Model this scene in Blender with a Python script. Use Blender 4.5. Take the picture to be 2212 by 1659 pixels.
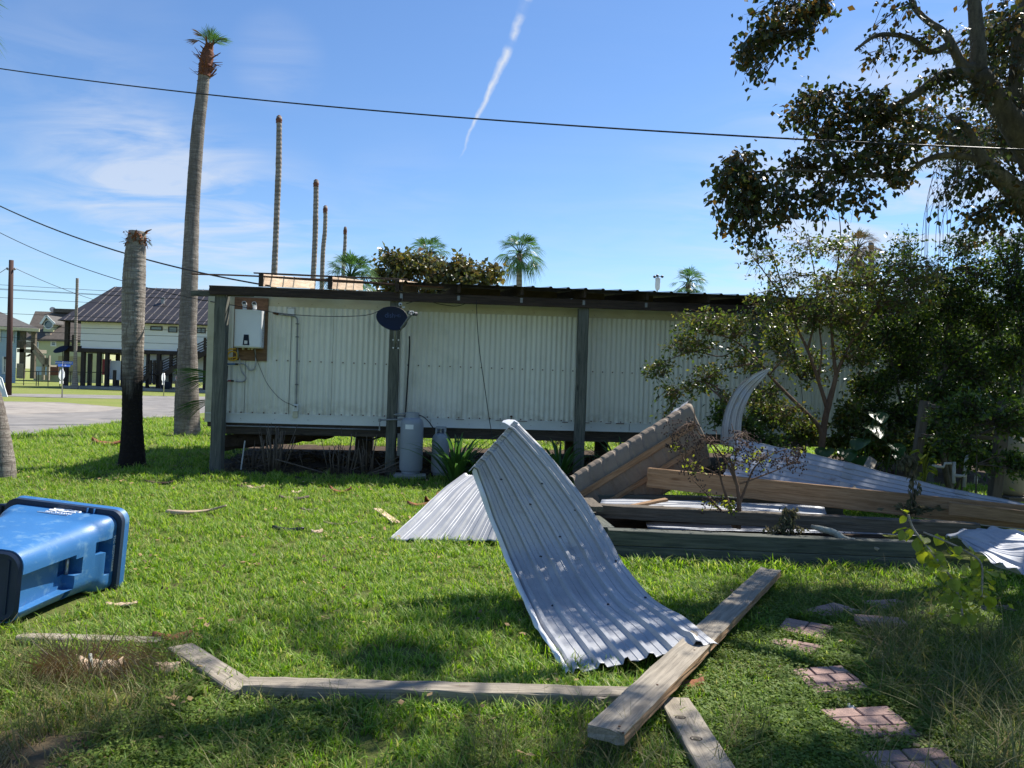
import bpy, bmesh, math, random
import numpy as np
from mathutils import Vector, Matrix, noise as mn
R = math.radians
rnd = random.Random(7)
npr = np.random.default_rng(7)
for o in list(bpy.data.objects): bpy.data.objects.remove(o)
S = bpy.context.scene
COL = S.collection

# ------------------------------------------------------------------ camera
ROLL = 0.033
CAM = Vector((0, 0, 1.6))
RV = Vector((math.cos(ROLL), 0, math.sin(ROLL)))
UV = Vector((-math.sin(ROLL), 0, math.cos(ROLL)))
FV = Vector((0, 1, 0))
cd = bpy.data.cameras.new('camera'); cam = bpy.data.objects.new('camera', cd); COL.objects.link(cam)
cd.sensor_width = 36; cd.lens = 27; cd.clip_start = .05; cd.clip_end = 4000
mw = Matrix.Identity(4)
for i in range(3):
    mw[i][0] = RV[i]; mw[i][1] = UV[i]; mw[i][2] = -FV[i]; mw[i][3] = CAM[i]
cam.matrix_world = mw
S.camera = cam

# ------------------------------------------------------------------ sun, exposure
SUN = Vector((.474, .394, .788)).normalized()
sun_el = math.asin(SUN.z)
sun_rot = math.atan2(SUN.x, SUN.y)
ld = bpy.data.lights.new('sun', 'SUN'); sun = bpy.data.objects.new('sun', ld); COL.objects.link(sun)
ld.energy = 5.0; ld.angle = R(.55); ld.color = (1, .955, .88)
sun.rotation_euler = SUN.to_track_quat('Z', 'Y').to_euler(); sun.location = SUN * 60
vs = S.view_settings
S.display_settings.display_device = 'sRGB'
vs.view_transform = 'Standard'; vs.look = 'None'; vs.gamma = 1; vs.exposure = 0.82; vs.use_curve_mapping = False
S.cycles.max_bounces = 7; S.cycles.diffuse_bounces = 3; S.cycles.transparent_max_bounces = 12
S.cycles.use_denoising = True

# ------------------------------------------------------------------ pixel helpers (photo seen 2212 px wide)
def ray(px, py):
    return (RV * ((px - 1106) / 1659) + FV + UV * ((829.5 - py) / 1659))
def at(px, py, d):                      # point at depth d metres
    return CAM + ray(px, py) * d
def gp(px, py, z=0.0):                  # point on a level plane
    r = ray(px, py); return CAM + r * ((z - CAM.z) / r.z)
H0 = Vector((-5.12, 12.9, 0)); HA = math.atan(.15)
HU = Vector((math.cos(HA), math.sin(HA), 0)); HV = Vector((-math.sin(HA), math.cos(HA), 0))
def HW(s, v, z): return H0 + HU * s + HV * v + Vector((0, 0, z))
def wall(px, py, v=0.0):                # (s, z) on the plane of the home's front wall
    r = ray(px, py); t = (v - (CAM - H0).dot(HV)) / r.dot(HV)
    P = CAM + r * t
    return (P - H0).dot(HU), P.z

# ------------------------------------------------------------------ node helpers
class N:
    def __init__(s, tree): s.t = tree; s.n = tree.nodes; s.l = tree.links
    def add(s, typ, inp=None, **kw):
        nd = s.n.new(typ)
        for k, v in kw.items(): setattr(nd, k, v)
        for k, v in (inp or {}).items():
            if isinstance(v, bpy.types.NodeSocket): s.l.new(v, nd.inputs[k])
            else: nd.inputs[k].default_value = v
        return nd
    def math(s, op, a, b=None, c=None, clamp=False):
        nd = s.n.new('ShaderNodeMath'); nd.operation = op; nd.use_clamp = clamp
        for i, v in enumerate((a, b, c)):
            if v is None: continue
            if isinstance(v, bpy.types.NodeSocket): s.l.new(v, nd.inputs[i])
            else: nd.inputs[i].default_value = v
        return nd.outputs[0]
    def mix(s, f, a, b, mode='MIX'):
        nd = s.n.new('ShaderNodeMix'); nd.data_type = 'RGBA'; nd.blend_type = mode
        for k, v in ((0, f), (6, a), (7, b)):
            if isinstance(v, bpy.types.NodeSocket): s.l.new(v, nd.inputs[k])
            else: nd.inputs[k].default_value = (v if k == 0 else (*v, 1) if len(v) == 3 else v)
        return nd.outputs[2]
    def ramp(s, f, pts, interp='LINEAR'):
        nd = s.n.new('ShaderNodeValToRGB'); s.l.new(f, nd.inputs[0]); cr = nd.color_ramp; cr.interpolation = interp
        while len(cr.elements) < len(pts): cr.elements.new(.5)
        for e, (p, c) in zip(cr.elements, pts):
            e.position = p; e.color = (*c, 1) if not isinstance(c, (int, float)) else (c, c, c, 1)
        return nd.outputs[0]
    def noise(s, vec, scale, detail=4, rough=.55, dist=0):
        return s.add('ShaderNodeTexNoise', {'Vector': vec, 'Scale': scale, 'Detail': detail, 'Roughness': rough, 'Distortion': dist}).outputs[0]
    def mapping(s, vec, scale=(1, 1, 1), rot=(0, 0, 0), loc=(0, 0, 0)):
        return s.add('ShaderNodeMapping', {'Vector': vec, 'Scale': scale, 'Rotation': rot, 'Location': loc}).outputs[0]

def newmat(name):
    m = bpy.data.materials.new(name); m.use_nodes = True
    m.node_tree.nodes.clear()
    return m, N(m.node_tree)
def finish(m, g, shader):
    out = g.add('ShaderNodeOutputMaterial'); g.l.new(shader, out.inputs[0]); return m
def M(name, c1, c2=None, ns=3., stretch=(1, 1, 1), rough=.8, metal=0., spec=.4, bump=0., bs=40., fine=.12, objvar=.0, c3=None, s3=.6, t3=.58, lo=.35, hi=.65, streak=0):
    """general surface: two-tone large noise, fine variation, stains (c3), bump"""
    m, g = newmat(name)
    co = g.add('ShaderNodeTexCoord').outputs['Object']
    oi = g.add('ShaderNodeObjectInfo')
    vec = g.add('ShaderNodeVectorMath', {0: co}, operation='ADD')
    cmb = g.add('ShaderNodeCombineXYZ', {0: g.math('MULTIPLY', oi.outputs['Random'], 37.)})
    g.l.new(cmb.outputs[0], vec.inputs[1]); v = vec.outputs[0]
    vm = g.mapping(v, stretch)
    n1 = g.noise(vm, ns, 5, .6)
    col = g.mix(g.ramp(n1, [(lo, 0.), (hi, 1.)]), c1, c2 or c1)
    if c3 is not None:
        n3 = g.noise(v, s3, 4, .7)
        col = g.mix(g.ramp(n3, [(t3 - .06, 0.), (t3 + .08, 1.)]), col, c3)
    if streak:
        st_ = g.ramp(g.noise(g.mapping(v, (9, 9, .25)), 2.2, 4, .7), [(.52, 0.), (.72, 1.)])
        zz_ = g.add('ShaderNodeSeparateXYZ', {0: v}).outputs[2]
        zb_ = g.add('ShaderNodeMapRange', {0: zz_, 1: .85, 2: 1.25, 3: .8, 4: .0}).outputs[0]
        dm_ = g.math('MULTIPLY', zb_, g.ramp(g.noise(v, 5., 5, .7), [(.40, 0.), (.62, 1.)]))
        col = g.mix(g.math('ADD', g.math('MULTIPLY', st_, .30), dm_, clamp=True), col, (.36,.31,.21))
    n2 = g.noise(vm, bs, 3, .6)
    f = g.math('MULTIPLY_ADD', n2, fine * 2, 1 - fine)
    if objvar:
        f = g.math('MULTIPLY', f, g.math('MULTIPLY_ADD', oi.outputs['Random'], objvar * 2, 1 - objvar))
    hs = g.add('ShaderNodeHueSaturation', {'Color': col, 'Value': f})
    b = g.add('ShaderNodeBsdfPrincipled', {'Base Color': hs.outputs[0], 'Roughness': rough, 'Metallic': metal, 'Specular IOR Level': spec})
    if bump:
        bn = g.add('ShaderNodeBump', {'Height': n2, 'Strength': bump, 'Distance': .01})
        g.l.new(bn.outputs[0], b.inputs['Normal'])
    return finish(m, g, b.outputs[0])

def wood(name, c1, c2, knots=None, rough=.85, gs=14., objvar=.1, spec=.25):
    """grain along local X"""
    m, g = newmat(name)
    co = g.add('ShaderNodeTexCoord').outputs['Object']
    oi = g.add('ShaderNodeObjectInfo')
    off = g.add('ShaderNodeCombineXYZ', {0: g.math('MULTIPLY', oi.outputs['Random'], 31.), 1: g.math('MULTIPLY', oi.outputs['Random'], 7.)})
    v = g.add('ShaderNodeVectorMath', {0: co, 1: off.outputs[0]}, operation='ADD').outputs[0]
    warp = g.noise(g.mapping(v, (1, 1, 1)), 1.6, 2)
    vs_ = g.mapping(v, (.35, 6, 6))
    n1 = g.noise(vs_, gs * .35, 5, .65, 1.2)
    n2 = g.noise(g.mapping(v, (.25, 9, 9)), gs, 4, .7, .5)
    vor = g.add('ShaderNodeTexVoronoi', {'Vector': g.mapping(v, (1.0, 4, 4)), 'Scale': 1.6}).outputs['Distance']
    kn = g.ramp(vor, [(.04, 1.), (.13, 0.)])
    n4 = g.noise(v, 2.2, 4, .6)
    col = g.mix(g.ramp(n1, [(.36, 0.), (.64, 1.)]), c1, c2)
    dark = tuple(x * .35 for x in c1)
    col = g.mix(g.math('MULTIPLY', g.ramp(n2, [(.5, 0.), (.72, 1.)]), .55), col, dark)
    col = g.mix(g.math('MULTIPLY', kn, .8), col, knots or dark)
    f = g.math('MULTIPLY', g.math('MULTIPLY_ADD', oi.outputs['Random'], objvar * 2, 1 - objvar), g.math('MULTIPLY_ADD', n4, .7, .65))
    hs = g.add('ShaderNodeHueSaturation', {'Color': col, 'Value': f})
    bn = g.add('ShaderNodeBump', {'Height': n2, 'Strength': .55, 'Distance': .006})
    b = g.add('ShaderNodeBsdfPrincipled', {'Base Color': hs.outputs[0], 'Roughness': rough, 'Specular IOR Level': spec, 'Normal': bn.outputs[0]})
    return finish(m, g, b.outputs[0])

def leafmat(name, cols, trans=.45, rough=.45, gloss=.35, attr=None, attrcol=None):
    """cols: ramp list (pos,color) picked per leaf"""
    m, g = newmat(name)
    ge = g.add('ShaderNodeNewGeometry')
    r = ge.outputs['Random Per Island']
    col = g.ramp(r, cols)
    if attr:
        a = g.add('ShaderNodeAttribute', attribute_type='INSTANCER', attribute_name=attr).outputs['Fac']
        a2 = g.math('ADD', a, g.math('MULTIPLY_ADD', r, .5, -.25))
        col = g.mix(g.ramp(a2, [(.35, 0.), (.75, 1.)]), col, attrcol)
    d = g.add('ShaderNodeBsdfPrincipled', {'Base Color': col, 'Roughness': rough, 'Specular IOR Level': gloss})
    tcol = g.add('ShaderNodeHueSaturation', {'Color': col, 'Value': 1.5, 'Saturation': 1.1, 'Hue': .49})
    t = g.add('ShaderNodeBsdfTranslucent', {'Color': tcol.outputs[0]})
    mx = g.add('ShaderNodeMixShader', {0: trans, 1: d.outputs[0], 2: t.outputs[0]})
    return finish(m, g, mx.outputs[0])

# ------------------------------------------------------------------ world
def build_world():
    w = bpy.data.worlds.new('World'); S.world = w; w.use_nodes = True
    w.node_tree.nodes.clear(); g = N(w.node_tree)
    sky = g.add('ShaderNodeTexSky'); sky.sky_type = 'NISHITA'; sky.sun_disc = False
    sky.sun_elevation = sun_el; sky.sun_rotation = sun_rot
    sky.air_density = 1.0; sky.dust_density = .15; sky.ozone_density = 3.0; sky.altitude = 0
    skyc = g.add('ShaderNodeHueSaturation', {'Color': sky.outputs[0], 'Saturation': 1.06, 'Value': 1.0}).outputs[0]
    skyc = g.mix(1., skyc, (.79, .875, .99), 'MULTIPLY')
    bg = g.add('ShaderNodeBackground', {'Color': skyc, 'Strength': .096})
    D = g.add('ShaderNodeTexCoord').outputs['Generated']
    sep = g.add('ShaderNodeSeparateXYZ', {0: D})
    z = g.math('ADD', g.math('MAXIMUM', sep.outputs[2], 0), .12)
    pl = g.add('ShaderNodeCombineXYZ', {0: g.math('DIVIDE', sep.outputs[0], z), 1: g.math('DIVIDE', sep.outputs[1], z)}).outputs[0]
    n1 = g.noise(g.mapping(pl, (.9, 2.6, 1), (0, 0, R(24))), 1.1, 8, .62, .6)
    n2 = g.noise(g.mapping(pl, (.5, .5, 1)), 1.3, 3, .5)
    cirrus = g.ramp(g.math('MULTIPLY', n1, n2), [(.24, 0.), (.55, 1.)])
    tot = None
    blobs = [(260, 380, .09, 1.0), (390, 440, .10, 1.0), (520, 520, .12, .9), (90, 265, .12, .38), (600, 130, .05, .5), (1700, 600, .22, .6), (2080, 470, .24, 1.1),
             (2250, 640, .35, 1.0), (860, 440, .08, .3), (20, 505, .05, .7), (1180, 600, .12, .3), (200, 100, .10, .18), (640, 590, .10, .5)]
    for px, py, rad, k in blobs:
        d = ray(px, py).normalized()
        dt = g.add('ShaderNodeVectorMath', {0: D, 1: d}, operation='DOT_PRODUCT').outputs['Value']
        f = g.add('ShaderNodeMapRange', {0: dt, 1: math.cos(rad * 1.25), 2: 1.0, 3: 0., 4: k}); f.interpolation_type = 'SMOOTHSTEP'
        tot = f.outputs[0] if tot is None else g.math('ADD', tot, f.outputs[0])
    n3 = g.noise(g.mapping(pl, (.9, 1.7, 1), (0, 0, R(-35))), 1.9, 9, .58, .9)
    wisp = g.ramp(n3, [(.38, 0.), (.82, 1.)])
    cl = g.math('MULTIPLY', tot, wisp)
    cl = g.math('ADD', cl, g.math('MULTIPLY', cirrus, .10), clamp=True)
    # contrail: great circle through two directions
    d1 = ray(1140, 0).normalized(); d2 = ray(1003, 325).normalized()
    nn = d1.cross(d2).normalized(); mid = (d1 + d2).normalized(); tt = (d1 - d2).normalized()
    vd = lambda v: g.add('ShaderNodeVectorMath', {0: D, 1: v}, operation='DOT_PRODUCT').outputs['Value']
    fine = g.noise(D, 60., 5, .65)
    fine2 = g.noise(D, 22., 3, .6)
    across = g.math('ADD', vd(nn), g.math('MULTIPLY_ADD', fine2, .016, -.008))
    along = vd(tt)                           # -.10 (bottom) .. +.10 (top)
    u = g.math('MULTIPLY_ADD', along, 4.76, .5)
    width = g.math('MULTIPLY_ADD', u, .0075, .0016)
    prof = g.math('SUBTRACT', 1, g.math('DIVIDE', g.math('ABSOLUTE', across), width), clamp=True)
    den = g.ramp(u, [(.0, 0.), (.10, .45), (.2, .7), (.45, 1.), (.66, .8), (.69, .08), (.715, .1), (.74, .9), (.84, .7), (.87, .08), (.93, .1), (.95, .75), (1., .8)])
    con = g.math('MULTIPLY', g.math('MULTIPLY', prof, g.math('MULTIPLY_ADD', fine, 2.2, -.1)), den)
    con = g.math('MULTIPLY', con, g.math('GREATER_THAN', vd(mid), 0), clamp=True)
    cl = g.math('ADD', g.math('MULTIPLY', cl, .62), g.math('MULTIPLY', con, .85), clamp=True)
    bgc = g.add('ShaderNodeBackground', {'Color': (.84, .90, 1., 1), 'Strength': .52})
    mx = g.add('ShaderNodeMixShader', {0: cl, 1: bg.outputs[0], 2: bgc.outputs[0]})
    out = g.add('ShaderNodeOutputWorld'); g.l.new(mx.outputs[0], out.inputs[0])
build_world()

# ------------------------------------------------------------------ object helpers
def tag(o, label=None, cat=None, group=None, kind=None):
    if label: o['label'] = label
    if cat: o['category'] = cat
    if group: o['group'] = group
    if kind: o['kind'] = kind
    return o
def put(o, parent):
    if parent is not None:
        o.parent = parent; o.matrix_parent_inverse = parent.matrix_basis.inverted()
    return o
def thing(name, loc, label, cat, group=None):
    o = bpy.data.objects.new(name, None); COL.objects.link(o); o.empty_display_size = .1
    o.matrix_basis = Matrix.Translation(Vector(loc)); return tag(o, label, cat, group)
def link(name, me, mat, parent=None):
    o = bpy.data.objects.new(name, me); COL.objects.link(o)
    if mat is not None and not me.materials:
        for mm in (mat if isinstance(mat, (list, tuple)) else [mat]): me.materials.append(mm)
    return put(o, parent)
def mesh_np(name, V, F, mat, parent=None, smooth=False, extra=None):
    """V (n,3); F (m,k) equal sized faces or list of arrays of faces with different k"""
    me = bpy.data.meshes.new(name)
    Fs = F if isinstance(F, list) else [F]
    Fs = [np.asarray(f, dtype=np.int32) for f in Fs if len(f)]
    V = np.asarray(V, dtype=np.float32)
    me.vertices.add(len(V)); me.vertices.foreach_set('co', V.ravel())
    loops = np.concatenate([f.ravel() for f in Fs]); tot = np.concatenate([np.full(len(f), f.shape[1], np.int32) for f in Fs])
    st = np.concatenate([[0], np.cumsum(tot)[:-1]]).astype(np.int32)
    me.loops.add(len(loops)); me.loops.foreach_set('vertex_index', loops)
    me.polygons.add(len(tot)); me.polygons.foreach_set('loop_start', st); me.polygons.foreach_set('loop_total', tot)
    if smooth: me.polygons.foreach_set('use_smooth', np.ones(len(tot), bool))
    me.update(calc_edges=True); me.validate()
    return link(name, me, mat, parent)

class MB:
    def __init__(s): s.V = []; s.F = []; s.MI = []; s.mi = 0
    def vert(s, p): s.V.append(tuple(p)); return len(s.V) - 1
    def face(s, *idx): s.F.append(idx); s.MI.append(s.mi)
    def quad(s, a, b, c, d):
        i = len(s.V); s.V += [tuple(a), tuple(b), tuple(c), tuple(d)]; s.face(i, i+1, i+2, i+3)
    def poly(s, pts):
        i = len(s.V); s.V += [tuple(p) for p in pts]; s.face(*range(i, i+len(pts)))
    def hexa(s, c):                     # 8 corners: bottom 4 ccw, top 4 ccw
        i = len(s.V); s.V += [tuple(p) for p in c]
        for f in ((0,3,2,1), (4,5,6,7), (0,1,5,4), (1,2,6,5), (2,3,7,6), (3,0,4,7)): s.face(*[i+k for k in f])
    def box(s, c, sz, rz=0):
        hx, hy, hz = sz[0]/2, sz[1]/2, sz[2]/2; m = Matrix.Rotation(rz, 3, 'Z'); c = Vector(c)
        s.hexa([c + m @ Vector(p) for p in ((-hx,-hy,-hz),(hx,-hy,-hz),(hx,hy,-hz),(-hx,hy,-hz),(-hx,-hy,hz),(hx,-hy,hz),(hx,hy,hz),(-hx,hy,hz))])
    def hbox(s, s0, s1, v0, v1, z0, z1):    # box in home coordinates
        s.hexa([HW(s0,v0,z0),HW(s1,v0,z0),HW(s1,v1,z0),HW(s0,v1,z0),HW(s0,v0,z1),HW(s1,v0,z1),HW(s1,v1,z1),HW(s0,v1,z1)])
    def tube(s, pts, rad, n=8, cap=True, jit=None):
        pts = [Vector(p) for p in pts]
        if not hasattr(rad, '__len__'): rad = [rad]*len(pts)
        rings = []; ref = None
        for i, p in enumerate(pts):
            t = (pts[min(i+1, len(pts)-1)] - pts[max(i-1, 0)]).normalized()
            if ref is None: ref = t.orthogonal().normalized()
            ref = (ref - t * ref.dot(t)).normalized(); b = t.cross(ref)
            ring = []
            for k in range(n):
                a = 2*math.pi*k/n; r = rad[i]
                if jit: r *= 1 + jit(i, k)
                ring.append(s.vert(p + (ref*math.cos(a) + b*math.sin(a))*r))
            rings.append(ring)
        for a, b_ in zip(rings, rings[1:]):
            for k in range(n): s.face(a[k], a[(k+1)%n], b_[(k+1)%n], b_[k])
        if cap: s.face(*rings[0][::-1]); s.face(*rings[-1])
        return rings
    def lathe(s, base, prof, n=24, axis=(0,0,1), cap=True):
        base = Vector(base); ax = Vector(axis).normalized(); e = ax.orthogonal().normalized(); b = ax.cross(e); rings = []
        for r, h in prof:
            rings.append([s.vert(base + ax*h + (e*math.cos(2*math.pi*k/n) + b*math.sin(2*math.pi*k/n))*max(r, 1e-4)) for k in range(n)])
        for a, c in zip(rings, rings[1:]):
            for k in range(n): s.face(a[k], a[(k+1)%n], c[(k+1)%n], c[k])
        if cap: s.face(*rings[0][::-1]); s.face(*rings[-1])
    def grid(s, P):                     # P[i][j] points
        n, m = len(P), len(P[0]); i0 = len(s.V)
        for r in P: s.V += [tuple(p) for p in r]
        for i in range(n-1):
            for j in range(m-1): s.face(i0+i*m+j, i0+i*m+j+1, i0+(i+1)*m+j+1, i0+(i+1)*m+j)
    def build(s, name, mat, parent=None, smooth=False, auto=None):
        me = bpy.data.meshes.new(name); me.from_pydata(s.V, [], s.F)
        for mm in (mat if isinstance(mat, (list, tuple)) else [mat]): me.materials.append(mm)
        if isinstance(mat, (list, tuple)): me.polygons.foreach_set('material_index', s.MI)
        if smooth:
            me.polygons.foreach_set('use_smooth', [True]*len(me.polygons))
            if auto:
                me.update()
                try: me.set_sharp_from_angle(angle=R(auto))
                except Exception: pass
        me.update(); return link(name, me, mat, parent)

def beam(name, p0, p1, w, h, mat, parent=None, up=(0,0,1), ch=.006, seg=6, jit=.0015, rag=(0,0), roll=0, cutk=0):
    """timber from p0 to p1 (centre line), local X along its length; rag = raggedness of the ends"""
    p0, p1 = Vector(p0), Vector(p1); L = (p1-p0).length; x = (p1-p0).normalized()
    y = Vector(up).cross(x).normalized(); z = x.cross(y)
    if roll: q = Matrix.Rotation(roll, 3, x); y = q @ y; z = q @ z
    ch = min(ch, w*.3, h*.3)
    a, b = w/2, h/2
    sec = [(-a+ch,-b),(a-ch,-b),(a,-b+ch),(a,b-ch),(a-ch,b),(-a+ch,b),(-a,b-ch),(-a,-b+ch)]
    if max(rag) > 0:                      # more points across so a torn end can splinter
        sec2 = []
        for k in range(8):
            q0, q1 = sec[k], sec[(k+1) % 8]
            sec2.append(q0)
            if math.dist(q0, q1) > .03:
                for j in range(1, 5): sec2.append((q0[0]+(q1[0]-q0[0])*j/5, q0[1]+(q1[1]-q0[1])*j/5))
        sec = sec2
    V = []; F = []; n = len(sec)
    for i in range(seg+1):
        for k, (yy, zz) in enumerate(sec):
            xx = L*i/seg
            if i == 0 and rag[0]: xx += rnd.random()**2*rag[0]
            if i == seg and rag[1]: xx -= rnd.random()**2*rag[1]
            V.append((xx, yy + rnd.uniform(-jit, jit), zz + rnd.uniform(-jit, jit)))
    for i in range(seg):
        for k in range(n): F.append((i*n+k, i*n+(k+1)%n, (i+1)*n+(k+1)%n, (i+1)*n+k))
    F.append(tuple(range(n))[::-1]); F.append(tuple(seg*n+k for k in range(n)))
    me = bpy.data.meshes.new(name); me.from_pydata(V, [], F); me.materials.append(mat); me.update()
    o = bpy.data.objects.new(name, me); COL.objects.link(o)
    m = Matrix.Identity(4)
    for i in range(3): m[i][0] = x[i]; m[i][1] = y[i]; m[i][2] = z[i]; m[i][3] = p0[i]
    o.matrix_basis = m
    return put(o, parent)

def catmull(P, k=4):
    P = [Vector(p) for p in P]; out = []
    for i in range(len(P)-1):
        a, b, c, d = P[max(i-1,0)], P[i], P[i+1], P[min(i+2, len(P)-1)]
        for j in range(k):
            t = j/k
            out.append(.5*((2*b) + (c-a)*t + (2*a-5*b+4*c-d)*t*t + (3*b-a-3*c+d)*t**3))
    out.append(P[-1]); return out
def text(name, s, size, mat, mw_, parent=None, ext=.0006, align='CENTER', sx=1.):
    c = bpy.data.curves.new(name, 'FONT'); c.body = s; c.size = size; c.extrude = ext; c.align_x = align; c.align_y = 'CENTER'
    tmp = bpy.data.objects.new('tmp', c); me = bpy.data.meshes.new_from_object(tmp); bpy.data.objects.remove(tmp); bpy.data.curves.remove(c)
    me.name = name; me.materials.clear(); me.materials.append(mat); o = bpy.data.objects.new(name, me); COL.objects.link(o)
    o.matrix_basis = mw_ @ Matrix.Diagonal((sx, 1, 1, 1)); return put(o, parent)
def frame(o, x, y):
    o, x, y = Vector(o), Vector(x).normalized(), Vector(y); z = x.cross(y).normalized(); y = z.cross(x)
    m = Matrix.Identity(4)
    for i in range(3): m[i][0] = x[i]; m[i][1] = y[i]; m[i][2] = z[i]; m[i][3] = o[i]
    return m
# ================================================================== materials
Mt = {}
Mt['asphalt'] = M('asphalt', (.17,.16,.15), (.24,.225,.21), 1.2, rough=.95, spec=.2, bump=.3, bs=90, fine=.2, c3=(.30,.27,.23), s3=.25, t3=.6)
Mt['gravel'] = M('gravelly_asphalt', (.25,.22,.19), (.33,.30,.26), 1.5, rough=.95, spec=.2, bump=.3, bs=60, fine=.25, c3=(.17,.15,.14), s3=.35, t3=.58)
Mt['concrete'] = M('concrete', (.36,.34,.31), (.28,.27,.25), 2, rough=.9, bump=.3, bs=60)
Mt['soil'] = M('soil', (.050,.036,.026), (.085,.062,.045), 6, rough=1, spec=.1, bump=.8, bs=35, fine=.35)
Mt['siding'] = M('cream_siding', (.76,.74,.63), (.71,.69,.585), 1.5, (1,1,.25), rough=.45, spec=.4, fine=.03, c3=(.62,.61,.51), s3=.9, t3=.60, streak=1)
Mt['creamtrim'] = M('cream_trim', (.60,.56,.40), (.52,.47,.32), 3, (1,1,2), rough=.6, fine=.05, c3=(.42,.33,.20), s3=1.3, t3=.66)
Mt['whitetrim'] = M('white_trim', (.70,.70,.64), (.64,.64,.58), 3, rough=.5, fine=.04, c3=(.30,.24,.17), s3=2.2, t3=.72)
Mt['rust'] = M('rusty_steel', (.16,.07,.035), (.07,.04,.03), 8, rough=.9, bump=.4)
Mt['postwood'] = wood('weathered_post_wood', (.075,.078,.065), (.16,.158,.13))
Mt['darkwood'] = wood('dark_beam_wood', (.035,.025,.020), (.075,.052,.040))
Mt['underwood'] = wood('underfloor_wood', (.05,.04,.032), (.10,.08,.06))
Mt['graywood'] = wood('grey_lumber', (.21,.18,.14), (.34,.295,.23), knots=(.10,.07,.05))
Mt['brownwood'] = wood('brown_lumber', (.22,.125,.062), (.36,.23,.13), knots=(.12,.06,.03))
Mt['greenwood'] = wood('green_grey_timber', (.06,.068,.058), (.125,.13,.105))
Mt['oldwood'] = wood('old_fence_wood', (.085,.07,.053), (.15,.125,.095))
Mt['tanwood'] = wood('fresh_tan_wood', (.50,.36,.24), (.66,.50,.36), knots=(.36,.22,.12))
Mt['plywood'] = wood('stained_plywood', (.13,.075,.045), (.24,.14,.08), gs=7)
def metalmat(name, c, c2, rough=.42, metal=.55, dirt=(.30,.28,.25), t=.62, bs=30):
    m, g = newmat(name)
    co = g.add('ShaderNodeTexCoord').outputs['Object']
    n = g.noise(co, 2.3, 5, .65); n2 = g.noise(co, 55., 3, .6); n3 = g.noise(co, 7., 5, .7)
    col = g.mix(g.ramp(n, [(.35, 0.), (.65, 1.)]), c, c2)
    col = g.mix(g.math('MULTIPLY', g.ramp(n3, [(t, 0.), (t+.12, 1.)]), .7), col, dirt)
    vo = g.add('ShaderNodeTexVoronoi', {'Vector': co, 'Scale': bs}).outputs['Distance']
    sp = g.ramp(vo, [(.05, 1.), (.11, 0.)])
    col = g.mix(g.math('MULTIPLY', sp, .5), col, (.05,.045,.04))
    rg = g.math('MULTIPLY_ADD', n3, .25, rough - .1)
    bn = g.add('ShaderNodeBump', {'Height': n, 'Strength': .25, 'Distance': .02})
    b = g.add('ShaderNodeBsdfPrincipled', {'Base Color': col, 'Roughness': rg, 'Metallic': metal, 'Normal': bn.outputs[0]})
    return finish(m, g, b.outputs[0])
Mt['galv'] = metalmat('galvanised_sheet', (.36,.365,.38), (.45,.455,.46), .5, .3)
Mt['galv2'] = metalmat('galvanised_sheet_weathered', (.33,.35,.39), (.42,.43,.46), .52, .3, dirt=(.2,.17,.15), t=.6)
Mt['tansheet'] = metalmat('tan_sheet_underside', (.185,.14,.10), (.26,.205,.15), .7, .05, dirt=(.12,.09,.07), t=.6)
Mt['roofgreen'] = metalmat('pale_roof_sheet', (.34,.40,.38), (.42,.48,.45), .5, .3)
Mt['whitepaint'] = M('white_enamel', (.72,.73,.73), (.68,.69,.70), 3, rough=.3, spec=.5, fine=.015)
Mt['pvc'] = M('white_pvc', (.62,.62,.58), (.50,.49,.44), 5, rough=.45, fine=.04)
Mt['greypipe'] = M('grey_steel_pipe', (.30,.31,.31), (.22,.22,.22), 9, rough=.5, metal=.4, fine=.05)
Mt['black'] = M('black_plastic', (.012,.012,.013), (.02,.02,.02), 6, rough=.5)
Mt['darkgrey'] = M('dark_grey', (.03,.033,.04), (.045,.045,.05), 6, rough=.5)
Mt['navy'] = M('navy_dish', (.012,.016,.030), (.016,.020,.036), 4, rough=.75, spec=.25, fine=.05)
Mt['dishletter'] = M('pale_blue_print', (.06,.08,.14), rough=.6, fine=.02)
Mt['yellow'] = M('yellow_hose', (.70,.42,.04), (.6,.34,.03), 9, rough=.5)
Mt['bluep'] = M('blue_tape', (.03,.14,.33), rough=.6)
Mt['redp'] = M('red_tape', (.33,.03,.03), rough=.6)
Mt['braid'] = M('braided_steel', (.5,.5,.48), (.2,.2,.2), 120, rough=.4, metal=.6)
Mt['tank'] = M('grey_tank_paint', (.30,.32,.35), (.25,.275,.30), 2.5, rough=.5, spec=.35, fine=.03, c3=(.30,.28,.25), s3=3, t3=.68)
Mt['bin'] = M('blue_plastic', (.028,.125,.31), (.036,.15,.36), 2.0, rough=.42, spec=.45, fine=.03, c3=(.10,.22,.38), s3=9, t3=.60, bump=.10, bs=140)
Mt['bindark'] = M('darkened_blue_plastic', (.010,.022,.05), (.014,.028,.06), 3, rough=.5)  # bin blue darkened, painting in the shade on the bin's base
Mt['white'] = M('white_print', (.8,.8,.8), rough=.6, fine=.02)
Mt['alu'] = M('dull_aluminium', (.50,.50,.49), (.42,.42,.41), 12, rough=.4, metal=.7)
Mt['paver'] = M('brick_paver', (.29,.19,.16), (.37,.25,.205), 5, rough=.95, spec=.2, bump=.6, bs=120, fine=.22, objvar=.14, c3=(.22,.16,.15), s3=4, t3=.58)
Mt['paverjoint'] = M('paver_joint', (.10,.075,.065), (.13,.10,.08), 8, rough=1)
Mt['husk'] = M('palm_husk', (.30,.12,.055), (.16,.07,.04), 12, rough=.8, spec=.2, bump=.5, bs=70, fine=.3)
Mt['paperbark'] = M('pale_dry_husk', (.50,.38,.27), (.38,.27,.18), 10, rough=.9, bump=.4)
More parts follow.
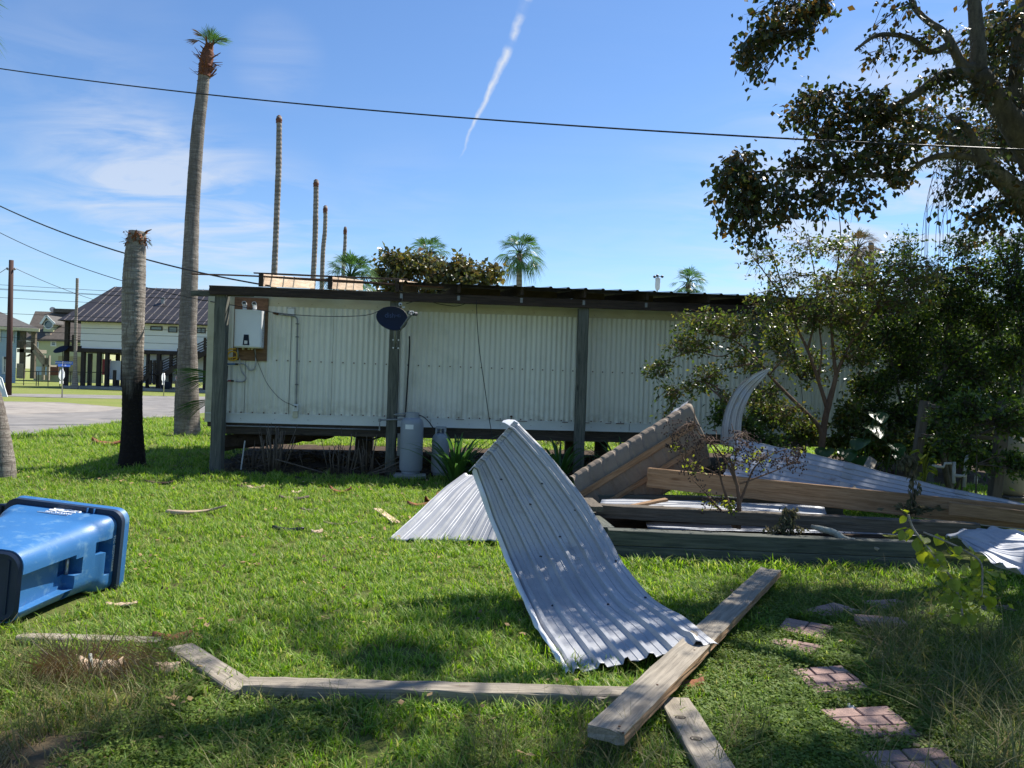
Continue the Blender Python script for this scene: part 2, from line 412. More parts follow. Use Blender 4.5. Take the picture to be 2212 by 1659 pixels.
Mt['lichen'] = M('lichen_branch', (.20,.19,.16), (.38,.40,.34), 16, rough=.95, bump=1., bs=60, fine=.3)
Mt['straw'] = M('dry_straw', (.36,.26,.12), (.22,.13,.06), 14, rough=.9, fine=.3)
Mt['stalk'] = M('grey_cut_stalk', (.17,.13,.095), (.09,.07,.05), 12, rough=.9, fine=.3)
def bark(name, c1, c2, vscale=10., ring=0., low=None, lowz=None):
    m, g = newmat(name)
    co = g.add('ShaderNodeTexCoord').outputs['Object']
    n1 = g.noise(g.mapping(co, (1, 1, .35)), vscale, 6, .7, .6); n2 = g.noise(co, vscale*4, 4, .7); n3 = g.noise(co, 1.4, 3, .6)
    h = n1
    if not ring and low is not None or name == 'palm_bark':
        hz = g.noise(g.mapping(co, (1.2, 1.2, 9)), 3.2, 6, .7, .3)
        vc = g.noise(g.mapping(co, (5, 5, .35)), 2.6, 3, .6, .8)
        crack = g.ramp(g.math('ABSOLUTE', g.math('SUBTRACT', vc, .5)), [(.0, 0.), (.022, 1.)])
        h = g.math('MULTIPLY', g.math('MULTIPLY_ADD', hz, 1.5, -.25), g.math('MULTIPLY_ADD', crack, .75, .25))
    if ring:
        wv = g.add('ShaderNodeTexWave', {'Vector': g.mapping(co, (.15, .15, 1)), 'Scale': ring, 'Distortion': 3.5, 'Detail': 3, 'Detail Scale': 1.5}, wave_type='BANDS', bands_direction='Z').outputs['Fac']
        h = g.math('MULTIPLY_ADD', wv, .7, g.math('MULTIPLY', g.noise(g.mapping(co, (1, 1, .12)), vscale*1.5, 4, .7), .6))
    col = g.mix(g.ramp(h, [(.35, 0.), (.72, 1.)]), c1, c2)
    col = g.mix(g.math('MULTIPLY', g.ramp(n3, [(.45, 0.), (.7, 1.)]), .5), col, tuple(x*.55 for x in c1))
    if low is not None:
        zz = g.add('ShaderNodeSeparateXYZ', {0: co}).outputs[2]
        nz = g.noise(g.mapping(co, (3, 3, .5)), 2.2, 5, .7)
        f = g.ramp(g.math('MULTIPLY_ADD', g.math('SUBTRACT', nz, .5), 2.6, g.math('SUBTRACT', zz, lowz)), [(.35, 1.), (.6, 0.)])
        f2 = g.add('ShaderNodeMapRange', {0: g.math('MULTIPLY_ADD', g.math('SUBTRACT', nz, .5), 2.0, zz), 1: lowz - .45, 2: lowz + .35, 3: 1., 4: 0.}).outputs[0]
        col = g.mix(f2, col, low)
    col = g.mix(g.math('MULTIPLY', g.ramp(n2, [(.5, 0.), (.75, 1.)]), .45), col, tuple(x*.3 for x in c1))
    bn = g.add('ShaderNodeBump', {'Height': h, 'Strength': .7, 'Distance': .02})
    b = g.add('ShaderNodeBsdfPrincipled', {'Base Color': col, 'Roughness': .95, 'Specular IOR Level': .15, 'Normal': bn.outputs[0]})
    return finish(m, g, b.outputs[0])
Mt['palmbark'] = bark('palm_bark', (.16,.135,.115), (.33,.295,.255), 9, ring=0)
Mt['stumpbark'] = bark('stump_bark', (.20,.17,.14), (.44,.40,.34), 7, ring=0, low=(.018,.014,.012), lowz=1.75)
Mt['farpalm'] = bark('far_palm_bark', (.22,.185,.155), (.34,.29,.25), 6, ring=2)
Mt['treebark'] = bark('rough_tree_bark', (.075,.065,.05), (.20,.175,.13), 16)
Mt['myrtlebark'] = bark('myrtle_bark', (.13,.08,.055), (.24,.155,.105), 10)
Mt['twig'] = M('twig_bark', (.16,.09,.06), (.10,.07,.05), 10, rough=.9)
Mt['darktwig'] = M('dark_twig', (.06,.045,.035), (.10,.08,.06), 10, rough=.9)
Mt['berry'] = M('dark_berry', (.035,.022,.02), (.06,.03,.02), 10, rough=.6)
Mt['redhusk'] = M('red_palm_skirt', (.20,.075,.04), (.10,.045,.03), 14, (1,1,.3), rough=.9, bump=.8, bs=60, fine=.3)
G = lambda *c: [(i/(max(len(c)-1, 1)), x) for i, x in enumerate(c)]
Mt['grass'] = leafmat('grass_blade', G((.085,.185,.018),(.135,.26,.026),(.19,.34,.036),(.27,.40,.06),(.36,.37,.13)), .48, .5, .35, 'dry', (.33,.26,.13))
Mt['weed'] = leafmat('weed_leaf', G((.09,.155,.025),(.14,.21,.035),(.20,.27,.055)), .4, .6, .2, 'dry', (.28,.23,.11))
Mt['longgrass'] = leafmat('long_grass', G((.07,.11,.025),(.10,.14,.03),(.20,.19,.08),(.11,.13,.04)), .35, .6, .25, 'dry', (.30,.24,.12))
Mt['tallow'] = leafmat('tallow_leaf', G((.025,.038,.014),(.040,.062,.018),(.055,.060,.020),(.11,.065,.018),(.035,.052,.016),(.06,.085,.02)), .38, .42, .5)
Mt['myrtle'] = leafmat('myrtle_leaf', G((.04,.07,.013),(.065,.105,.018),(.10,.15,.03),(.13,.14,.03),(.09,.07,.02)), .45, .35, .5)
Mt['darkleaf'] = leafmat('dark_shrub_leaf', G((.022,.045,.012),(.035,.07,.015),(.07,.12,.02),(.12,.18,.03)), .45, .4, .5)
Mt['hedge'] = leafmat('background_tree_leaf', G((.05,.055,.018),(.08,.09,.025),(.12,.12,.03),(.14,.09,.03),(.09,.13,.03)), .35, .32, .6)
Mt['palmleaf'] = leafmat('palm_frond', G((.03,.075,.02),(.05,.12,.03),(.08,.16,.04)), .35, .4, .5)
Mt['deadfrond'] = leafmat('dead_frond', G((.10,.07,.035),(.17,.12,.06),(.06,.05,.03)), .2, .7, .2)
Mt['strap'] = leafmat('strap_leaf', G((.03,.08,.022),(.05,.12,.03),(.08,.16,.04)), .35, .35, .5)
Mt['vineleaf'] = leafmat('vine_leaf', G((.18,.24,.03),(.25,.30,.04),(.32,.34,.06),(.14,.19,.03)), .5, .5, .35)
Mt['wilt'] = leafmat('wilted_leaf', G((.05,.06,.03),(.09,.09,.05),(.14,.12,.07)), .3, .7, .2)
# ground: lawn with thatch, dry patches, far green
def groundmat():
    m, g = newmat('lawn_ground')
    co = g.add('ShaderNodeTexCoord').outputs['Object']
    n1 = g.noise(co, .35, 5, .6); n2 = g.noise(co, 14., 5, .7); n3 = g.noise(co, 60., 4, .7)
    near = g.mix(g.ramp(n2, [(.35, 0.), (.65, 1.)]), (.075,.10,.025), (.13,.155,.04))
    near = g.mix(g.ramp(n3, [(.5, 0.), (.7, 1.)]), near, (.15,.125,.06))
    far = g.mix(g.ramp(n1, [(.35, 0.), (.65, 1.)]), (.16,.22,.045), (.22,.235,.075))
    far = g.mix(g.ramp(n2, [(.4, 0.), (.75, 1.)]), far, (.20,.20,.07))
    y = g.add('ShaderNodeSeparateXYZ', {0: co}).outputs[1]
    f = g.add('ShaderNodeMapRange', {0: y, 1: 13., 2: 30., 3: 0., 4: 1.}).outputs[0]
    col = g.mix(f, near, far)
    bn = g.add('ShaderNodeBump', {'Height': n2, 'Strength': .8, 'Distance': .05})
    b = g.add('ShaderNodeBsdfPrincipled', {'Base Color': col, 'Roughness': 1., 'Specular IOR Level': .1, 'Normal': bn.outputs[0]})
    return finish(m, g, b.outputs[0])
Mt['ground'] = groundmat()
Mt['duff'] = M('thatch_and_soil', (.10,.075,.045), (.16,.12,.07), 5, rough=1, spec=.1, bump=.6, bs=50, fine=.3)

# ================================================================== ground, roads
b = MB(); b.quad((-1800,-300,0),(1800,-300,0),(1800,2500,0),(-1800,2500,0))
tag(b.build('ground', Mt['ground']), kind='structure')
def sheet(name, pts, z, mat):
    b = MB(); P = [gp(px, py) for px, py in pts]; b.poly([(p.x, p.y, z) for p in P])
    return tag(b.build(name, mat), kind='structure')
sheet('road', [(-420,1010),(-60,955),(60,938),(150,927),(260,913),(380,899),(450,891),(700,872),(1100,868),(1100,863),(700,861),(480,860),(380,862),(330,861),(265,863),(265,880),(215,876),(130,869),(60,868),(0,867),(-300,867),(-700,915)], .004, Mt['asphalt'])
sheet('gravel_shoulder', [(-300,868),(-10,867.5),(120,869),(215,876.5),(262,881),(230,889),(120,893),(0,895),(-420,905)], .008, Mt['gravel'])
sheet('cross_road', [(-500,845),(20,850.5),(133,852),(265,854.5),(480,857.5),(700,860),(700,865),(480,863.5),(265,862),(133,859.5),(20,856.5),(-500,852)], .012, Mt['asphalt'])
sheet('bare_soil', [(-80,1590),(60,1575),(150,1592),(260,1560),(330,1580),(420,1630),(380,1690),(200,1720),(-80,1720)], .004, Mt['duff'])
# dark ground under the home, and the worn strip of soil in front of it
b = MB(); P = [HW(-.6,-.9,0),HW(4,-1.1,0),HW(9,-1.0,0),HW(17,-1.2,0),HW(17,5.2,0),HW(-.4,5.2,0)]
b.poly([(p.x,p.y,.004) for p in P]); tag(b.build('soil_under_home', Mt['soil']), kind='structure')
b = MB(); b.hbox(2.5, 6.6, 12.2, 12.8, .0, .02); 
b2 = MB(); 
for k in range(7): b2.hbox(1.2+k*1.25, 2.4+k*1.25, 8.4, 9.3, .0, .03)
tag(b2.build('walkway', Mt['concrete']), kind='structure')

# ================================================================== mobile home
zb = lambda s: 2.88 + .012*s
home = thing('mobile_home', HW(0,0,0), 'cream mobile home with ribbed metal siding raised off the ground under a wooden roof frame', 'mobile home')
SEND = 16.8
def ribbed(s0, s1, z0f, z1f, kind):
    b = MB(); pitch = .092; cols = []
    s = s0
    while s <= s1 + 1e-6:
        ph = ((s) / pitch) % 1
        if kind == 'wave': off = -.5*(1-math.cos(2*math.pi*ph))*.019
        else: off = -.012 if .0 <= ph % 1 < .62 else 0.
        cols.append((s, off)); s += pitch/10
    P0 = [HW(s, off, z0f(s)) for s, off in cols]; P1 = [HW(s, off, z1f(s)) for s, off in cols]
    b.grid([P1, P0]); return b
xs = [.02, .62, 1.35, 2.05, 3.2, 4.3, 5.4, 6.5, 7.6, 8.7, 9.8, 10.9, 12.0, 13.1, 14.2, 15.3, 16.4]
zlo = lambda s: .955
zhi = lambda s: 2.775 + .010*s
for a, c in zip(xs, xs[1:]):
    ribbed(a, c-.004, zlo, zhi, 'wave').build('siding_panel', Mt['siding'], home, smooth=True, auto=60)
b = MB(); b.hbox(0, xs[-1], .02, .10, .80, 3.05); b.build('wall_core', Mt['siding'], home)
b = MB()
b.hexa([HW(0,-.008,zhi(0)),HW(SEND-.4,-.008,zhi(SEND)),HW(SEND-.4,.02,zhi(SEND)),HW(0,.02,zhi(0)),HW(0,-.008,2.98),HW(SEND-.4,-.008,3.15),HW(SEND-.4,.02,3.15),HW(0,.02,2.98)])
b.build('top_trim', Mt['creamtrim'], home)
b = MB(); b.hbox(0, SEND-.4, -.038, -.022, zlo(0)-.012, zlo(0)+.004); b.build('trim_lip', Mt['whitetrim'], home)
for a, c in ((.14, 3.75), (3.76, 7.35), (7.36, 11.), (11.01, 14.6), (14.61, 16.4)):
    b = MB(); b.hbox(a, c, -.03, .015, .80, .944); b.build('skirt_board', Mt['whitetrim'], home)
b = MB(); b.hbox(0.14, 16.4, -.045, -.031, .795, .815); b.build('drip_edge', Mt['whitetrim'], home)
# screws: rows of dark heads
b = MB()
for a in np.arange(.2, 16.3, .184):
    for z in (zlo(0)+.018, 1.87):
        b.box(HW(a, -.022, z), (.020, .008, .020), HA)
    if int(a*5.43) % 3 == 0: b.box(HW(a, -.034, .87), (.009,.01,.009), HA); b.box(HW(a, -.012, zhi(a)+.05), (.009,.012,.009), HA)
sc = b.build('screw_row', Mt['rust'], home); tag(sc, kind='stuff')
# rust streaks and rough lower edge
b = MB()
for s in (4.2,4.9,5.3,6.1,6.5,6.9,7.1): 
    b.hbox(s, s+.10+rnd.random()*.12, -.047, -.040, .94, .948+rnd.random()*.008)
tag(b.build('rust_line', Mt['rust'], home), kind='stuff')
# end wall (left), roof, back, floor
b = MB(); b.hbox(-.0, .10, .101, 4.3, .80, 3.0); b.build('end_wall', Mt['siding'], home)
b = MB(); b.hbox(.1, 16.4, 4.2, 4.3, .80, 3.0); b.build('rear_wall', Mt['siding'], home)
b = MB(); b.hbox(-.02, 16.45, .0, 4.32, 3.0, 3.03); b.build('home_roof', Mt['roofgreen'], home)
b = MB(); b.hbox(.02, 16.4, .02, 4.28, .72, .797); b.build('floor', Mt['underwood'], home)
for v in (.06, 1.4, 2.8, 4.1): beam('floor_joist', HW(.2,v,.665), HW(16.3,v,.665), .05, .13, Mt['underwood'], home)
for s in (2.55, 7.2, 11.4, 15):
    for v in (1.3, 4.05):
        beam('pier', HW(s,v,0), HW(s,v,.60), .24, .24, Mt['underwood'] if v < 2 else Mt['oldwood'], home, up=(0,1,0))
# corner strip (cream, lit) at the left end
b = MB(); b.hbox(-.015, .14, -.034, -.024, .80, 3.0); b.build('corner_trim', Mt['creamtrim'], home)

# roof frame standing over the home
rf = thing('roof_frame', HW(0,-.4,0), 'weathered wooden post and beam roof frame along the front of the mobile home', 'roof frame')
PV = -.42
posts = []
for px, w in ((474,.185), (849,.165), (1255,.185), (1632,.17), (2010,.17)):
    s, _ = wall(px, 835, PV); posts.append((s, w))
for i, (s, w) in enumerate(posts):
    lean = .0
    beam('post', HW(s,PV,-.05), HW(s+lean,PV,zb(s)), w, w*.95, Mt['postwood'], rf, up=(0,1,0), ch=.012, jit=.004, seg=12)
s1, s2, s3, s4, s5 = [p[0] for p in posts]
bm = [(wall(452,640,PV-.1)[0], s2+.1), (s2+.104, s4-.06), (s4-.056, s5+.1), (s5+.104, SEND)]
for a, c in bm:
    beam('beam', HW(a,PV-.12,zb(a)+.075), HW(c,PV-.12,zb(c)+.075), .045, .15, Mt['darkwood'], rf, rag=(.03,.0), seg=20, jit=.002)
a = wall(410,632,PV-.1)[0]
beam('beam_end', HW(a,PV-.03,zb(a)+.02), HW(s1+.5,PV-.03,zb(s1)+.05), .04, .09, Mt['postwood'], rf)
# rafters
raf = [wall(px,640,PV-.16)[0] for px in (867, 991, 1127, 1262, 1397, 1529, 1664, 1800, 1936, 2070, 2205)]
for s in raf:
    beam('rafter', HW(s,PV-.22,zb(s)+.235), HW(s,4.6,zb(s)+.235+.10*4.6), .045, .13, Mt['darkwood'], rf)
    b = MB(); b.hbox(s-.022, s+.022, PV-.147, PV-.145, zb(s)+.05, zb(s)+.13); b.build('rafter_tie', Mt['greypipe'], rf)
# roof sheets (ribs run front to back)
def rsheet(s0, s1):
    b = MB(); P0 = []; P1 = []
    n = int((s1-s0)/.305+.5)
    xs_ = []
    for i in range(n):
        c = s0 + (s1-s0)*i/n; w = (s1-s0)/n
        for f, h in ((0,0),(.36,0),(.42,.024),(.52,.024),(.58,0)): xs_.append((c+w*f, h))
    xs_.append((s1+.01, 0))
    rows = []
    for v, dz in ((PV-.30,0),(PV-.295,.0),(1.5,.225),(4.9,.56)):
        rows.append([HW(s, v, zb(s)+.305+h+dz) for s, h in xs_])
    b.grid(rows); b.mi = 1; b.grid([[p - Vector((0,0,.002)) for p in r][::-1] for r in rows]); return b
e = raf[0]-.08
k = e
while k < SEND:
    rsheet(k, min(k+.915, SEND)).build('roof_sheet', [Mt['roofgreen'], Mt['underwood']], rf); k += .915  # underside material darkened to hold down green light bounced off the grass
# tan boxes standing in for the bounce-lit part of the roof sheets' underside
for i in range(1, len(raf)-1):
    s = raf[i]
    b = MB(); w_ = (.80, .80, .62, .45, .3, .3, .3, .3, .3)[i-1]
    b.hbox(s+.05, s+.05+w_, .55, .60, zb(s)+.17, zb(s)+.40)
    b.build('lit_underside', Mt['tansheet'], rf)
# thin edge strip of torn flashing running on to the left
pts = [HW(wall(px,py,PV-.2)[0], PV-.2, wall(px,py,PV-.2)[1]) for px, py in ((414,592),(520,595),(620,600),(740,606),(853,614),(960,621))]
b = MB(); b.tube(catmull(pts,3), .014, 5); b.build('torn_flashing', Mt['rust'], rf)
pts = [HW(wall(px,py,PV-.1)[0], PV-.1, wall(px,py,PV-.1)[1]) for px, py in ((548,596),(700,607),(800,612),(853,616))]
b = MB(); b.tube(pts, .013, 5); b.build('torn_flashing', Mt['darkwood'], rf)
for px, de in ((566,15.3),(714,15.1),(858,14.9)):
    s = wall(px, 620, PV-.1)[0]; L_ = 3.3 if px < 600 else 2.7
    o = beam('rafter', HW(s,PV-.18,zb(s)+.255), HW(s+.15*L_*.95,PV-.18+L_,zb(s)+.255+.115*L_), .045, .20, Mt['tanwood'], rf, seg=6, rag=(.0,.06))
    o['label'] = 'sunlit tan rafter left of the roof sheets'
    b = MB(); b.hbox(s-.035, s+.035, PV-.23, PV-.185, zb(s)+.15, zb(s)+.36); b.build('rafter_end', Mt['darkwood'], rf)
for v in (.45, 1.15, 1.8):
    s0_ = wall(548,600,PV)[0]-.1
    beam('purlin', HW(s0_+.1*v,PV-.15+v,zb(s0_)+.375+.125*v), HW(raf[0]+.1,PV-.15+v,zb(raf[0])+.37+.125*v), .07, .018, Mt['darkwood'], rf, seg=8)
# ================================================================== things on and by the home wall
def W5(x, y, v=0.):                    # pixel in the water-heater close-up -> world on the wall plane
    s, z = wall(471.8+x*.1653, 630.9+y*.1653, v); return HW(s, v, z)
def wbox(b, x0, y0, x1, y1, v0, v1, vv=None):
    s0, z1 = wall(471.8+x0*.1653, 630.9+y0*.1653, vv if vv is not None else v0)
    s1, z0 = wall(471.8+x1*.1653, 630.9+y1*.1653, vv if vv is not None else v0)
    b.hbox(s0, s1, v0, v1, z0, z1); return s0, s1, z0, z1
b = MB(); wbox(b, 214, 62, 628, 905, -.045, -.022)
o = tag(b.build('plywood_board', Mt['plywood']), 'stained brown plywood sheet on the siding behind the white water heater', 'plywood board')
wh = thing('water_heater', W5(390, 710, -.1), 'white tankless water heater hanging on the plywood sheet near the left end of the home', 'water heater')
b = MB()
s0, z1 = wall(471.8+214*.1653, 630.9+222*.1653, -.28); s1, z0 = wall(471.8+530*.1653, 630.9+716*.1653, -.28)
s1 += .04; rr = .03; sec = []
for (cx, cv, a0) in ((s0+rr, -.28+rr, 180), (s1-.045, -.28+.045, 270)):
    rad_ = rr if a0 == 180 else .045
    for k in range(6): sec.append((cx+rad_*math.cos(R(a0+18*k)), cv+rad_*math.sin(R(a0+18*k))))
sec = [(s0, -.05)] + sec + [(s1, -.05)]
lo = [b.vert(HW(s, v, z0)) for s, v in sec]; hi = [b.vert(HW(s, v, z1)) for s, v in sec]; n = len(sec)
for k in range(n): b.face(lo[k], lo[(k+1)%n], hi[(k+1)%n], hi[k])
b.face(*lo[::-1]); b.face(*hi)
b.build('casing', Mt['whitepaint'], wh, smooth=True, auto=40)
b = MB(); b.hbox(s0+.005, s1-.005, -.275, -.05, z0-.022, z0-.001); b.build('base_tray', Mt['creamtrim'], wh)
for f in (.3, .5, .62): 
    b = MB(); b.lathe(HW(s0+(s1-s0)*f, -.17, z0-.05), [(.02,0),(.02,.03)], 10); b.build('pipe_stub', Mt['creamtrim'], wh)
b = MB()
sa = s0+(s1-s0)*.325; wpan = .075; zp = z0+.02; hp = .175
b.hexa([HW(sa,-.289,zp),HW(sa+wpan+.03,-.289,zp),HW(sa+wpan+.03,-.281,zp),HW(sa,-.281,zp),HW(sa+.015,-.289,zp+hp),HW(sa+wpan+.015,-.289,zp+hp),HW(sa+wpan+.015,-.281,zp+hp),HW(sa+.015,-.281,zp+hp)])
pan = b.build('control_panel', Mt['navy'], wh)
b = MB(); b.hbox(sa+.025, sa+.075, -.292, -.2895, zp+.02, zp+.075); b.build('badge', Mt['alu'], pan)
# printed marks on the right side of the casing
b = MB()
for i, (h, w_) in enumerate(((.30,.012),(.27,.02),(.235,.03),(.20,.012),(.17,.02),(.14,.03),(.11,.02),(.085,.012))):
    b.hbox(s1+.0008, s1+.0016, -.20, -.20+w_*2.2, z0+h, z0+h+.012)
b.build('printed_label', Mt['darkgrey'], wh)
b = MB(); b.hbox(s1+.0004, s1+.0012, -.19, -.11, z0+.42, z0+.56); b.build('sun_patch', Mt['alu'], wh)  # pale plate painting in the sunlight that grazes the casing side
for f in (.305, .665):
    cs = s0+(s1-s0)*f
    b = MB(); b.tube([HW(cs,-.17,z1-.01), HW(cs,-.17,z1+.07), HW(cs,-.19,z1+.10), HW(cs,-.235,z1+.11)], [.034,.034,.038,.038], 16)
    v_ = b.build('vent_elbow', Mt['whitepaint'], wh, smooth=True, auto=50)
    b = MB(); b.lathe(HW(cs,-.2355,z1+.11), [(.026,0),(.026,.003)], 16, axis=-HV); b.build('vent_screen', Mt['darkgrey'], v_)
# flexible hoses
def hose(name, pix, r, mat, label, cat, v=-.06, k=5, parts=()):
    P = catmull([W5(x, y, v) for x, y in pix], k); b = MB(); b.tube(P, r, 8)
    return tag(b.build(name, mat, smooth=True), label, cat)
h1 = hose('water_hose', [(488,850),(488,930),(470,1000),(430,1022),(400,1015),(360,960),(310,935),(250,938)], .011, Mt['braid'], 'braided steel hose curving left under the water heater to the blue taped fitting', 'hose')
h2 = hose('water_hose', [(278,870),(284,960),(310,1050),(358,1110),(350,1150),(310,1172),(225,1166)], .011, Mt['braid'], 'braided steel hose hanging lowest under the water heater down to the red taped fitting', 'hose')
h3 = hose('gas_hose', [(235,742),(150,745),(115,775),(110,840),(135,880),(190,892),(240,870),(238,800),(190,775),(140,790),(120,830),(140,862),(230,850)], .013, Mt['yellow'], 'yellow coiled gas hose under the left corner of the water heater', 'hose')
for px0, px1, py, mt, lab in ((116,222,941,'bluep','water line fitting wrapped in blue tape beside the first post'), (105,165,1160,'redp','hot water line fitting wrapped in red tape beside the first post, below the blue one')):
    t = thing('pipe_fitting', W5(px0,py,-.06), lab, 'pipe fitting')
    b = MB(); b.tube([W5(px0,py,-.06), W5(px1,py,-.06)], .013, 8); b.build('tape_wrap', Mt[mt], t, smooth=True)
    b = MB(); b.tube([W5(px1,py,-.06), W5(px1+36,py+2,-.06)], .015, 8); b.build('coupling', Mt['black'], t, smooth=True)
    b = MB(); b.lathe(W5(px0-5,py,-.06)-HV*.0-Vector((0,0,.02)), [(.016,0),(.016,.04)], 8); b.build('elbow', Mt['pvc'], t)
b = MB(); b.tube([W5(478,730,-.07), W5(485,850,-.06)], .012, 8); b.build('drain_stub', Mt['greypipe'], wh)
b = MB(); b.tube([W5(255,720,-.06), W5(255,860,-.06)], .014, 8)
tag(b.build('gas_valve_pipe', Mt['greypipe'], smooth=True), 'short grey steel pipe hanging under the water heater beside the yellow hose', 'pipe')
ps = wall(471.8+85*.1653, 870, -.08)[0]
sp = thing('supply_pipe', HW(ps,-.08,0), 'dark insulated water pipe running up the siding just right of the first post', 'pipe')
b = MB(); b.tube([HW(ps-.01,-.08,.6), HW(ps,-.08,1.75)], .032, 10); b.build('insulation', Mt['black'], sp, smooth=True)
for z in (.98, 1.50): b = MB(); b.lathe(HW(ps,-.08,z), [(.036,0),(.036,.03)], 10); b.build('pipe_clamp', Mt['pvc'], sp)
b = MB(); b.tube([HW(ps+.01,-.08,1.75), HW(ps+.01,-.06,2.0)], .012, 8); b.build('riser', Mt['greypipe'], sp, smooth=True)
# conduit, outlet, vent cover, cord
cdt = thing('electrical_conduit', W5(1020,1460,-.04), 'grey metal conduit running up the siding and bending left under the white vent cover', 'conduit')
b = MB(); b.tube(catmull([W5(780,290,-.045), W5(870,300,-.045), W5(970,312,-.045), W5(1018,335,-.045), W5(1032,390,-.045), W5(1030,600,-.045), W5(1024,1100,-.045), W5(1018,1465,-.045)],5), .0125, 10)
b.build('tube', Mt['greypipe'], cdt, smooth=True)
b = MB(); b.tube([W5(712,272,-.05), W5(735,276,-.05), W5(785,290,-.045)], [.012,.02,.017], 8); b.build('end_fitting', Mt['rust'], cdt, smooth=True)
for x, y in ((863,300),(1031,416),(1030,586),(1023,1210)):
    b = MB(); s, z = wall(471.8+x*.1653, 630.9+y*.1653, -.045); b.hbox(s-.026,s+.026,-.062,-.022,z-.006,z+.006); b.build('strap_clip', Mt['darkgrey'], cdt)
ob = thing('outlet_box', W5(1010,1550,-.04), 'small white weatherproof outlet box with a plugged cord at the foot of the conduit', 'outlet box')
b = MB(); wbox(b, 982,1468,1040,1556,-.075,-.022); b.build('box', Mt['whitepaint'], ob)
b = MB(); wbox(b, 990,1480,1032,1545,-.080,-.0755); b.build('cover', Mt['pvc'], ob)
b = MB(); wbox(b, 970,1560,1032,1640,-.065,-.035); b.build('open_flap', Mt['creamtrim'], ob)
b = MB(); b.tube([W5(1010,1497,-.08), W5(1010,1497,-.11)], .014, 8); b.build('plug', Mt['black'], ob)
hose('power_cord', [(455,740),(470,790),(505,890),(560,1030),(640,1200),(760,1350),(860,1430),(950,1470),(1008,1497)], .0045, Mt['black'], 'thin black power cord drooping from the water heater to the outlet box', 'cord', v=-.09)
vc = thing('vent_cover', W5(950,300,-.04), 'square white plastic vent cover high on the siding right of the water heater', 'vent cover')
b = MB(); wbox(b, 897,203,1003,305,-.035,-.02); b.build('frame', Mt['pvc'], vc)
b = MB(); wbox(b, 912,220,988,292,-.044,-.0355); b.build('flap', Mt['whitepaint'], vc)
for x, y in ((902,208),(998,208),(998,300),(902,300)):
    b = MB(); wbox(b, x-4,y-4,x+4,y+4,-.040,-.0355); b.build('screw', Mt['darkgrey'], vc)

# satellite dish on the second post (close-up scale)
def DP(x, y, d):                       # pixel in dish close-up -> depth d
    return at((1450+x/7.539)*.5486, (1180+y/7.539)*.5486, d)
dd = 12.35
dish = thing('satellite_dish', DP(810,1400,12.75), 'dark blue oval satellite dish with its arm, mounted on the second post under the beam', 'satellite dish')
c = DP(715, 545, dd); yaw = R(-14)
ex = Vector((math.cos(R(8)), math.sin(R(8)), -.13)).normalized(); nrm = Vector((.22, -.93, .28)).normalized()
ex = (ex - nrm*ex.dot(nrm)).normalized(); ey = nrm.cross(ex)*1
if ey.z < 0: ey = -ey
ax_, ay_ = .255, .20
rows = []; rows2 = []
for i in range(9):
    rr = i/8; row = []; row2 = []
    for k in range(49):
        a = 2*math.pi*k/48
        x_ = ax_*rr*math.cos(a); y_ = ay_*rr*math.sin(a)
        if x_ > 0: x_ *= .96 + .0*rr
        y_ *= 1 + .10*math.cos(a)
        p = c + ex*x_ + ey*y_ + nrm*(-.04*(1-rr*rr))
        row.append(p); row2.append(p - nrm*.012)
    rows.append(row); rows2.append(row2)
b = MB(); b.grid(rows); b.grid([r[::-1] for r in rows2]); b.grid([rows[-1][::-1], rows2[-1][::-1]])
b.build('reflector', Mt['navy'], dish, smooth=True)
b = MB(); b.tube([p - nrm*.006 for p in rows[-1]], .006, 6); b.build('rim', Mt['black'], dish, smooth=True)
tb = frame(c - ex*.045 + ey*.045 - nrm*.026, ex + ey*.17, ey)
text('lettering', 'dish', .125, Mt['dishletter'], tb, dish, ext=.001, align='CENTER', sx=.82)
text('lettering', 'HD', .06, Mt['dishletter'], frame(c + ex*.085 + ey*.065 - nrm*.026, ex + ey*.17, ey), dish, ext=.001)
arm0 = DP(940, 905, dd+.05); arm1 = DP(1285, 420, dd-.45)
beam('feed_arm', arm0, arm1, .03, .035, Mt['greypipe'], dish)
q = arm1; b = MB()
b.lathe(q + Vector((-.05,.02,.02)), [(.03,0),(.032,.09)], 12, axis=(.3,.9,.1)); b.lathe(q + Vector((.03,.02,.0)), [(.03,0),(.032,.09)], 12, axis=(.3,.9,.1))
l_ = b.build('receiver', Mt['darkgrey'], dish, smooth=True, auto=40)
b = MB(); b.tube(catmull([DP(1215,420,dd-.47),DP(1215,380,dd-.47),DP(1270,352,dd-.47),DP(1330,345,dd-.47),DP(1352,390,dd-.47),DP(1330,410,dd-.47)],4), .006, 6); b.build('receiver_housing', Mt['whitepaint'], l_, smooth=True)
b = MB(); b.tube([DP(800,850,12.5), DP(800,1150,12.62), DP(812,1380,12.72)], .026, 12); b.build('mast', Mt['greypipe'], dish, smooth=True)
for (x, y) in ((740,1195),(900,1200),(740,1432),(890,1440)):
    b = MB(); b.lathe(DP(x,y,12.62), [(.014,0),(.014,.02)], 8, axis=-HV); b.build('bolt', Mt['alu'], dish)
b = MB(); b.tube([DP(735,1200,12.64), DP(905,1205,12.64)], .008, 6); b.build('bracket', Mt['darkgrey'], dish)
b = MB(); b.tube([DP(735,1435,12.64), DP(895,1442,12.64)], .008, 6); b.build('bracket', Mt['darkgrey'], dish)
flo = thing('flood_light', DP(960,150,12.6), 'small white round lamp fitting tucked under the beam above the satellite dish', 'lamp fitting')
b = MB(); b.lathe(DP(950,142,12.58), [(.028,0),(.03,.03),(.02,.035)], 14, axis=-HV); b.build('housing', Mt['pvc'], flo, smooth=True, auto=40)
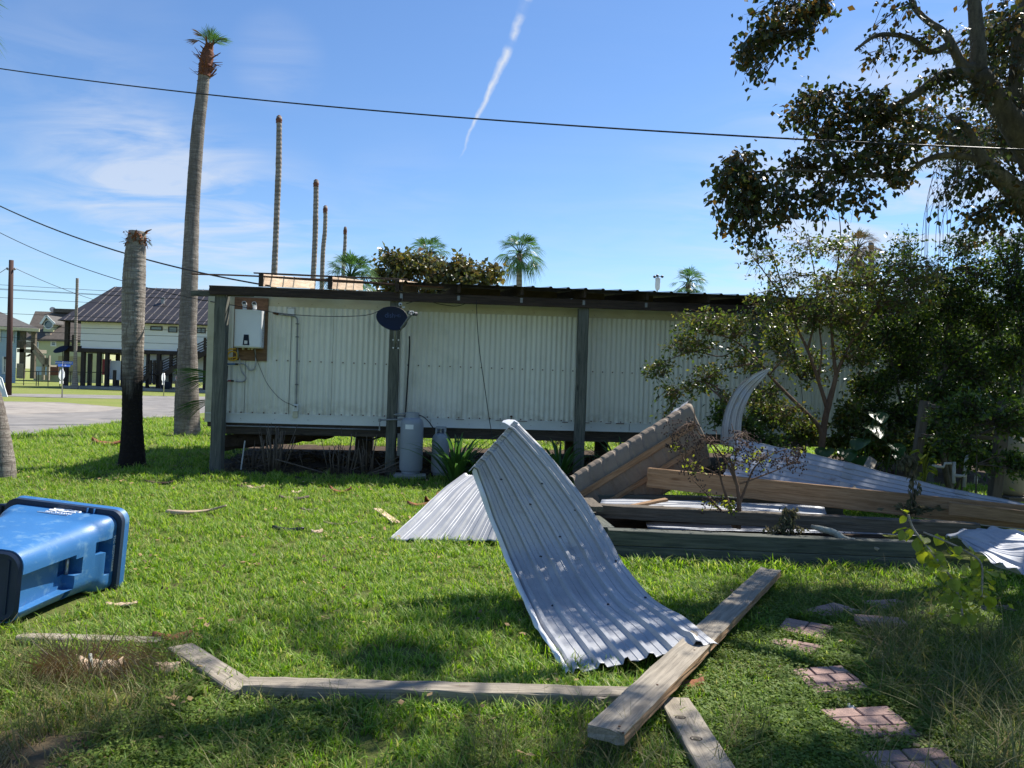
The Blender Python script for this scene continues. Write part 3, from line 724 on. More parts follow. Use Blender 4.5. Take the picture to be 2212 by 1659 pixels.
b = MB(); b.lathe(DP(955,142,12.54), [(.012,0),(.012,.012)], 12, axis=-HV); b.build('lens', Mt['black'], flo)
b = MB(); s_, z_ = 0, 0; p_ = DP(1050,225,12.6); b.box(p_, (.05,.02,.025), HA); b.build('bracket', Mt['pvc'], flo)
def cable(name, P, r, label, cat='cable', mat='black', k=6, group=None):
    b = MB(); b.tube(catmull(P, k), r, 5); return tag(b.build(name, Mt[mat], smooth=True), label, cat, group)
cable('loose_cable', [DP(1130,120,12.6), at(913,648,12.9), at(950,657,13.0), at(985,661,13.0), at(1008,655,13.05), at(1022,651,13.1)], .006, 'thin black cable looping under the beam right of the satellite dish')
cable('antenna_wire', [at(1029,650,13.0), at(1031,700,13.0), at(1036,760,13.05), at(1046,830,13.1), at(1056,900,13.2), at(1066,960,13.2), at(1070,990,13.2)], .007, 'long thin black wire hanging from the beam across the siding right of the tanks')
b = MB(); p = HW(wall(1104,0,-.05)[0],-.05,0); b.tube([HW(wall(1104,900,-.05)[0],-.05,.84), HW(wall(1105,880,-.05)[0],-.05,1.02)], .007, 6); b.lathe(HW(wall(1105,880,-.05)[0],-.05,1.01), [(.02,0),(.024,.015),(.01,.03)], 10)
tag(b.build('grease_stake', Mt['rust'], smooth=True), 'short rusty rod with a round knob standing against the skirt board', 'rod')
s_ = wall(885, 700, -.05)[0]
cable('downlead_cable', [HW(s_,-.3,2.35), HW(s_+.01,-.1,2.2), HW(s_,-.05,1.7), HW(s_-.02,-.05,1.0), HW(s_-.02,-.04,.85)], .014, 'thick black cable running down the siding beside the second post')
# black hose sagging under the floor, gas line
cable('sagging_pipe', [HW(wall(1330/2.458*.5486+439,940,.1)[0],.15,.66), HW(wall(765,940,.1)[0],.15,.60), HW(wall(785,947,.1)[0],.15,.55), HW(wall(805,947,.1)[0],.15,.55), HW(wall(838,935,.1)[0],.15,.66)], .018, 'thick black hose sagging under the floor left of the second post', 'hose')
gl = thing('gas_line', HW(1,-.09,.72), 'long grey steel gas pipe fixed under the skirt board between the first two posts', 'pipe')
sa_ = s2 + .0
b = MB(); b.tube([HW(.35,-.1,.745), HW(s2-.22,-.1,.735)], .013, 8); b.build('run', Mt['greypipe'], gl, smooth=True)
b = MB(); b.tube([HW(s2-.22,-.1,.735), HW(s2-.2,-.12,.74), HW(s2-.2,-.55,.76), HW(s2-.2,-.56,.93), HW(s2+.2,-.57,.95)], .015, 8); b.build('riser', Mt['greypipe'], gl)
for s in (s2-.2,): b = MB(); b.lathe(HW(s,-.56,.9), [(.024,0),(.024,.05)], 8); b.build('elbow', Mt['greypipe'], gl)
b = MB(); b.box(HW(s2+.3,-.45,.96), (.12,.06,.05), HA); b.tube([HW(s2+.2,-.57,.95), HW(s2+.33,-.5,1.0)], .02, 8); b.build('regulator', Mt['greypipe'], gl)
b = MB(); b.hbox(s2+.1, s2+.19, -.45, -.33, .33, .70); tag(b.build('meter_box', Mt['greypipe']), 'narrow grey metal box on the side of the second post behind the tall propane tank', 'metal box')
# --- propane tanks
def tank(base, r, h, lab, collar):
    t = thing('propane_tank', base, lab, 'propane tank', 'propane tanks beside the second post')
    b = MB(); prof = [(r*.80,0),(r*.80,.03),(r*.93,.045),(r,.09),(r,h-.12),(r*.97,h-.075),(r*.86,h-.03),(r*.6,h),(.02,h+.012)]
    b.lathe(base, prof, 40); b.build('shell', Mt['tank'], t, smooth=True, auto=35)
    top = Vector(base) + Vector((0,0,h))
    if collar == 'open':
        b = MB(); b.lathe(top-Vector((0,0,.015)), [(r*.62,0),(r*.60,.10),(r*.58,.10),(r*.58,.0)], 28, cap=False); b.build('collar', Mt['tank'], t, smooth=True, auto=40)
    else:
        b = MB()
        for k in range(-9, 10):
            a0, a1 = R(90+k*14-7), R(90+k*14+7)
            zb_ = .12
            b.hexa([top+Vector((math.cos(a)*q, math.sin(a)*q, z)) for z in (-.01,) for a, q in ((a0,r*.6),(a1,r*.6),(a1,r*.57),(a0,r*.57))] + [top+Vector((math.cos(a)*q, math.sin(a)*q, zb_)) for a, q in ((a0,r*.6),(a1,r*.6),(a1,r*.57),(a0,r*.57))])
        b.box(top+Vector((0,-r*.585,.105)), (r*1.0,.006,.03)); b.box(top+Vector((-r*.5,-r*.42,.05)), (.03,.03,.13)); b.box(top+Vector((r*.5,-r*.42,.05)), (.03,.03,.13))
        b.build('collar', Mt['tank'], t)
    b = MB(); b.lathe(top, [(.025,0),(.02,.05),(.03,.055),(.03,.08),(.012,.085)], 12); b.tube([top+Vector((0,0,.04)), top+Vector((-.07,-.01,.045))], .012, 8); b.build('valve', Mt['greypipe'], t, smooth=True, auto=40)
    return t, top
tb1 = at(887, 1019, 12.75); base1 = (tb1.x, tb1.y, .07)
t1, top1 = tank(base1, .19, .92, 'tall grey propane tank with a paper label, standing on grey blocks beside the second post', 'open')
s__ = .19*1.003
b = MB()
for k in range(6):
    a0 = R(-118+k*7); a1 = R(-118+(k+1)*7)
    pts = [Vector(base1)+Vector((math.cos(a)*.1915, math.sin(a)*.1915, z)) for a, z in ((a0,.735),(a1,.735),(a1,.81),(a0,.81))]; b.quad(*pts)
lb = b.build('paper_label', Mt['whitepaint'], t1)
tb2 = at(950, 1016, 13.0)
t2, top2 = tank((tb2.x, tb2.y, .02), .15, .70, 'shorter grey propane tank with a ring collar, half behind the strappy green plant', 'ring')
cable('gas_hose', [top1+Vector((-.07,-.01,.05)), top1+Vector((-.16,-.05,.06)), top1+Vector((-.30,-.02,.03)), HW(s2+.33,-.5,1.0)], .012, 'grey pigtail hose from the tall tank valve to the regulator on the second post', 'hose', 'greypipe')
cable('gas_hose', [top1+Vector((.06,0,.04)), top1+Vector((.16,-.02,.03)), top1+Vector((.27,.02,-.06)), top2+Vector((-.1,.03,.05)), top2+Vector((0,0,.07))], .009, 'dark rubber hose joining the tall tank to the shorter tank', 'hose', 'darkgrey')
for i, (px, py, w_, d_, h_, lab) in enumerate(((893,1027,.40,.22,.068,'long grey concrete block under the front of the tall propane tank'), (868,1021,.24,.3,.06,'dark concrete block under the left side of the tall propane tank'), (862,1034,.2,.1,.03,'small concrete scrap in the grass left of the tank blocks'))):
    p = at(px, py, 12.62+.02*i); b = MB(); b.box((p.x, p.y+.05*i+.0, h_/2), (w_, d_, h_), HA*(1-i*.8)); tag(b.build('concrete_block', Mt['concrete']), lab, 'concrete block', 'concrete blocks under the propane tank')

# ================================================================== overhead wires
def wire(name, A, B, sag, r, label, group=None, n=24):
    A, B = Vector(A), Vector(B); P = []
    for i in range(n+1):
        t = i/n; p = A.lerp(B, t); p.z -= sag*4*t*(1-t); P.append(p)
    b = MB(); b.tube(P, r, 5); return tag(b.build(name, Mt['black'], smooth=True), label, 'overhead wire', group)
wire('overhead_wire', at(-250,108,12), at(2420,332,5.9), .22, .0085, 'thick black service wire crossing the whole sky, above every roof', None, 40)
wire('overhead_wire', at(-260,290,19.2), HW(s1+.15,PV-.1,3.07), .55, .014, 'thick wire coming down from the left behind the broken stump to the roof corner', None, 30)
e_ = DP(470,235,12.4)
wire('overhead_wire', at(-260,335,17.5), at(513,661,12.6), .55, .007, 'thin wire sloping down in front of both palm trunks towards the water heater', None, 30)
cable('dish_cable', [at(513,661,12.6), at(600,676,12.55), at(690,683,12.5), at(790,681,12.45), e_], .006, 'thin black cable sagging in front of the water heater to the satellite dish')
# ================================================================== far left: houses, poles, signs
def rp(x, y): return (x*.1819, 576+y*.1819)          # close-up 1 -> photo px
def rq(x, y): return (219.4+x*.1653, 603.5+y*.1653)  # close-up 2 -> photo px
def wp(px, py, Y):                                    # point on plane Y
    r = ray(px, py); return CAM + r*(Y/r.y)
Mt['hwhite'] = M('white_lap_siding', (.78,.79,.80), (.74,.75,.76), 1, rough=.6, fine=.03)
Mt['hblue'] = M('pale_blue_siding', (.36,.47,.55), (.33,.44,.52), 1, rough=.7, fine=.03)
Mt['hyellow'] = M('pale_yellow_stucco', (.50,.50,.29), (.46,.46,.26), 1, rough=.8, fine=.04)
Mt['hyellow2'] = M('ochre_wall', (.38,.33,.16), (.34,.30,.14), 1, rough=.8, fine=.04)
Mt['metalroof'] = M('dark_metal_roof', (.038,.034,.034), (.050,.045,.045), .5, rough=.45, metal=.2, fine=.04)
Mt['seam'] = M('roof_seam', (.13,.115,.12), rough=.4, metal=.3)
Mt['shingle'] = M('brown_shingle', (.085,.070,.058), (.12,.10,.082), 3, rough=.95, bump=.3, bs=12, fine=.25)
Mt['shingle2'] = M('grey_shingle', (.09,.085,.08), (.12,.11,.10), 3, rough=.95, fine=.2)
Mt['blackwood'] = M('dark_stained_timber', (.022,.015,.013), (.035,.024,.020), 3, rough=.7)
Mt['glass'] = M('window_glass', (.05,.10,.13), (.08,.14,.17), .7, rough=.12, spec=.8, fine=.02)
Mt['trimw'] = M('white_trim_paint', (.66,.66,.62), rough=.6, fine=.03)
Mt['creosote'] = M('creosote_pole', (.045,.022,.018), (.07,.036,.03), 4, (1,1,.1), rough=.9, fine=.2)
Mt['redbrown'] = M('red_brown_fence', (.10,.04,.03), rough=.9)
Mt['signblue'] = M('street_sign_blue', (.03,.10,.42), rough=.4, fine=.02)
Mt['signback'] = M('sign_back_aluminium', (.60,.62,.60), rough=.5, metal=.1, fine=.03)
Mt['signyellow'] = M('yellow_plate', (.62,.42,.06), rough=.6, fine=.05)
def wpoly(b, pts, Y, th):               # traced outline extruded to real thickness
    P = [wp(x, y, Y) for x, y in pts]; n = len(P); i = len(b.V)
    b.V += [tuple(p) for p in P] + [(p.x, p.y+th, p.z) for p in P]
    b.face(*range(i, i+n)); b.face(*[i+n+k for k in range(n)][::-1])
    for k in range(n): b.face(i+k, i+n+k, i+n+(k+1)%n, i+(k+1)%n)
def wrect(b, x0, y0, x1, y1, Y, th):     # upright box whose corners fall on two photo points
    A = wp(x0, y0, Y); B = wp(x1, y1, Y)
    b.hexa([(A.x,Y,B.z),(B.x,Y,B.z),(B.x,Y+th,B.z),(A.x,Y+th,B.z),(A.x,Y,A.z),(B.x,Y,A.z),(B.x,Y+th,A.z),(A.x,Y+th,A.z)])
def window(parent, x0, y0, x1, y1, Y, mat='trimw', mull=0, hz=0, fw=.07):
    A = wp(x0, y0, Y); B = wp(x1, y1, Y); fr = MB()
    for q in ((A.x,B.x,B.z,B.z+fw),(A.x,B.x,A.z-fw,A.z),(A.x,A.x+fw,B.z+fw,A.z-fw),(B.x-fw,B.x,B.z+fw,A.z-fw)):
        fr.hexa([(q[0],Y-.06,q[2]),(q[1],Y-.06,q[2]),(q[1],Y-.004,q[2]),(q[0],Y-.004,q[2]),(q[0],Y-.06,q[3]),(q[1],Y-.06,q[3]),(q[1],Y-.004,q[3]),(q[0],Y-.004,q[3])])
    for k in range(mull):
        x = A.x+(B.x-A.x)*(k+1)/(mull+1); fr.box((x, Y-.035, (A.z+B.z)/2), (.05,.04,A.z-B.z-2*fw))
    if hz: fr.box(((A.x+B.x)/2, Y-.036, (A.z+B.z)/2), (B.x-A.x-2*fw,.04,.05))
    w = fr.build('window', Mt[mat], parent)
    g = MB(); g.hexa([(A.x+fw,Y-.025,B.z+fw),(B.x-fw,Y-.025,B.z+fw),(B.x-fw,Y-.008,B.z+fw),(A.x+fw,Y-.008,B.z+fw),(A.x+fw,Y-.025,A.z-fw),(B.x-fw,Y-.025,A.z-fw),(B.x-fw,Y-.008,A.z-fw),(A.x+fw,Y-.008,A.z-fw)])
    g.build('pane', Mt['glass'], w)
# ---- dark roofed raised house
YD = 66.
hd = thing('raised_house', (wp(300,836,YD).x, YD, 0), 'white raised house with a dark ribbed metal roof, on dark piles over a concrete slab', 'house')
xl = wp(176,700,YD).x; xr = wp(560,700,YD).x
zt = wp(300,699,YD).z; zf = wp(300,756,YD).z
slabz = .35
b = MB(); b.hexa([(xl,YD,zf),(xr,YD,zf),(xr,YD+9,zf),(xl,YD+9,zf),(xl,YD,zt),(xr,YD,zt),(xr,YD+9,zt),(xl,YD+9,zt)]); b.build('wall', Mt['hwhite'], hd)
nlap = 12
for k in range(nlap):                   # lap boards
    z0 = zf + (zt-zf)*k/nlap; z1 = zf + (zt-zf)*(k+1)/nlap
    b = MB(); b.hexa([(xl-.01,YD-.045,z0),(xr,YD-.045,z0),(xr,YD-.002,z0),(xl-.01,YD-.002,z0),(xl-.01,YD-.02,z1-.004),(xr,YD-.02,z1-.004),(xr,YD-.002,z1-.004),(xl-.01,YD-.002,z1-.004)]); b.build('lap_board', Mt['hwhite'], hd)
# roof
ez = wp(125,691,YD-1).z; xe = wp(125,691,YD-1).x; xre = xr+.8
xk = wp(216,658,YD+2.5).x; zk = wp(216,658,YD+2.5).z; xri = wp(247,620,YD+5).x; zri = wp(300,621,YD+5).z
yA, yB, yR = YD-1.0, YD+11, YD+5.
b = MB()
ridge_l = (xri, yR, zri); ridge_r = (xre, yR, zri)
kl = (xk, yR-2.2, zk)
el = (xe, yA, ez); er = (xre, yA, ez+.0)
kink_r = (xre, yA+2.9, zk)
kl2 = (xk, yA+2.9, zk)
def slab(b, pts, t=.06):
    n = len(pts); i = len(b.V); b.V += [tuple(p) for p in pts] + [(p[0],p[1],p[2]-t) for p in pts]
    b.face(*range(i, i+n)); b.face(*[i+n+k for k in range(n)][::-1])
    for k in range(n): b.face(i+k, i+n+k, i+n+(k+1)%n, i+(k+1)%n)
slab(b, [el, er, kink_r, kl2]); slab(b, [kl2, kink_r, ridge_r, ridge_l])
slab(b, [(xe,yB,ez), el, kl2, ridge_l, (xk, yB-2.9, zk)]); slab(b, [(xre,yB,ez),(xe,yB,ez),(xk,yB-2.9,zk),ridge_l,ridge_r])
rfh = b.build('roof', Mt['metalroof'], hd)
nseam = 42
for k in range(nseam):
    x = xe + .5 + k*.62
    if x > xre: break
    def lerp3(a, c, t): return Vector(a).lerp(Vector(c), t)
    # lower slope
    top_t = 1. if x > xk else max(0, (x-xe)/(xk-xe))
    p0 = Vector((x, yA, ez+.02)); p1 = Vector((x, yA+2.9*top_t, ez+(zk-ez)*top_t+.02))
    pts = [p0, p1]
    if x > xk:
        t2 = 1. if x > xri else (x-xk)/(xri-xk)
        pts.append(Vector((x, yA+2.9+(yR-yA-2.9)*t2, zk+(zri-zk)*t2+.02)))
    b = MB(); b.tube(pts, .028, 4); b.build('seam', Mt['seam'], rfh)
b = MB(); slab(b, [(xe,yA-.03,ez+.02),(xre,yA-.03,ez+.02),(xre,yA+.0,ez+.02),(xe,yA+.0,ez+.02)], .07); b.build('gutter_board', Mt['blackwood'], hd)
p = wp(*rq(800,295), YD+2.4); b = MB(); b.lathe((p.x,p.y,p.z-.2), [(.14,0),(.14,.45),(.22,.47),(.2,.6)], 12); b.build('roof_vent', Mt['greypipe'], hd)
for q in ((640,595,795,655,0),(875,600,990,680,0),(1245,615,1360,690,1)):
    window(hd, *rq(q[0],q[1]+16), *rq(q[2],q[3]+16), YD-.05, 'blackwood', mull=q[4])
zb0 = wp(300,764,YD-.1).z
b = MB(); b.hexa([(wp(138,757,YD).x,YD-.2,zb0),(xr,YD-.2,zb0),(xr,YD+9,zb0),(wp(138,757,YD).x,YD+9,zb0)] + [(wp(138,757,YD).x,YD-.2,zf),(xr,YD-.2,zf),(xr,YD+9,zf),(wp(138,757,YD).x,YD+9,zf)]); b.build('floor_beam', Mt['blackwood'], hd)
# piles front row and rear row
for x0, x1 in ((138,146),(175,182.5),(209,217),(227,234),(262,268),(316,321),(338.5,346),(366,371),(381.5,385),(440,446),(470,477),(500,507)):
    A = wp(x0,760,YD-.1); B = wp(x1,760,YD-.1)
    top = (zt if x0 < 140 else zb0)
    b = MB(); b.hexa([(A.x,YD-.1,0),(B.x,YD-.1,0),(B.x,YD+.2,0),(A.x,YD+.2,0),(A.x,YD-.1,top),(B.x,YD-.1,top),(B.x,YD+.2,top),(A.x,YD+.2,top)]); b.build('pile', Mt['blackwood'], hd)
for x0 in (190,250,300,350,410,455):
    A = wp(x0,760,YD+5); b = MB(); b.hexa([(A.x,YD+5,0),(A.x+.3,YD+5,0),(A.x+.3,YD+5.3,0),(A.x,YD+5.3,0),(A.x,YD+5,zb0),(A.x+.3,YD+5,zb0),(A.x+.3,YD+5.3,zb0),(A.x,YD+5.3,zb0)]); b.build('pile', Mt['blackwood'], hd)
# slab and ground floor stores
b = MB(); b.hexa([(wp(140,830,YD-1).x,YD-1.2,0),(xr,YD-1.2,0),(xr,YD+9,0),(wp(140,830,YD-1).x,YD+9,0),(wp(140,830,YD-1).x,YD-1.2,.22),(xr,YD-1.2,.22),(xr,YD+9,.22),(wp(140,830,YD-1).x,YD+9,.22)]); b.build('slab', Mt['concrete'], hd)
b = MB(); wrect(b, *rq(110,1060), *rq(245,1316), YD+.6, 1.5); b.build('store_box', Mt['hwhite'], hd)
b = MB(); wrect(b, *rq(530,968), *rq(895,1365), YD+.5, 3.5); b.build('store_wall', Mt['hwhite'], hd)
b = MB(); wrect(b, *rq(915,968), *rq(1900,1365), YD+.45, 4); b.build('store_wall', Mt['hwhite'], hd)
b = MB(); wrect(b, *rq(10,1040), *rq(100,1250), YD+8.2, .3); b.build('rear_panel', Mt['redp'], hd)
# deck and its rail at the left end
b = MB(); wrect(b, 145,746,176,757, YD-.05, 9); b.build('deck', Mt['blackwood'], hd)
for y in (822,846,870,893,918,940): b = MB(); wrect(b, *rp(800,y), *rp(962,y+11), YD-.02, .05); b.build('deck_slat', Mt['blackwood'], hd)
b = MB(); wrect(b, *rp(855,808), *rp(872,990), YD-.1, .1); b.build('deck_post', Mt['blackwood'], hd)
# stairs
YS = YD-1.1
def wbeam(n, a, c, th, mat, par, Y=YS, w=.06):
    A = wp(*a, Y); B = wp(*c, Y); return beam(n, A, B, w, th, Mt[mat], par, seg=1, jit=0)
wbeam('stringer', rq(1420,925), rq(800,1250), .42, 'blackwood', hd, YS)
wbeam('stringer', rq(1420,925), rq(800,1250), .42, 'blackwood', hd, YS+1.1)
wbeam('stringer', rq(640,1240), rq(380,1430), .38, 'blackwood', hd, YS)
for k in range(5):
    wbeam('stair_rail', rq(1400,780+k*33), rq(790,1070+k*33), .085, 'blackwood', hd, YS-.03, .04)
    wbeam('stair_rail', rq(640,1100+k*33), rq(330,1290+k*33), .085, 'blackwood', hd, YS-.03, .04)
    wbeam('landing_rail', rq(620,1098+k*24), rq(790,1100+k*24), .07, 'blackwood', hd, YS-.03, .04)
for x, y0, y1 in ((998,900,1060),(1035,905,1050),(633,1055,1378),(683,1055,1378),(770,1058,1380),(1345,762,905),(1385,766,905)):
    b = MB(); wrect(b, *rq(x-10,y0), *rq(x+12,y1), YS-.1, .14); b.build('newel_post', Mt['blackwood'], hd)
b = MB(); wrect(b, *rq(620,1232), *rq(790,1252), YS-.1, 1.3); b.build('landing', Mt['blackwood'], hd)
b = MB(); wrect(b, *rq(1340,900), *rq(1500,980), YS-.1, 1.3); b.build('landing', Mt['blackwood'], hd)
b = MB(); wrect(b, *rq(148,1185), *rq(178,1395), YD-1.3, .15); tag(b.build('short_post', Mt['blackwood']), 'short dark post standing in front of the white box under the raised house', 'post')
pl = thing('potted_plant', wp(*rq(845,1380), YS-.6), 'dark potted plant on the slab under the stairs of the raised house', 'potted plant')
b = MB(); p = wp(*rq(840,1378), YS-.6); b.lathe((p.x,p.y,.22), [(.3,0),(.42,.25),(.38,.62),(.3,.62)], 14); b.build('pot', Mt['navy'], pl, smooth=True, auto=40)

# ---- yellow house behind
YY = 96.
hy = thing('yellow_house', (wp(130,820,YY).x, YY, 0), 'pale yellow house with a brown shingle roof and a gabled dormer behind the raised house', 'house')
xa = wp(74,760,YY).x; xb = wp(225,760,YY).x; ze = wp(110,734,YY).z
b = MB(); b.hexa([(xa,YY,0),(xb,YY,0),(xb,YY+10,0),(xa,YY+10,0),(xa,YY,ze),(xb,YY,ze),(xb,YY+10,ze),(xa,YY+10,ze)]); b.build('wall', Mt['hyellow'], hy)
zr = wp(100,673,YY+5).z; x_l = wp(59,700,YY-.6).x-2.2; x_r1 = wp(76,673,YY+5).x
eL = (wp(50,733,YY-.6).x, YY-.6, ze-.0)
b = MB()
slab(b, [eL, (xb+.8,YY-.6,ze), (xb+.8,YY+5,zr), (x_r1,YY+5,zr)], .2)
slab(b, [(eL[0],YY+10.6,ze), eL, (x_r1,YY+5,zr)], .2)
slab(b, [(xb+.8,YY+10.6,ze),(eL[0],YY+10.6,ze),(x_r1,YY+5,zr),(xb+.8,YY+5,zr)], .2)
ry = b.build('roof', Mt['shingle'], hy)
b = MB(); zz = wp(140,671.5,YY+5).z; b.box(((wp(121,672,YY+5).x+xb)/2, YY+5, zr+.15), (xb-wp(121,672,YY+5).x, 1.2, .5)); b.build('raised_ridge', Mt['shingle'], ry)
b = MB(); p = wp(*rp(630,512), YY+5); b.lathe((p.x,p.y,p.z-.5), [(.03,0),(.03,.5)], 6); b.lathe((p.x,p.y-.1,p.z), [(.02,0),(.36,.08)], 16, axis=(.5,-.8,.3)); b.build('roof_aerial_dish', Mt['greypipe'], ry)
p = wp(*rp(585,820), YY+.6); b = MB(); b.box((p.x, p.y, p.z), (.7,.6,.5)); b.build('roof_vent', Mt['tanwood'], ry)
dm = MB(); YM = YY+.9
A = wp(*rp(518,680), YM); B = wp(*rp(632,760), YM)
dm.hexa([(A.x,YM,B.z-.6),(B.x,YM,B.z-.6),(B.x,YM+3,B.z-.6),(A.x,YM+3,B.z-.6),(A.x,YM,A.z),(B.x,YM,A.z),(B.x,YM+3,A.z),(A.x,YM+3,A.z)])
C = wp(*rp(575,590), YM); i = len(dm.V); dm.V += [(A.x,YM,A.z),(B.x,YM,A.z),(C.x,YM,C.z)]; dm.face(i,i+1,i+2)
dw = dm.build('dormer', Mt['hyellow'], hy)
b = MB(); L_ = wp(*rp(485,672), YM-.4); Rr = wp(*rp(652,672), YM-.4)
slab(b, [(L_.x,YM-.4,L_.z),(C.x,YM-.4,C.z+.15),(C.x,YM+4.5,C.z+.15),(L_.x,YM+4.5,L_.z)], .18); slab(b, [(C.x,YM-.4,C.z+.15),(Rr.x,YM-.4,Rr.z),(Rr.x,YM+4.5,Rr.z),(C.x,YM+4.5,C.z+.15)], .18)
b.build('dormer_roof', Mt['shingle2'], dw)
for (a_, c_) in ((L_,C),(C,Rr)): beam('dormer_trim', (a_.x,YM-.45,a_.z+(.15 if a_ is C else 0)-.1), (c_.x,YM-.45,c_.z+(.15 if c_ is C else 0)-.1), .08, .28, Mt['trimw'], dw, seg=1, jit=0)
p = wp(*rp(578,688), YM-.02); b = MB(); b.lathe((p.x,YM-.02,p.z), [(.62,0),(.62,.06),(.50,.06),(.5,.02)], 24, axis=(0,-1,0)); b.build('window_ring', Mt['trimw'], dw)
b = MB(); b.lathe((p.x,YM-.03,p.z), [(.49,0),(.49,.03)], 24, axis=(0,-1,0)); b.build('round_pane', Mt['glass'], dw)
window(hy, *rp(413,883), *rp(462,975), YY-.01, hz=1, fw=.12); window(hy, *rp(603,883), *rp(672,948), YY-.01, hz=1, fw=.16)
b = MB(); wrect(b, *rp(692,1060), *rp(952,1290), YY-.02, .015); b.build('carport_wall', Mt['hyellow2'], hy)
b = MB(); wrect(b, *rp(578,1175), *rp(690,1292), YY-3, .08); tag(b.build('board_fence', Mt['redbrown']), 'dark red brown board fence in front of the yellow house', 'fence')
b = MB(); wrect(b, *rp(395,1185), *rp(560,1290), YY-1.5, 1.2); tag(b.build('utility_trailer', Mt['hblue']), 'low pale blue box trailer parked behind the wooden stairs', 'trailer')
# ---- blue house, far left
YB = 80.
hb = thing('blue_house', (wp(0,826,YB).x, YB, 0), 'pale blue lap sided house at the left edge with a grey roof and a porch', 'house')
xw = wp(35.5,760,YB).x; x0_ = wp(-90,760,YB).x; zw = wp(20,706,YB).z
b = MB(); kB = (YB+9)/YB; b.hexa([(x0_,YB,0),(xw,YB,0),(xw*kB,YB+9,0),(x0_*kB,YB+9,0),(x0_,YB,zw),(xw,YB,zw),(xw*kB,YB+9,zw),(x0_*kB,YB+9,zw)]); b.build('wall', Mt['hblue'], hb)
for k in range(26):
    z0 = zw*k/26; z1 = zw*(k+1)/26
    b = MB(); b.hexa([(x0_,YB-.07,z0),(xw,YB-.07,z0),(xw,YB-.002,z0),(x0_,YB-.002,z0),(x0_,YB-.02,z1-.008),(xw,YB-.02,z1-.008),(xw,YB-.002,z1-.008),(x0_,YB-.002,z1-.008)]); b.build('lap_board', Mt['hblue'], hb)
E1 = wp(86,713,YB-.6); P1 = wp(0,673,YB+4.5); xL = x0_-1
b = MB(); zE = wp(0,704,YB-.6).z
slab(b, [(xL,YB-.6,zE+.15),(E1.x,YB-.6,E1.z+.1),(wp(-10,669,YB+4.5).x,YB+4.5,wp(-10,669,YB+4.5).z),(xL,YB+4.5,wp(-10,669,YB+4.5).z)], .16)
slab(b, [(E1.x,YB-.6,E1.z+.1),(E1.x*(YB+9.6)/YB-1.5,YB+9.6,E1.z+.1),(wp(-10,669,YB+4.5).x,YB+4.5,wp(-10,669,YB+4.5).z)], .16)
b.build('roof', Mt['shingle2'], hb)
beam('fascia', (xL,YB-.68,zE-.0), (E1.x,YB-.68,E1.z-.03), .1, .32, Mt['creamtrim'], hb, seg=1, jit=0)
window(hb, *rp(150,750), *rp(166,905), YB-.08, fw=.14); window(hb, *rp(33,1065), *rp(86,1275), YB-.08, hz=1, fw=.2); window(hb, *rp(-60,745), *rp(8,895), YB-.08, hz=1, fw=.2)
b = MB(); wrect(b, *rp(45,1068), *rp(75,1100), YB-.6, .5); b.build('window_air_conditioner', Mt['darkgrey'], hb)
# porch deck
YP = YB-.2
b = MB(); wrect(b, *rp(202,975), *rp(400,1022), YP, 2.2); b.build('porch_deck', Mt['graywood'], hb)
b = MB(); wrect(b, *rp(203,730), *rp(245,968), YP+5, .1); b.build('porch_door', Mt['glass'], hb)
for x0, x1, y0, y1 in ((240,276,738,1330),(372,402,745,1330)):
    b = MB(); wrect(b, *rp(x0,y0), *rp(x1,y1), YP, .3); b.build('porch_post', Mt['oldwood'], hb)
b = MB(); wrect(b, *rp(202,878), *rp(392,888), YP-.1, .08); b.build('porch_rail', Mt['graywood'], hb)
b = MB(); wrect(b, *rp(202,960), *rp(392,968), YP-.1, .08); b.build('porch_rail', Mt['graywood'], hb)
for k in range(17):
    b = MB(); x = 208+k*11; wrect(b, *rp(x,888), *rp(x+5,960), YP-.08, .04); b.build('baluster', Mt['oldwood'], hb)
wbeam('stair_stringer', rp(398,990), rp(520,1160), .35, 'graywood', hb, YP-.1)
wbeam('stair_rail', rp(398,915), rp(520,1058), .10, 'graywood', hb, YP-.1)
for k in range(10):
    t = k/10; x = 404+t*116; y = 925+t*138
    b = MB(); wrect(b, *rp(x,y), *rp(x+5,y+70), YP-.08, .04); b.build('baluster', Mt['oldwood'], hb)
for x0, x1, y0, y1 in ((496,518,1160,1345),(513,526,1055,1180),(556,576,1180,1350),(573,584,1055,1180)):
    b = MB(); wrect(b, *rp(x0,y0), *rp(x1,y1), YP-.2, .22); b.build('landing_post', Mt['graywood'], hb)
b = MB(); wrect(b, *rp(513,1165), *rp(584,1188), YP-.2, 1.3); b.build('landing', Mt['graywood'], hb)
b = MB(); wrect(b, *rp(520,1080), *rp(578,1088), YP-.2, .06); b.build('landing_rail', Mt['graywood'], hb)
for k in range(7): b = MB(); wrect(b, *rp(526+k*7,1088), *rp(529+k*7,1165), YP-.18, .04); b.build('baluster', Mt['oldwood'], hb)
for k in range(9):
    b = MB(); t = k/8; wrect(b, *rp(300+t*10, 1030+t*18), *rp(350-t*2+8,1038+t*18), YP+.4, .8); 
    b = MB(); wrect(b, *rp(400+t*14,1045+t*14), *rp(440+t*34,1052+t*14), YP+.4, .5); b.build('stair_tread', Mt['darkwood'], hb)
    b = MB(); wrect(b, *rp(365-t*66,1035+t*24), *rp(310-t*36+36,1043+t*24), YP+.9, .5); b.build('stair_tread', Mt['darkwood'], hb)
b = MB(); wrect(b, *rp(198,1148), *rp(272,1328), YP-.3, .08); b.build('skirt_fence', Mt['graywood'], hb)
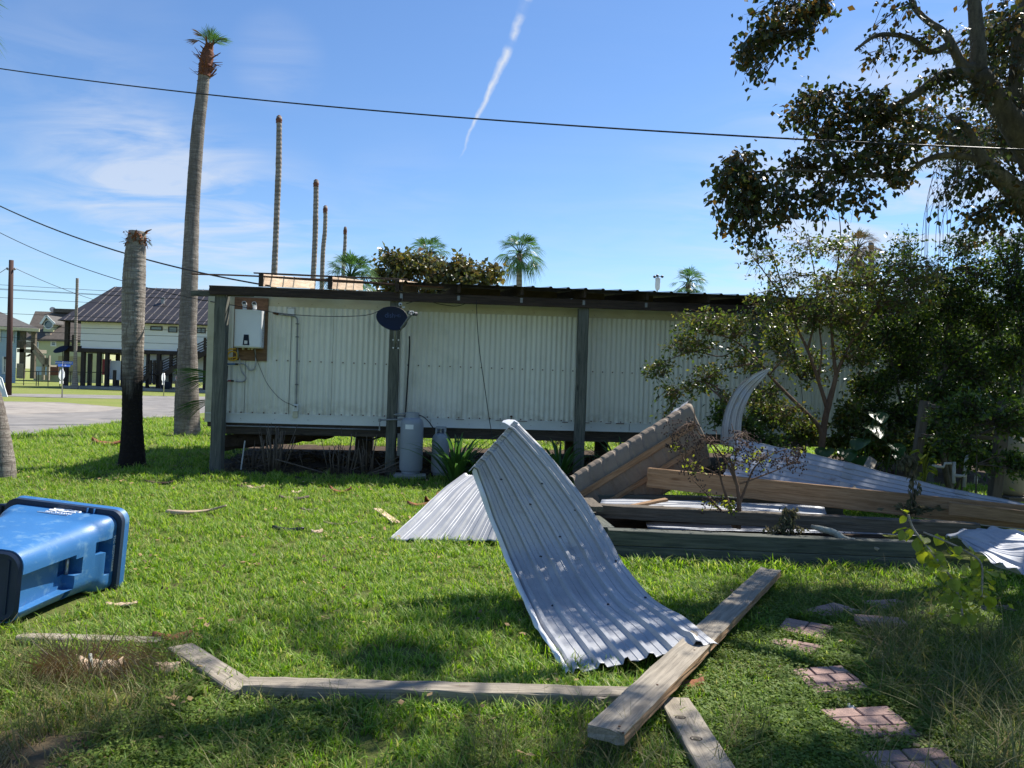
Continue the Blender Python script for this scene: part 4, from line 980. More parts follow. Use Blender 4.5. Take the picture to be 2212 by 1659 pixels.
# low black fence
YF = 70.
fe = thing('metal_fence', wp(140,828,YF), 'low black metal rail fence on the grass between the blue house and the raised house', 'fence')
b = MB(); A = wp(*rp(280,1243), YF); B = wp(*rp(1320,1258), YF); b.tube([A,B], .035, 6); b.build('top_rail', Mt['black'], fe)
for x in (285,435,460,575,715,840,1045,1075,1180,1300):
    P = wp(*rp(x,1245+x*.011), YF); b = MB(); b.tube([(P.x,YF,0),(P.x,YF,P.z)], .035, 6); b.build('fence_post', Mt['black'], fe)
# utility pole and lines
up = thing('utility_pole', gp(18,854), 'reddish brown utility pole at the left edge beside the road', 'utility pole')
P0 = gp(18,854); P1 = wp(24.5,562,P0.y); b = MB(); b.tube([(P0.x,P0.y,-.1), ((P0.x+P1.x)/2, P0.y, P1.z/2), P1], [.17,.145,.12], 14); b.build('pole', Mt['creosote'], up, smooth=True)
for k in (-1, 1):
    b = MB(); q = P1 + Vector((k*.22,0,-.55)); b.tube([P1+Vector((0,0,-.6)), q], .02, 6); b.lathe(q, [(.05,0),(.07,.06),(.04,.12)], 10); b.build('insulator', Mt['greypipe'], up)
for (ya, yb_, Y, lab) in ((787,803,60,'topmost of the thin utility lines crossing the sky behind the pole'),):
    pass
lines = [((-30,211),(1310,288),'highest'), ((-30,258),(1290,332),'second'), ((-30,268),(1285,340),'third'), ((-30,362),(1190,430),'fourth')]
YL = 64.2
for (a, c, nm) in lines:
    A = wp(*rp(*a), YL); B = wp(*rp(c[0]+0, c[1]), YL); dv = (B-A)
    wire('utility_line', A-dv*1.2, B+dv*1.6, .02, .017, nm + ' of the thin utility lines against the sky left of the raised house roof', 'thin utility lines along the far street')
for i, (y0, y1, nm) in enumerate(((550,620,'line crossing the dark roof of the raised house'), (705,742,'line crossing the top of the white siding of the raised house'), (760,812,'line crossing the middle of the white siding of the raised house'), (835,900,'lowest line, crossing the white siding of the raised house'))):
    A = wp(*rp(0,y0), YL-2-i*.3); B = wp(*rp(1700,y1), YL-2-i*.3); dv = B-A
    wire('utility_line', A-dv*1.2, B+dv*1.3, .02, .018, nm, 'thin utility lines along the far street')
q = P1+Vector((.22,0,-.45))
wire('utility_line', q, wp(452,683,64), .9, .016, 'single service line drooping right from the utility pole over the dark roof', 'thin utility lines along the far street')
wire('utility_line', P1+Vector((-.22,0,-.45)), wp(-160,600,50), .8, .016, 'service line leaving the utility pole to the left', 'thin utility lines along the far street')
# street sign + stop signs seen from behind
def stop(px, pyb, pyt, sgn, lab):
    P = gp(px, pyb); Y = P.y; T = wp(px+(.02*(pyb-pyt)), pyt, Y)
    t = thing('stop_sign', P, lab, 'stop sign')
    b = MB(); b.tube([(P.x,Y,0),(T.x,Y,T.z)], .035, 8); b.build('pole', Mt['alu'], t, smooth=True)
    c = wp(px+1, sgn, Y); e1 = Vector((math.cos(R(92)), math.sin(R(92)), 0)); nn = Vector((math.sin(R(92)), -math.cos(R(92)), 0)); b = MB(); rr = .33
    f = [c + (e1*math.cos(R(22.5+45*k)) + Vector((0,0,1))*math.sin(R(22.5+45*k)))*rr - nn*.04 for k in range(8)]
    g_ = [p - nn*.012 for p in f]; i = len(b.V); b.V += [tuple(p) for p in f+g_]; b.face(*range(i,i+8)); b.face(*[i+8+k for k in range(8)][::-1])
    for k in range(8): b.face(i+k,i+8+k,i+8+(k+1)%8,i+(k+1)%8)
    b.build('octagon', Mt['signback'], t)
    b = MB(); cc = c - Vector((0,0,.42)); b.hexa([cc+e1*u_+nn*w_+Vector((0,0,h)) for h in (-.08,.08) for u_, w_ in ((-.2,-.05),(.2,-.05),(.2,-.04),(-.2,-.04))]); b.build('small_plate', Mt['trimw'], t)
    return t, T, Y
t, T, Y = stop(134, 859, 781, 809.5, 'back of a stop sign under blue street name blades, beside the road')
c = wp(138.5, 784, Y); b = MB(); b.box(c, (.98,.012,.19)); bl = b.build('street_blade', Mt['signblue'], t)
text('lettering', 'WASHINGTON', .135, Mt['white'], frame(c+Vector((-.05,-.009,0)), (1,0,0), (0,0,1)), bl, ext=.002, sx=1.0)
text('lettering', 'ST', .05, Mt['white'], frame(c+Vector((.41,-.009,.035)), (1,0,0), (0,0,1)), bl, ext=.002)
c2 = wp(138.5, 789.4, Y); b = MB(); e1 = Vector((.30,.95,0)); b.hexa([c2+e1*u_+Vector((w_,0,h)) for h in (-.07,.07) for u_, w_ in ((-.4,-.006),(.4,-.006),(.4,.006),(-.4,.006))]); bl = b.build('street_blade', Mt['signblue'], t)
text('lettering', 'K 4TH', .10, Mt['white'], frame(c2+Vector((.02,-.05,0))+Vector((.95,-.30,0))*.009, (.32,.95,0), (0,0,1)), bl, ext=.002)
stop(353.5, 855, 806, 815.5, 'back of the smaller stop sign between the two thick palm trunks')
P = gp(380.5, 856.5); mb_ = thing('mailbox', P, 'orange and white mailbox with a yellow plate, just left of the tall palm', 'mailbox')
Tq = wp(379.5, 820, P.y); b = MB(); b.tube([P, Tq], .06, 6); b.build('post', Mt['oldwood'], mb_)
b = MB(); b.tube([P+Vector((.05,-.05,.05)), Tq+Vector((.05,-.05,0))], .015, 5); b.build('post_stripe', Mt['trimw'], mb_)
b = MB(); wrect(b, 379.5,811.5,386.5,819.8, P.y-.1, .45); b.build('box', Mt['trimw'], mb_)
b = MB(); wrect(b, 380.2,812.5,383,818, P.y-.12, .015); b.build('marking', Mt['redp'], mb_)
b = MB(); wrect(b, 386.8,811.8,391,826.5, P.y-.08, .05); b.build('plate', Mt['signyellow'], mb_)
# dish on a pole before the raised house
P = gp(137, 838); t = thing('satellite_dish', P, 'small dark satellite dish on a pole at the left end of the raised house', 'satellite dish')
q = wp(136, 759, P.y); b = MB(); b.tube([P, q-Vector((0,0,.3)), q], .04, 6); b.build('pole', Mt['black'], t)
b = MB(); b.lathe(q+Vector((-.1,0,.05)), [(.03,0),(.4,.05),(.62,.16),(.60,.17),(.02,.03)], 22, axis=(-.15,-.55,.82)); b.build('reflector', Mt['navy'], t, smooth=True)
# white slanted object at the left edge
P = gp(6,857); b = MB(); b.hexa([(P.x-1.6,P.y,0),(P.x+.25,P.y,0),(P.x+.25,P.y+.05,0),(P.x-1.6,P.y+.05,0),(P.x-1.0,P.y+.5,1.35),(P.x-.42,P.y+.5,1.0),(P.x-.42,P.y+.55,1.0),(P.x-1.0,P.y+.55,1.35)])
tag(b.build('folding_sign', Mt['trimw']), 'white slanted board standing at the left edge at the foot of the utility pole', 'board')
# vent pipe and weather station over the roof
ws = thing('weather_station', at(1421,640,19), 'small pale weather station with spinning cups above the roof', 'weather station')
b = MB(); b.tube([at(1418.5,660,19), at(1420,618,19)], .02, 8); b.build('mast', Mt['alu'], ws)
b = MB(); b.lathe(at(1420.3,626,19), [(.045,0),(.06,.05),(.065,.12),(.06,.25),(.065,.27),(.05,.30)], 12); b.build('sensor_housing', Mt['pvc'], ws, smooth=True, auto=40)
c = at(1421.5,597,19); b = MB(); b.tube([c-Vector((0,0,.14)), c+Vector((0,0,.02))], .012, 6)
for k in range(3):
    a = R(10+120*k); q = c+Vector((math.cos(a)*.11, math.sin(a)*.11, 0)); b.tube([c, q], .008, 5); b.lathe(q-Vector((0,0,.035)), [(.01,0),(.035,.02),(.035,.05),(.01,.07)], 8)
b.build('wind_cups', Mt['black'], ws)
b = MB(); b.tube([at(1660,668,14.6), at(1663,585,14.6)], .035, 10); tag(b.build('vent_pipe', Mt['pvc'], smooth=True), 'thin white vent pipe rising above the roof behind the slender tree', 'vent pipe')
# ================================================================== storm debris: metal sheets
def interp(cols, t):
    """catmull along a list of points at parameter t in 0..1"""
    n = len(cols)-1; x = min(max(t,0),1)*n; i = min(int(x), n-1); u = x-i
    a, b_, c, d = cols[max(i-1,0)], cols[i], cols[i+1], cols[min(i+2,n)]
    return .5*((2*b_) + (c-a)*u + (2*a-5*b_+4*c-d)*u*u + (3*b_-a-3*c+d)*u**3)
def ribprofile(nmajor=6, minor=2, h=.022):
    """(u, height) stations across the sheet 0..1"""
    st = [(0, h*.4)]
    for i in range(nmajor):
        a = (i+.04)/nmajor; w = 1/nmajor
        st += [(a, 0), (a+.10*w, h), (a+.26*w, h), (a+.36*w, 0)]
        for m in range(minor):
            c = a + w*(.36 + (m+1)*.60/(minor+1)); st += [(c-.035*w, 0), (c, h*.16), (c+.035*w, 0)]
    st += [(1, 0)]
    return st
def ribsheet(name, L, Rr, mat, nrow=40, nmajor=6, h=.020, along='long', minor=2, dents=.008, flip=1, seed=1, lab=None, cat='metal sheet', thick=.0016, edgewave=.0, torn=0, dents_at=()):
    """L, Rr: matching lists of points down both long edges. ribs run down the sheet (long) or across it"""
    L = [Vector(p) for p in L]; Rr = [Vector(p) for p in Rr]
    if along == 'long':
        us = [u for u, _ in ribprofile(nmajor, minor, h)]; hs = [q for _, q in ribprofile(nmajor, minor, h)]
        ts = [i/nrow for i in range(nrow+1)]
    else:
        pr = ribprofile(nmajor, minor, h); ts = [u for u, _ in pr]; ths = [q for _, q in pr]; us = [i/12 for i in range(13)]
    P = []
    def surf(t, u): return interp(L, t).lerp(interp(Rr, t), u)
    for i, t in enumerate(ts):
        row = []
        for j, u in enumerate(us):
            tt = t
            if torn and (i == len(ts)-1 or i == len(ts)-2 and False): tt = t - torn*abs(mn.noise(Vector((u*9, seed, 2))))
            p = surf(tt, u); e = 1e-3
            n_ = (surf(min(t+e,1),u)-surf(max(t-e,0),u)).cross(surf(t,min(u+e,1))-surf(t,max(u-e,0))).normalized()*flip
            hh = hs[j] if along == 'long' else ths[i]
            d = dents*(mn.noise(p*2.1+Vector((seed,0,0)))*1.6 + .8*mn.noise(p*6+Vector((0,seed,0))))
            for (dt, du, rad, dep) in dents_at:
                q = ((t-dt)/rad)**2 + ((u-du)/(rad*1.6))**2
                if q < 4: d += dep*math.exp(-q*2)
            if edgewave: d += edgewave*math.sin(t*34+seed)*max(0, 1-min(u,1-u)*9)*.5
            row.append(p + n_*(hh + d))
        P.append(row)
    b = MB(); b.grid(P); i0 = 0
    # real thickness
    o = b.build(name, mat, None, smooth=True, auto=14)
    md = o.modifiers.new('thickness', 'SOLIDIFY'); md.thickness = thick; md.offset = 0
    return tag(o, lab, cat), P
A = lambda px, py, d: at(px, py, d)
Lm = [A(1029,1015,5.86),A(1046,1062,5.87),A(1066,1120,5.86),A(1088,1173,5.84),A(1108,1222,5.76),A(1135,1285,5.40),A(1164,1346,4.88),A(1200,1402,4.53),A(1236,1457,4.20)]
Rm = [A(1120,914,5.98),A(1176,972,5.99),A(1226,1030,5.99),A(1271,1090,5.97),A(1312,1155,5.92),A(1350,1222,5.75),A(1400,1283,5.42),A(1475,1332,4.92),A(1553,1392,4.36)]
big, Pm = ribsheet('roofing_sheet', Lm, Rm, Mt['galv'], 80, 6, .027, dents=.005, minor=1, seed=3, torn=.03, edgewave=.012, dents_at=((.50,.62,.035,-.035),(.54,.70,.02,.03),(.56,.35,.03,.025),(.60,.55,.02,-.02),(.80,.8,.05,.02),(.24,.5,.025,-.015),(.66,.2,.03,-.015),(.97,.85,.03,.03)),
    lab='largest silver roofing sheet, bent like a ramp up from the big plank', cat='metal sheet')
# folded lip along the upper end and the left edge of the big sheet
lip = MB(); top = Pm[0]; rows = [[p for p in top], [p + Vector((-.035,-.012,.018)) for p in top], [p + Vector((-.06,-.02,-.012)) for p in top]]
lip.grid(rows); lo_ = lip.build('folded_end', Mt['galv'], big, smooth=True, auto=25)
lf = MB(); ed = [r[0] for r in Pm]
lf.grid([[p for p in ed], [p+Vector((-.022, -.004+.012*mn.noise(p*8), .018+.02*mn.noise(p*5))) for p in ed], [p+Vector((-.035, .0, -.012+.02*mn.noise(p*7))) for p in ed]])
lf.build('folded_edge', Mt['whitepaint'], big, smooth=True)
b = MB(); c0 = A(1103,917,6.0)
b.grid([[A(1122,914,5.98), A(1112,918,5.97), A(1103,921,5.96)], [A(1112,907,6.04), A(1100,909,6.03), A(1090,913,6.02)], [A(1098,906,6.12), A(1088,908,6.12), A(1084,912,6.1)]])
o = b.build('curled_corner', Mt['whitepaint'], big, smooth=True); o['label'] = 'white curled up corner'
b = MB(); 
for (i, j) in ((10,12),(18,30),(22,20),(30,36),(40,14),(48,40),(56,8),(60,26),(61,40),(36,24)):
    p = Pm[i][min(j,len(Pm[0])-1)]; b.lathe(p, [(.010,0),(.010,.006),(.005,.010)], 8)
b.build('screw_head', Mt['darkgrey'], big)
L2 = [A(1002,1024,8.62),A(962,1054,8.40),A(925,1086,8.15),A(882,1128,7.88),A(835,1168,7.62)]
R2 = [A(1130,1042,8.20),A(1120,1072,8.0),A(1110,1103,7.85),A(1100,1135,7.70),A(1090,1170,7.56)]
ribsheet('roofing_sheet', L2, R2, Mt['galv'], 26, 6, .020, dents=.006, seed=9, torn=.02, lab='sunlit silver ribbed sheet on the lawn behind and left of the big bent sheet')
# brown underside of a curled roof section
BL = [A(1238,1034,9.5),A(1300,996,9.55),A(1360,958,9.6),A(1420,921,9.65),A(1478,886,9.7)]
def off(P, v): return [p + v for p in P]
along_ = (BL[-1]-BL[0]).normalized()
prof_ = [(-.04,.10,.02),(0,0,0),(.035,-.055,-.13),(.10,-.08,-.27),(.17,-.06,-.40),(.22,-.02,-.56),(.28,.05,-.75)]   # (x shift, y, z)
strips = [off(BL, Vector(p)) for p in prof_]
L3 = [s[0] for s in strips]; R3 = [s[-1] + along_*.12 for s in strips]
# ribs run across, so they follow the profile lists (long direction of ribsheet)
tn, Pt = ribsheet('curled_roof_section', L3, R3, Mt['tansheet'], 24, 9, .0085, dents=.005, seed=5, minor=1, flip=-1, lab='tan underside of a curled roof section with wooden strips, slanting up to the right', cat='roof section')
for k, (r_, w) in enumerate(((10,.06),(17,.05))):
    row = Pt[r_]; 
    o = beam('purlin', row[1] + Vector((0,-.03,-.0)), row[-3] + Vector((0,-.03,.0)), .035, w*1.3, Mt['brownwood'], tn, seg=8)
b = MB(); e_ = Pt[0]; n = len(e_); top_ = e_[int(n*.84):]
b.grid([top_, [p+Vector((.03,.05,.035)) for p in top_], [p+Vector((.10,.10,.02)) for p in top_]])
o = b.build('folded_lip', Mt['galv'], tn, smooth=True); o['label'] = 'sunlit silver folded lip at the upper right'
# end of the roll, curving over at right
# upright curved strip
CU = [A(1556,960,10.2),A(1558,925,10.2),A(1567,885,10.2),A(1583,850,10.15),A(1603,826,10.1),A(1632,806,10.0),A(1662,796,9.9)]
CR = [A(1606,972,10.1),A(1601,938,10.1),A(1604,900,10.1),A(1614,868,10.05),A(1626,846,10.05),A(1645,822,9.95),A(1664,798,9.9)]
ribsheet('curved_sheet', CU, CR, Mt['galv'], 34, 3, .018, dents=.012, seed=12, minor=1, dents_at=((.45,.5,.05,.03),(.75,.4,.05,-.02)), lab='narrow silver strip of roofing curving up to a point in front of the slender tree')
# wide flat sheet at right
FL = [A(1594,945,9.38), A(1575,990,9.22), A(1552,1052,9.0)]
FR = [A(2260,1094,8.15), A(2262,1118,8.07), A(2264,1150,8.0)]
# ribs run left-right : use along='long' with rows going right
TL = [FL[0], FL[0].lerp(FR[0],.33), FL[0].lerp(FR[0],.66)+Vector((0,0,-.03)), FR[0]]
BLo = [FL[2], FL[2].lerp(FR[2],.33)+Vector((0,0,-.03)), FL[2].lerp(FR[2],.66)+Vector((0,0,-.03)), FR[2]]
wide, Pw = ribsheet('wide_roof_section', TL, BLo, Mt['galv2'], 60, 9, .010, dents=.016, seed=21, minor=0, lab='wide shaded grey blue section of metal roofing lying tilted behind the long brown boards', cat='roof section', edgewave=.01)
for (r_, w) in ((23,2),(44,2)):          # pale patches in two rows
    for k in range(5):
        j = 4 + k*7
        pts = [Pw[r_][j], Pw[r_+w][j], Pw[r_+w][j+4], Pw[r_][j+4]]
        nn_ = (Pw[r_+2][j]-Pw[r_][j]).cross(Pw[r_][j+4]-Pw[r_][j]).normalized(); nn_ = nn_ if nn_.z > 0 else -nn_
        b = MB(); b.quad(*[p+nn_*.016 for p in pts]); b.quad(*[p+nn_*.012 for p in pts][::-1]); b.build('pale_patch', Mt['alu'], wide)
# low sheets under the timbers
ribsheet('roofing_sheet', [A(1300,1078,9.0),A(1420,1080,8.9),A(1560,1084,8.8),A(1780,1092,8.6)], [A(1290,1104,8.1),A(1420,1108,8.05),A(1560,1112,8.0),A(1790,1124,7.9)], Mt['galv'], 20, 6, .016, dents=.006, seed=31, lab='flat silver sheet pinned between the dark timber and the long brown board, streaked by sunlight')
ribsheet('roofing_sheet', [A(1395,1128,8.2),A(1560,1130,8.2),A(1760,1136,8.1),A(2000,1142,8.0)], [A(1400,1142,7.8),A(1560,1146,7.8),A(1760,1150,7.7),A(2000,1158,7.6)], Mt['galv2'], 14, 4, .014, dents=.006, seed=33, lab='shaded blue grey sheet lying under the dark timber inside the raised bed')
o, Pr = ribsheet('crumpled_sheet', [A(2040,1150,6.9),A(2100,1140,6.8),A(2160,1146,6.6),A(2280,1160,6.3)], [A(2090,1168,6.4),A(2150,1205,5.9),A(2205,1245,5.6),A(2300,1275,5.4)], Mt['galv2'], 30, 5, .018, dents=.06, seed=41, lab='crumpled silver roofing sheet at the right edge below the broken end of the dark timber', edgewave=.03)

# ================================================================== timbers
def lum(name, a, c, w, h, mat, lab, cat='timber', **k):
    return tag(beam(name, a, c, w, h, Mt[mat], **k), lab, cat)
def gpt(px, py, z): p = gp(px, py, z); return Vector((p.x, p.y, z))
bed = thing('raised_bed', gp(1600,1215), 'raised garden bed edged with green grey timbers in front of the debris pile', 'raised bed')
Y0 = 7.15
xa = at(1311,1150,Y0).x; xb = at(2010,1150,Y0-.1).x
beam('timber', (xa,Y0,.072), (xb,Y0-.12,.072), .14, .138, Mt['greenwood'], bed, seg=16)
beam('timber', (xa+.01,Y0+.005,.213), (xb-.1,Y0-.115,.213), .14, .138, Mt['greenwood'], bed, seg=16, rag=(0,.1))
beam('timber', (xa+.02,Y0+.08,.213), (xa-.22,9.4,.213), .14, .138, Mt['greenwood'], bed, seg=8)
beam('timber', (xa+.03,Y0+.08,.072), (xa-.22,9.4,.072), .14, .138, Mt['greenwood'], bed, seg=8)
beam('timber', (xa-.2,9.5,.14), (4.2,9.7,.14), .14, .27, Mt['greenwood'], bed, seg=8)
b = MB(); b.quad((xa+.08,Y0+.07,.11),(xb,Y0-.04,.11),(4.2,9.6,.11),(xa-.14,9.4,.11)); b.build('bed_soil', Mt['soil'], bed)
lum('timber', A(1288,1088,8.0)+Vector((0,0,-.07)), A(2118,1141,7.35)+Vector((0,0,-.02)), .14, .135, 'oldwood', 'long dark square timber with a torn right end, just above the raised bed', seg=24, rag=(.02,.16), jit=.003)
lum('board', A(1398,1031,9.2), A(2300,1126,7.5), .04, .235, 'brownwood', 'longest brown board standing on edge behind the dark timber', 'board', seg=20, rag=(.03,0))
lum('board', A(2050,1098,7.75), A(2300,1128,7.3), .04, .13, 'brownwood', 'second brown board at the right edge in front of the longest board', 'board', seg=6)
lum('board', A(1310,1104,8.4), A(1440,1079,8.5), .10, .03, 'brownwood', 'short thin brown slat lying left on the pile, pointing at the silver sheet', 'board')
lum('board', A(1268,1080,8.3), A(1290,1100,7.6), .13, .05, 'oldwood', 'stubby grey board end wedged beside the big bent sheet and the raised bed corner', 'board', rag=(.03,0))
lum('board', A(1885,992,9.5), A(1847,1068,8.6), .115, .03, 'graywood', 'short grey board dappled with sunlight leaning on the wide roof section', 'board', rag=(.03,0), up=(.3,-.6,.7))
def lichenbranch():
    b = MB(); P = catmull([A(1752,1137,7.25),A(1775,1143,7.2),A(1800,1150,7.15),A(1822,1163,7.1),A(1850,1173,7.05)],5)
    b.tube(P, [.016+.016*min(1,i/6) for i in range(len(P))], 10, jit=lambda i,k: .22*mn.noise(Vector((i*.9,k*1.3,0))))
    return b.build('fallen_branch', Mt['lichen'], smooth=True)
tag(lichenbranch(), 'short lichen covered branch lying across the top timber of the raised bed', 'branch')
lum('wood_wedge', A(1862,1169,7.07), A(1900,1188,6.98), .05, .03, 'graywood', 'small pale split of wood right of the lichen covered branch', 'wood scrap', rag=(.01,.04))
# foreground timbers
z0 = .105
pA = gpt(515,1491,.055); pB = gpt(1372,1486,.055)
lum('edging_timber', Vector((pA.x+.02, 3.82, .040)), Vector((pB.x+.12, 3.85, .040)), .12, .085, 'graywood', 'long grey landscape timber lying across the lawn in the foreground', seg=24, jit=.003)
q0 = gpt(389,1400,.03); q1 = gpt(532,1494,.04)
lum('edging_timber', q0, q1, .14, .04, 'graywood', 'short grey board angled up to the left end of the long landscape timber', 'board', seg=6, rag=(.03,.01))
q0 = gpt(40,1379,.02); q1 = gpt(350,1389,.02)
lum('edging_timber', q0, q1, .09, .045, 'graywood', 'thin grey board half sunk in the grass in front of the blue recycling bin', 'board', seg=8, rag=(.02,.02))
a0 = gpt(1321,1574,.16)+Vector((0,0,-.0)); 
pa, pb_ = gpt(1293,1545,.165), gpt(1346,1604,.165); pc, pd = gpt(1658,1217,.135), gpt(1684,1237,.135)
n0 = (pa+pb_)/2; n1 = (pc+pd)/2; wv = (pb_-pa)
big_plank = beam('plank', n0-Vector((.02,0,.03)), n1-Vector((.02,0,.03)), wv.length*.64, .055, Mt['graywood'], None, seg=30, ch=.004, jit=.0025, rag=(.012,.05))
me_ = big_plank.data; me_.materials.append(Mt['brownwood'])
for pl_ in me_.polygons:
    if pl_.normal.y < -.8 and pl_.center.z < .02: pl_.material_index = 1
tag(big_plank, 'big wide grey plank lying diagonally over the foot of the big bent sheet', 'plank')
lum('plank', gpt(1456,1516,.045), gpt(1568,1700,.05), .155, .045, 'graywood', 'narrow grey plank with two knots running out at the bottom edge under the big plank', 'plank', seg=10)
lum('wood_block', gpt(1282,1508,.04), gpt(1312,1522,.04), .09, .07, 'graywood', 'small grey wood stub between the landscape timber and the big plank', 'wood scrap', rag=(.02,.02))
b = MB(); p = gpt(1900,1366,.0); b.box((p.x+.02,p.y+.03,.04), (.30,.15,.085), R(-8)); tag(b.build('loose_brick', Mt['paver']), 'dark loose block half hidden in the weeds right of the stepping stones', 'block')
for (px, py, z_) in ((1338,1570,.171),(1346,1584,.171),(1645,1238,.142),(1500,1405,.153),(1420,1480,.16)):
    p = gpt(px, py, z_-.004); b = MB(); b.lathe(p, [(.0055,0),(.0055,.004),(.002,.005)], 8); b.build('nail', Mt['rust'], big_plank)
# knots on the narrow plank and big plank are part of the wood
def knot(px, py, z, r, par):
    p = gpt(px, py, z)
    for k, (ra, rb, mt) in enumerate(((r, r*.80, 'darkwood'), (r*.5, .0005, 'oldwood'))):
        b = MB(); n = 16
        o_ = [b.vert((p.x+math.cos(a)*ra*1.15, p.y+math.sin(a)*ra*.9, z)) for a in [q*2*math.pi/n for q in range(n)]]; i_ = [b.vert((p.x+math.cos(a)*rb*1.15, p.y+math.sin(a)*rb*.9, z+.0006)) for a in [q*2*math.pi/n for q in range(n)]]
        for q in range(n): b.face(o_[q], o_[(q+1)%n], i_[(q+1)%n], i_[q])
        b.build('knot', Mt[mt], par)
kp = [o for o in S.objects if o.name.startswith('plank') and 'two knots' in o.get('label','')][0]
knot(1470,1549,.0705,.022,kp); knot(1504,1595,.0715,.024,kp)

# ================================================================== stepping stones (brick pattern pavers)
quads = [
 ([(1858,1302),(1935,1298),(1957,1304),(1905,1324)], 'stepping stone farthest right, half hidden by weeds'),
 ([(1733,1322),(1800,1305),(1878,1327),(1785,1336)], 'second farthest stepping stone, behind the purplish one'),
 ([(1678,1362),(1697,1338),(1804,1358),(1776,1386)], 'purplish stepping stone with a white stain on its far edge'),
 ([(1655,1390),(1692,1384),(1780,1400),(1757,1422)], 'grass fringed stepping stone touching the big plank side of the path'),
 ([(1706,1450),(1818,1442),(1882,1494),(1760,1502)], 'sunlit tan stepping stone, most clearly patterned of the path'),
 ([(1768,1538),(1918,1530),(1992,1594),(1850,1597)], 'shaded purple stepping stone just beyond the nearest one'),
 ([(1858,1630),(2030,1620),(2110,1700),(1930,1712)], 'nearest stepping stone, cut off by the bottom edge'),
 ([(2112,1312),(2180,1310),(2200,1322),(2125,1325)], 'small stepping stone seen through the weeds at the right edge')]
for q, lab in quads:
    P = [gp(x, y, .02) for x, y in q]; c = sum(P, Vector())/4
    t = thing('paver', (c.x,c.y,0), lab, 'stepping stone', 'brick patterned stepping stones')
    def bl(u, v): return P[0].lerp(P[1],u).lerp(P[3].lerp(P[2],u),v)   # u right, v near
    th = R(rnd.uniform(-1,1))
    b = MB(); e=.004; cs = [bl(0,1),bl(1,1),bl(1,0),bl(0,0)]
    b.hexa([(p.x,p.y,.0) for p in cs]+[(p.x,p.y,.024) for p in cs]); b.build('base', Mt['paverjoint'], t)
    if t.name in ('paver.004',): rows = [(0,.33,(0,.35,.72,1)),(.33,.66,(0,.18,.55,.9,1)),(.66,1,(0,.36,.73,1))]
    else: rows = [(0,.5,(0,.34,.67,1)),(.5,1,(0,.34,.67,1))] if rnd.random()<.4 else [(0,.33,(0,.5,1)),(.33,.66,(0,.25,.75,1)),(.66,1,(0,.5,1))]
    for v0, v1, us in rows:
        for u0, u1 in zip(us, us[1:]):
            g_ = .014; b = MB(); z = .036+rnd.uniform(-.002,.002)
            cs = [bl(u0+g_,v1-g_), bl(u1-g_,v1-g_), bl(u1-g_,v0+g_), bl(u0+g_,v0+g_)]; cc = sum(cs,Vector())/4
            i = len(b.V); b.V += [(p.x,p.y,.023) for p in cs]+[(p.x,p.y,z-.005) for p in cs]+[((p.x*.95+cc.x*.05),(p.y*.95+cc.y*.05),z+rnd.uniform(-.001,.001)) for p in cs]
            for r0 in (0,4):
                for k in range(4): b.face(i+r0+k,i+r0+(k+1)%4,i+r0+4+(k+1)%4,i+r0+4+k)
            b.face(i+8,i+9,i+10,i+11); b.build('brick', Mt['paver'], t)

# ================================================================== recycling bin on its side
bo = Vector((-3.255, 5.66, .305))
bax = Vector((-.035, -1, -.035)).normalized()     # rim -> base
bup = Vector((.085, 0, 1)).normalized(); bup = (bup - bax*bup.dot(bax)).normalized()
bri = bax.cross(bup)*-1
if bri.x < 0: bri = -bri
BM = Matrix.Identity(4)
for i in range(3): BM[i][0] = bri[i]; BM[i][1] = bax[i]; BM[i][2] = bup[i]; BM[i][3] = bo[i]
BP = lambda x, y, z: BM @ Vector((x, y, z))
binr = thing('recycling_bin', (bo.x, bo.y-.4, 0), 'blue wheeled recycling bin lying on its side on the lawn at the left', 'recycling bin')
def rrect(hx, hz, r, n=7, cx=0, cz=0):
    out = []
    for (sx, sz, a0) in ((1,1,0),(-1,1,90),(-1,-1,180),(1,-1,270)):
        for k in range(n+1):
            a = R(a0+90*k/n); out.append((cx+sx*(hx-r)+r*math.cos(a), cz+sz*(hz-r)+r*math.sin(a)))
    return out
def loft(name, secs, mat, parent, caps=(True,True), smooth=True, auto=35):
    b = MB(); rings = []
    for (y, hx, hz, r, cx, cz) in secs:
        rings.append([b.vert(BP(x, y, z)) for x, z in rrect(hx, hz, r, 7, cx, cz)])
    n = len(rings[0])
    for a, c in zip(rings, rings[1:]):
        for k in range(n): b.face(a[k], c[k], c[(k+1)%n], a[(k+1)%n])
    if caps[0]: b.face(*rings[0])
    if caps[1]: b.face(*rings[-1][::-1])
    return b.build(name, mat, parent, smooth=smooth, auto=auto)
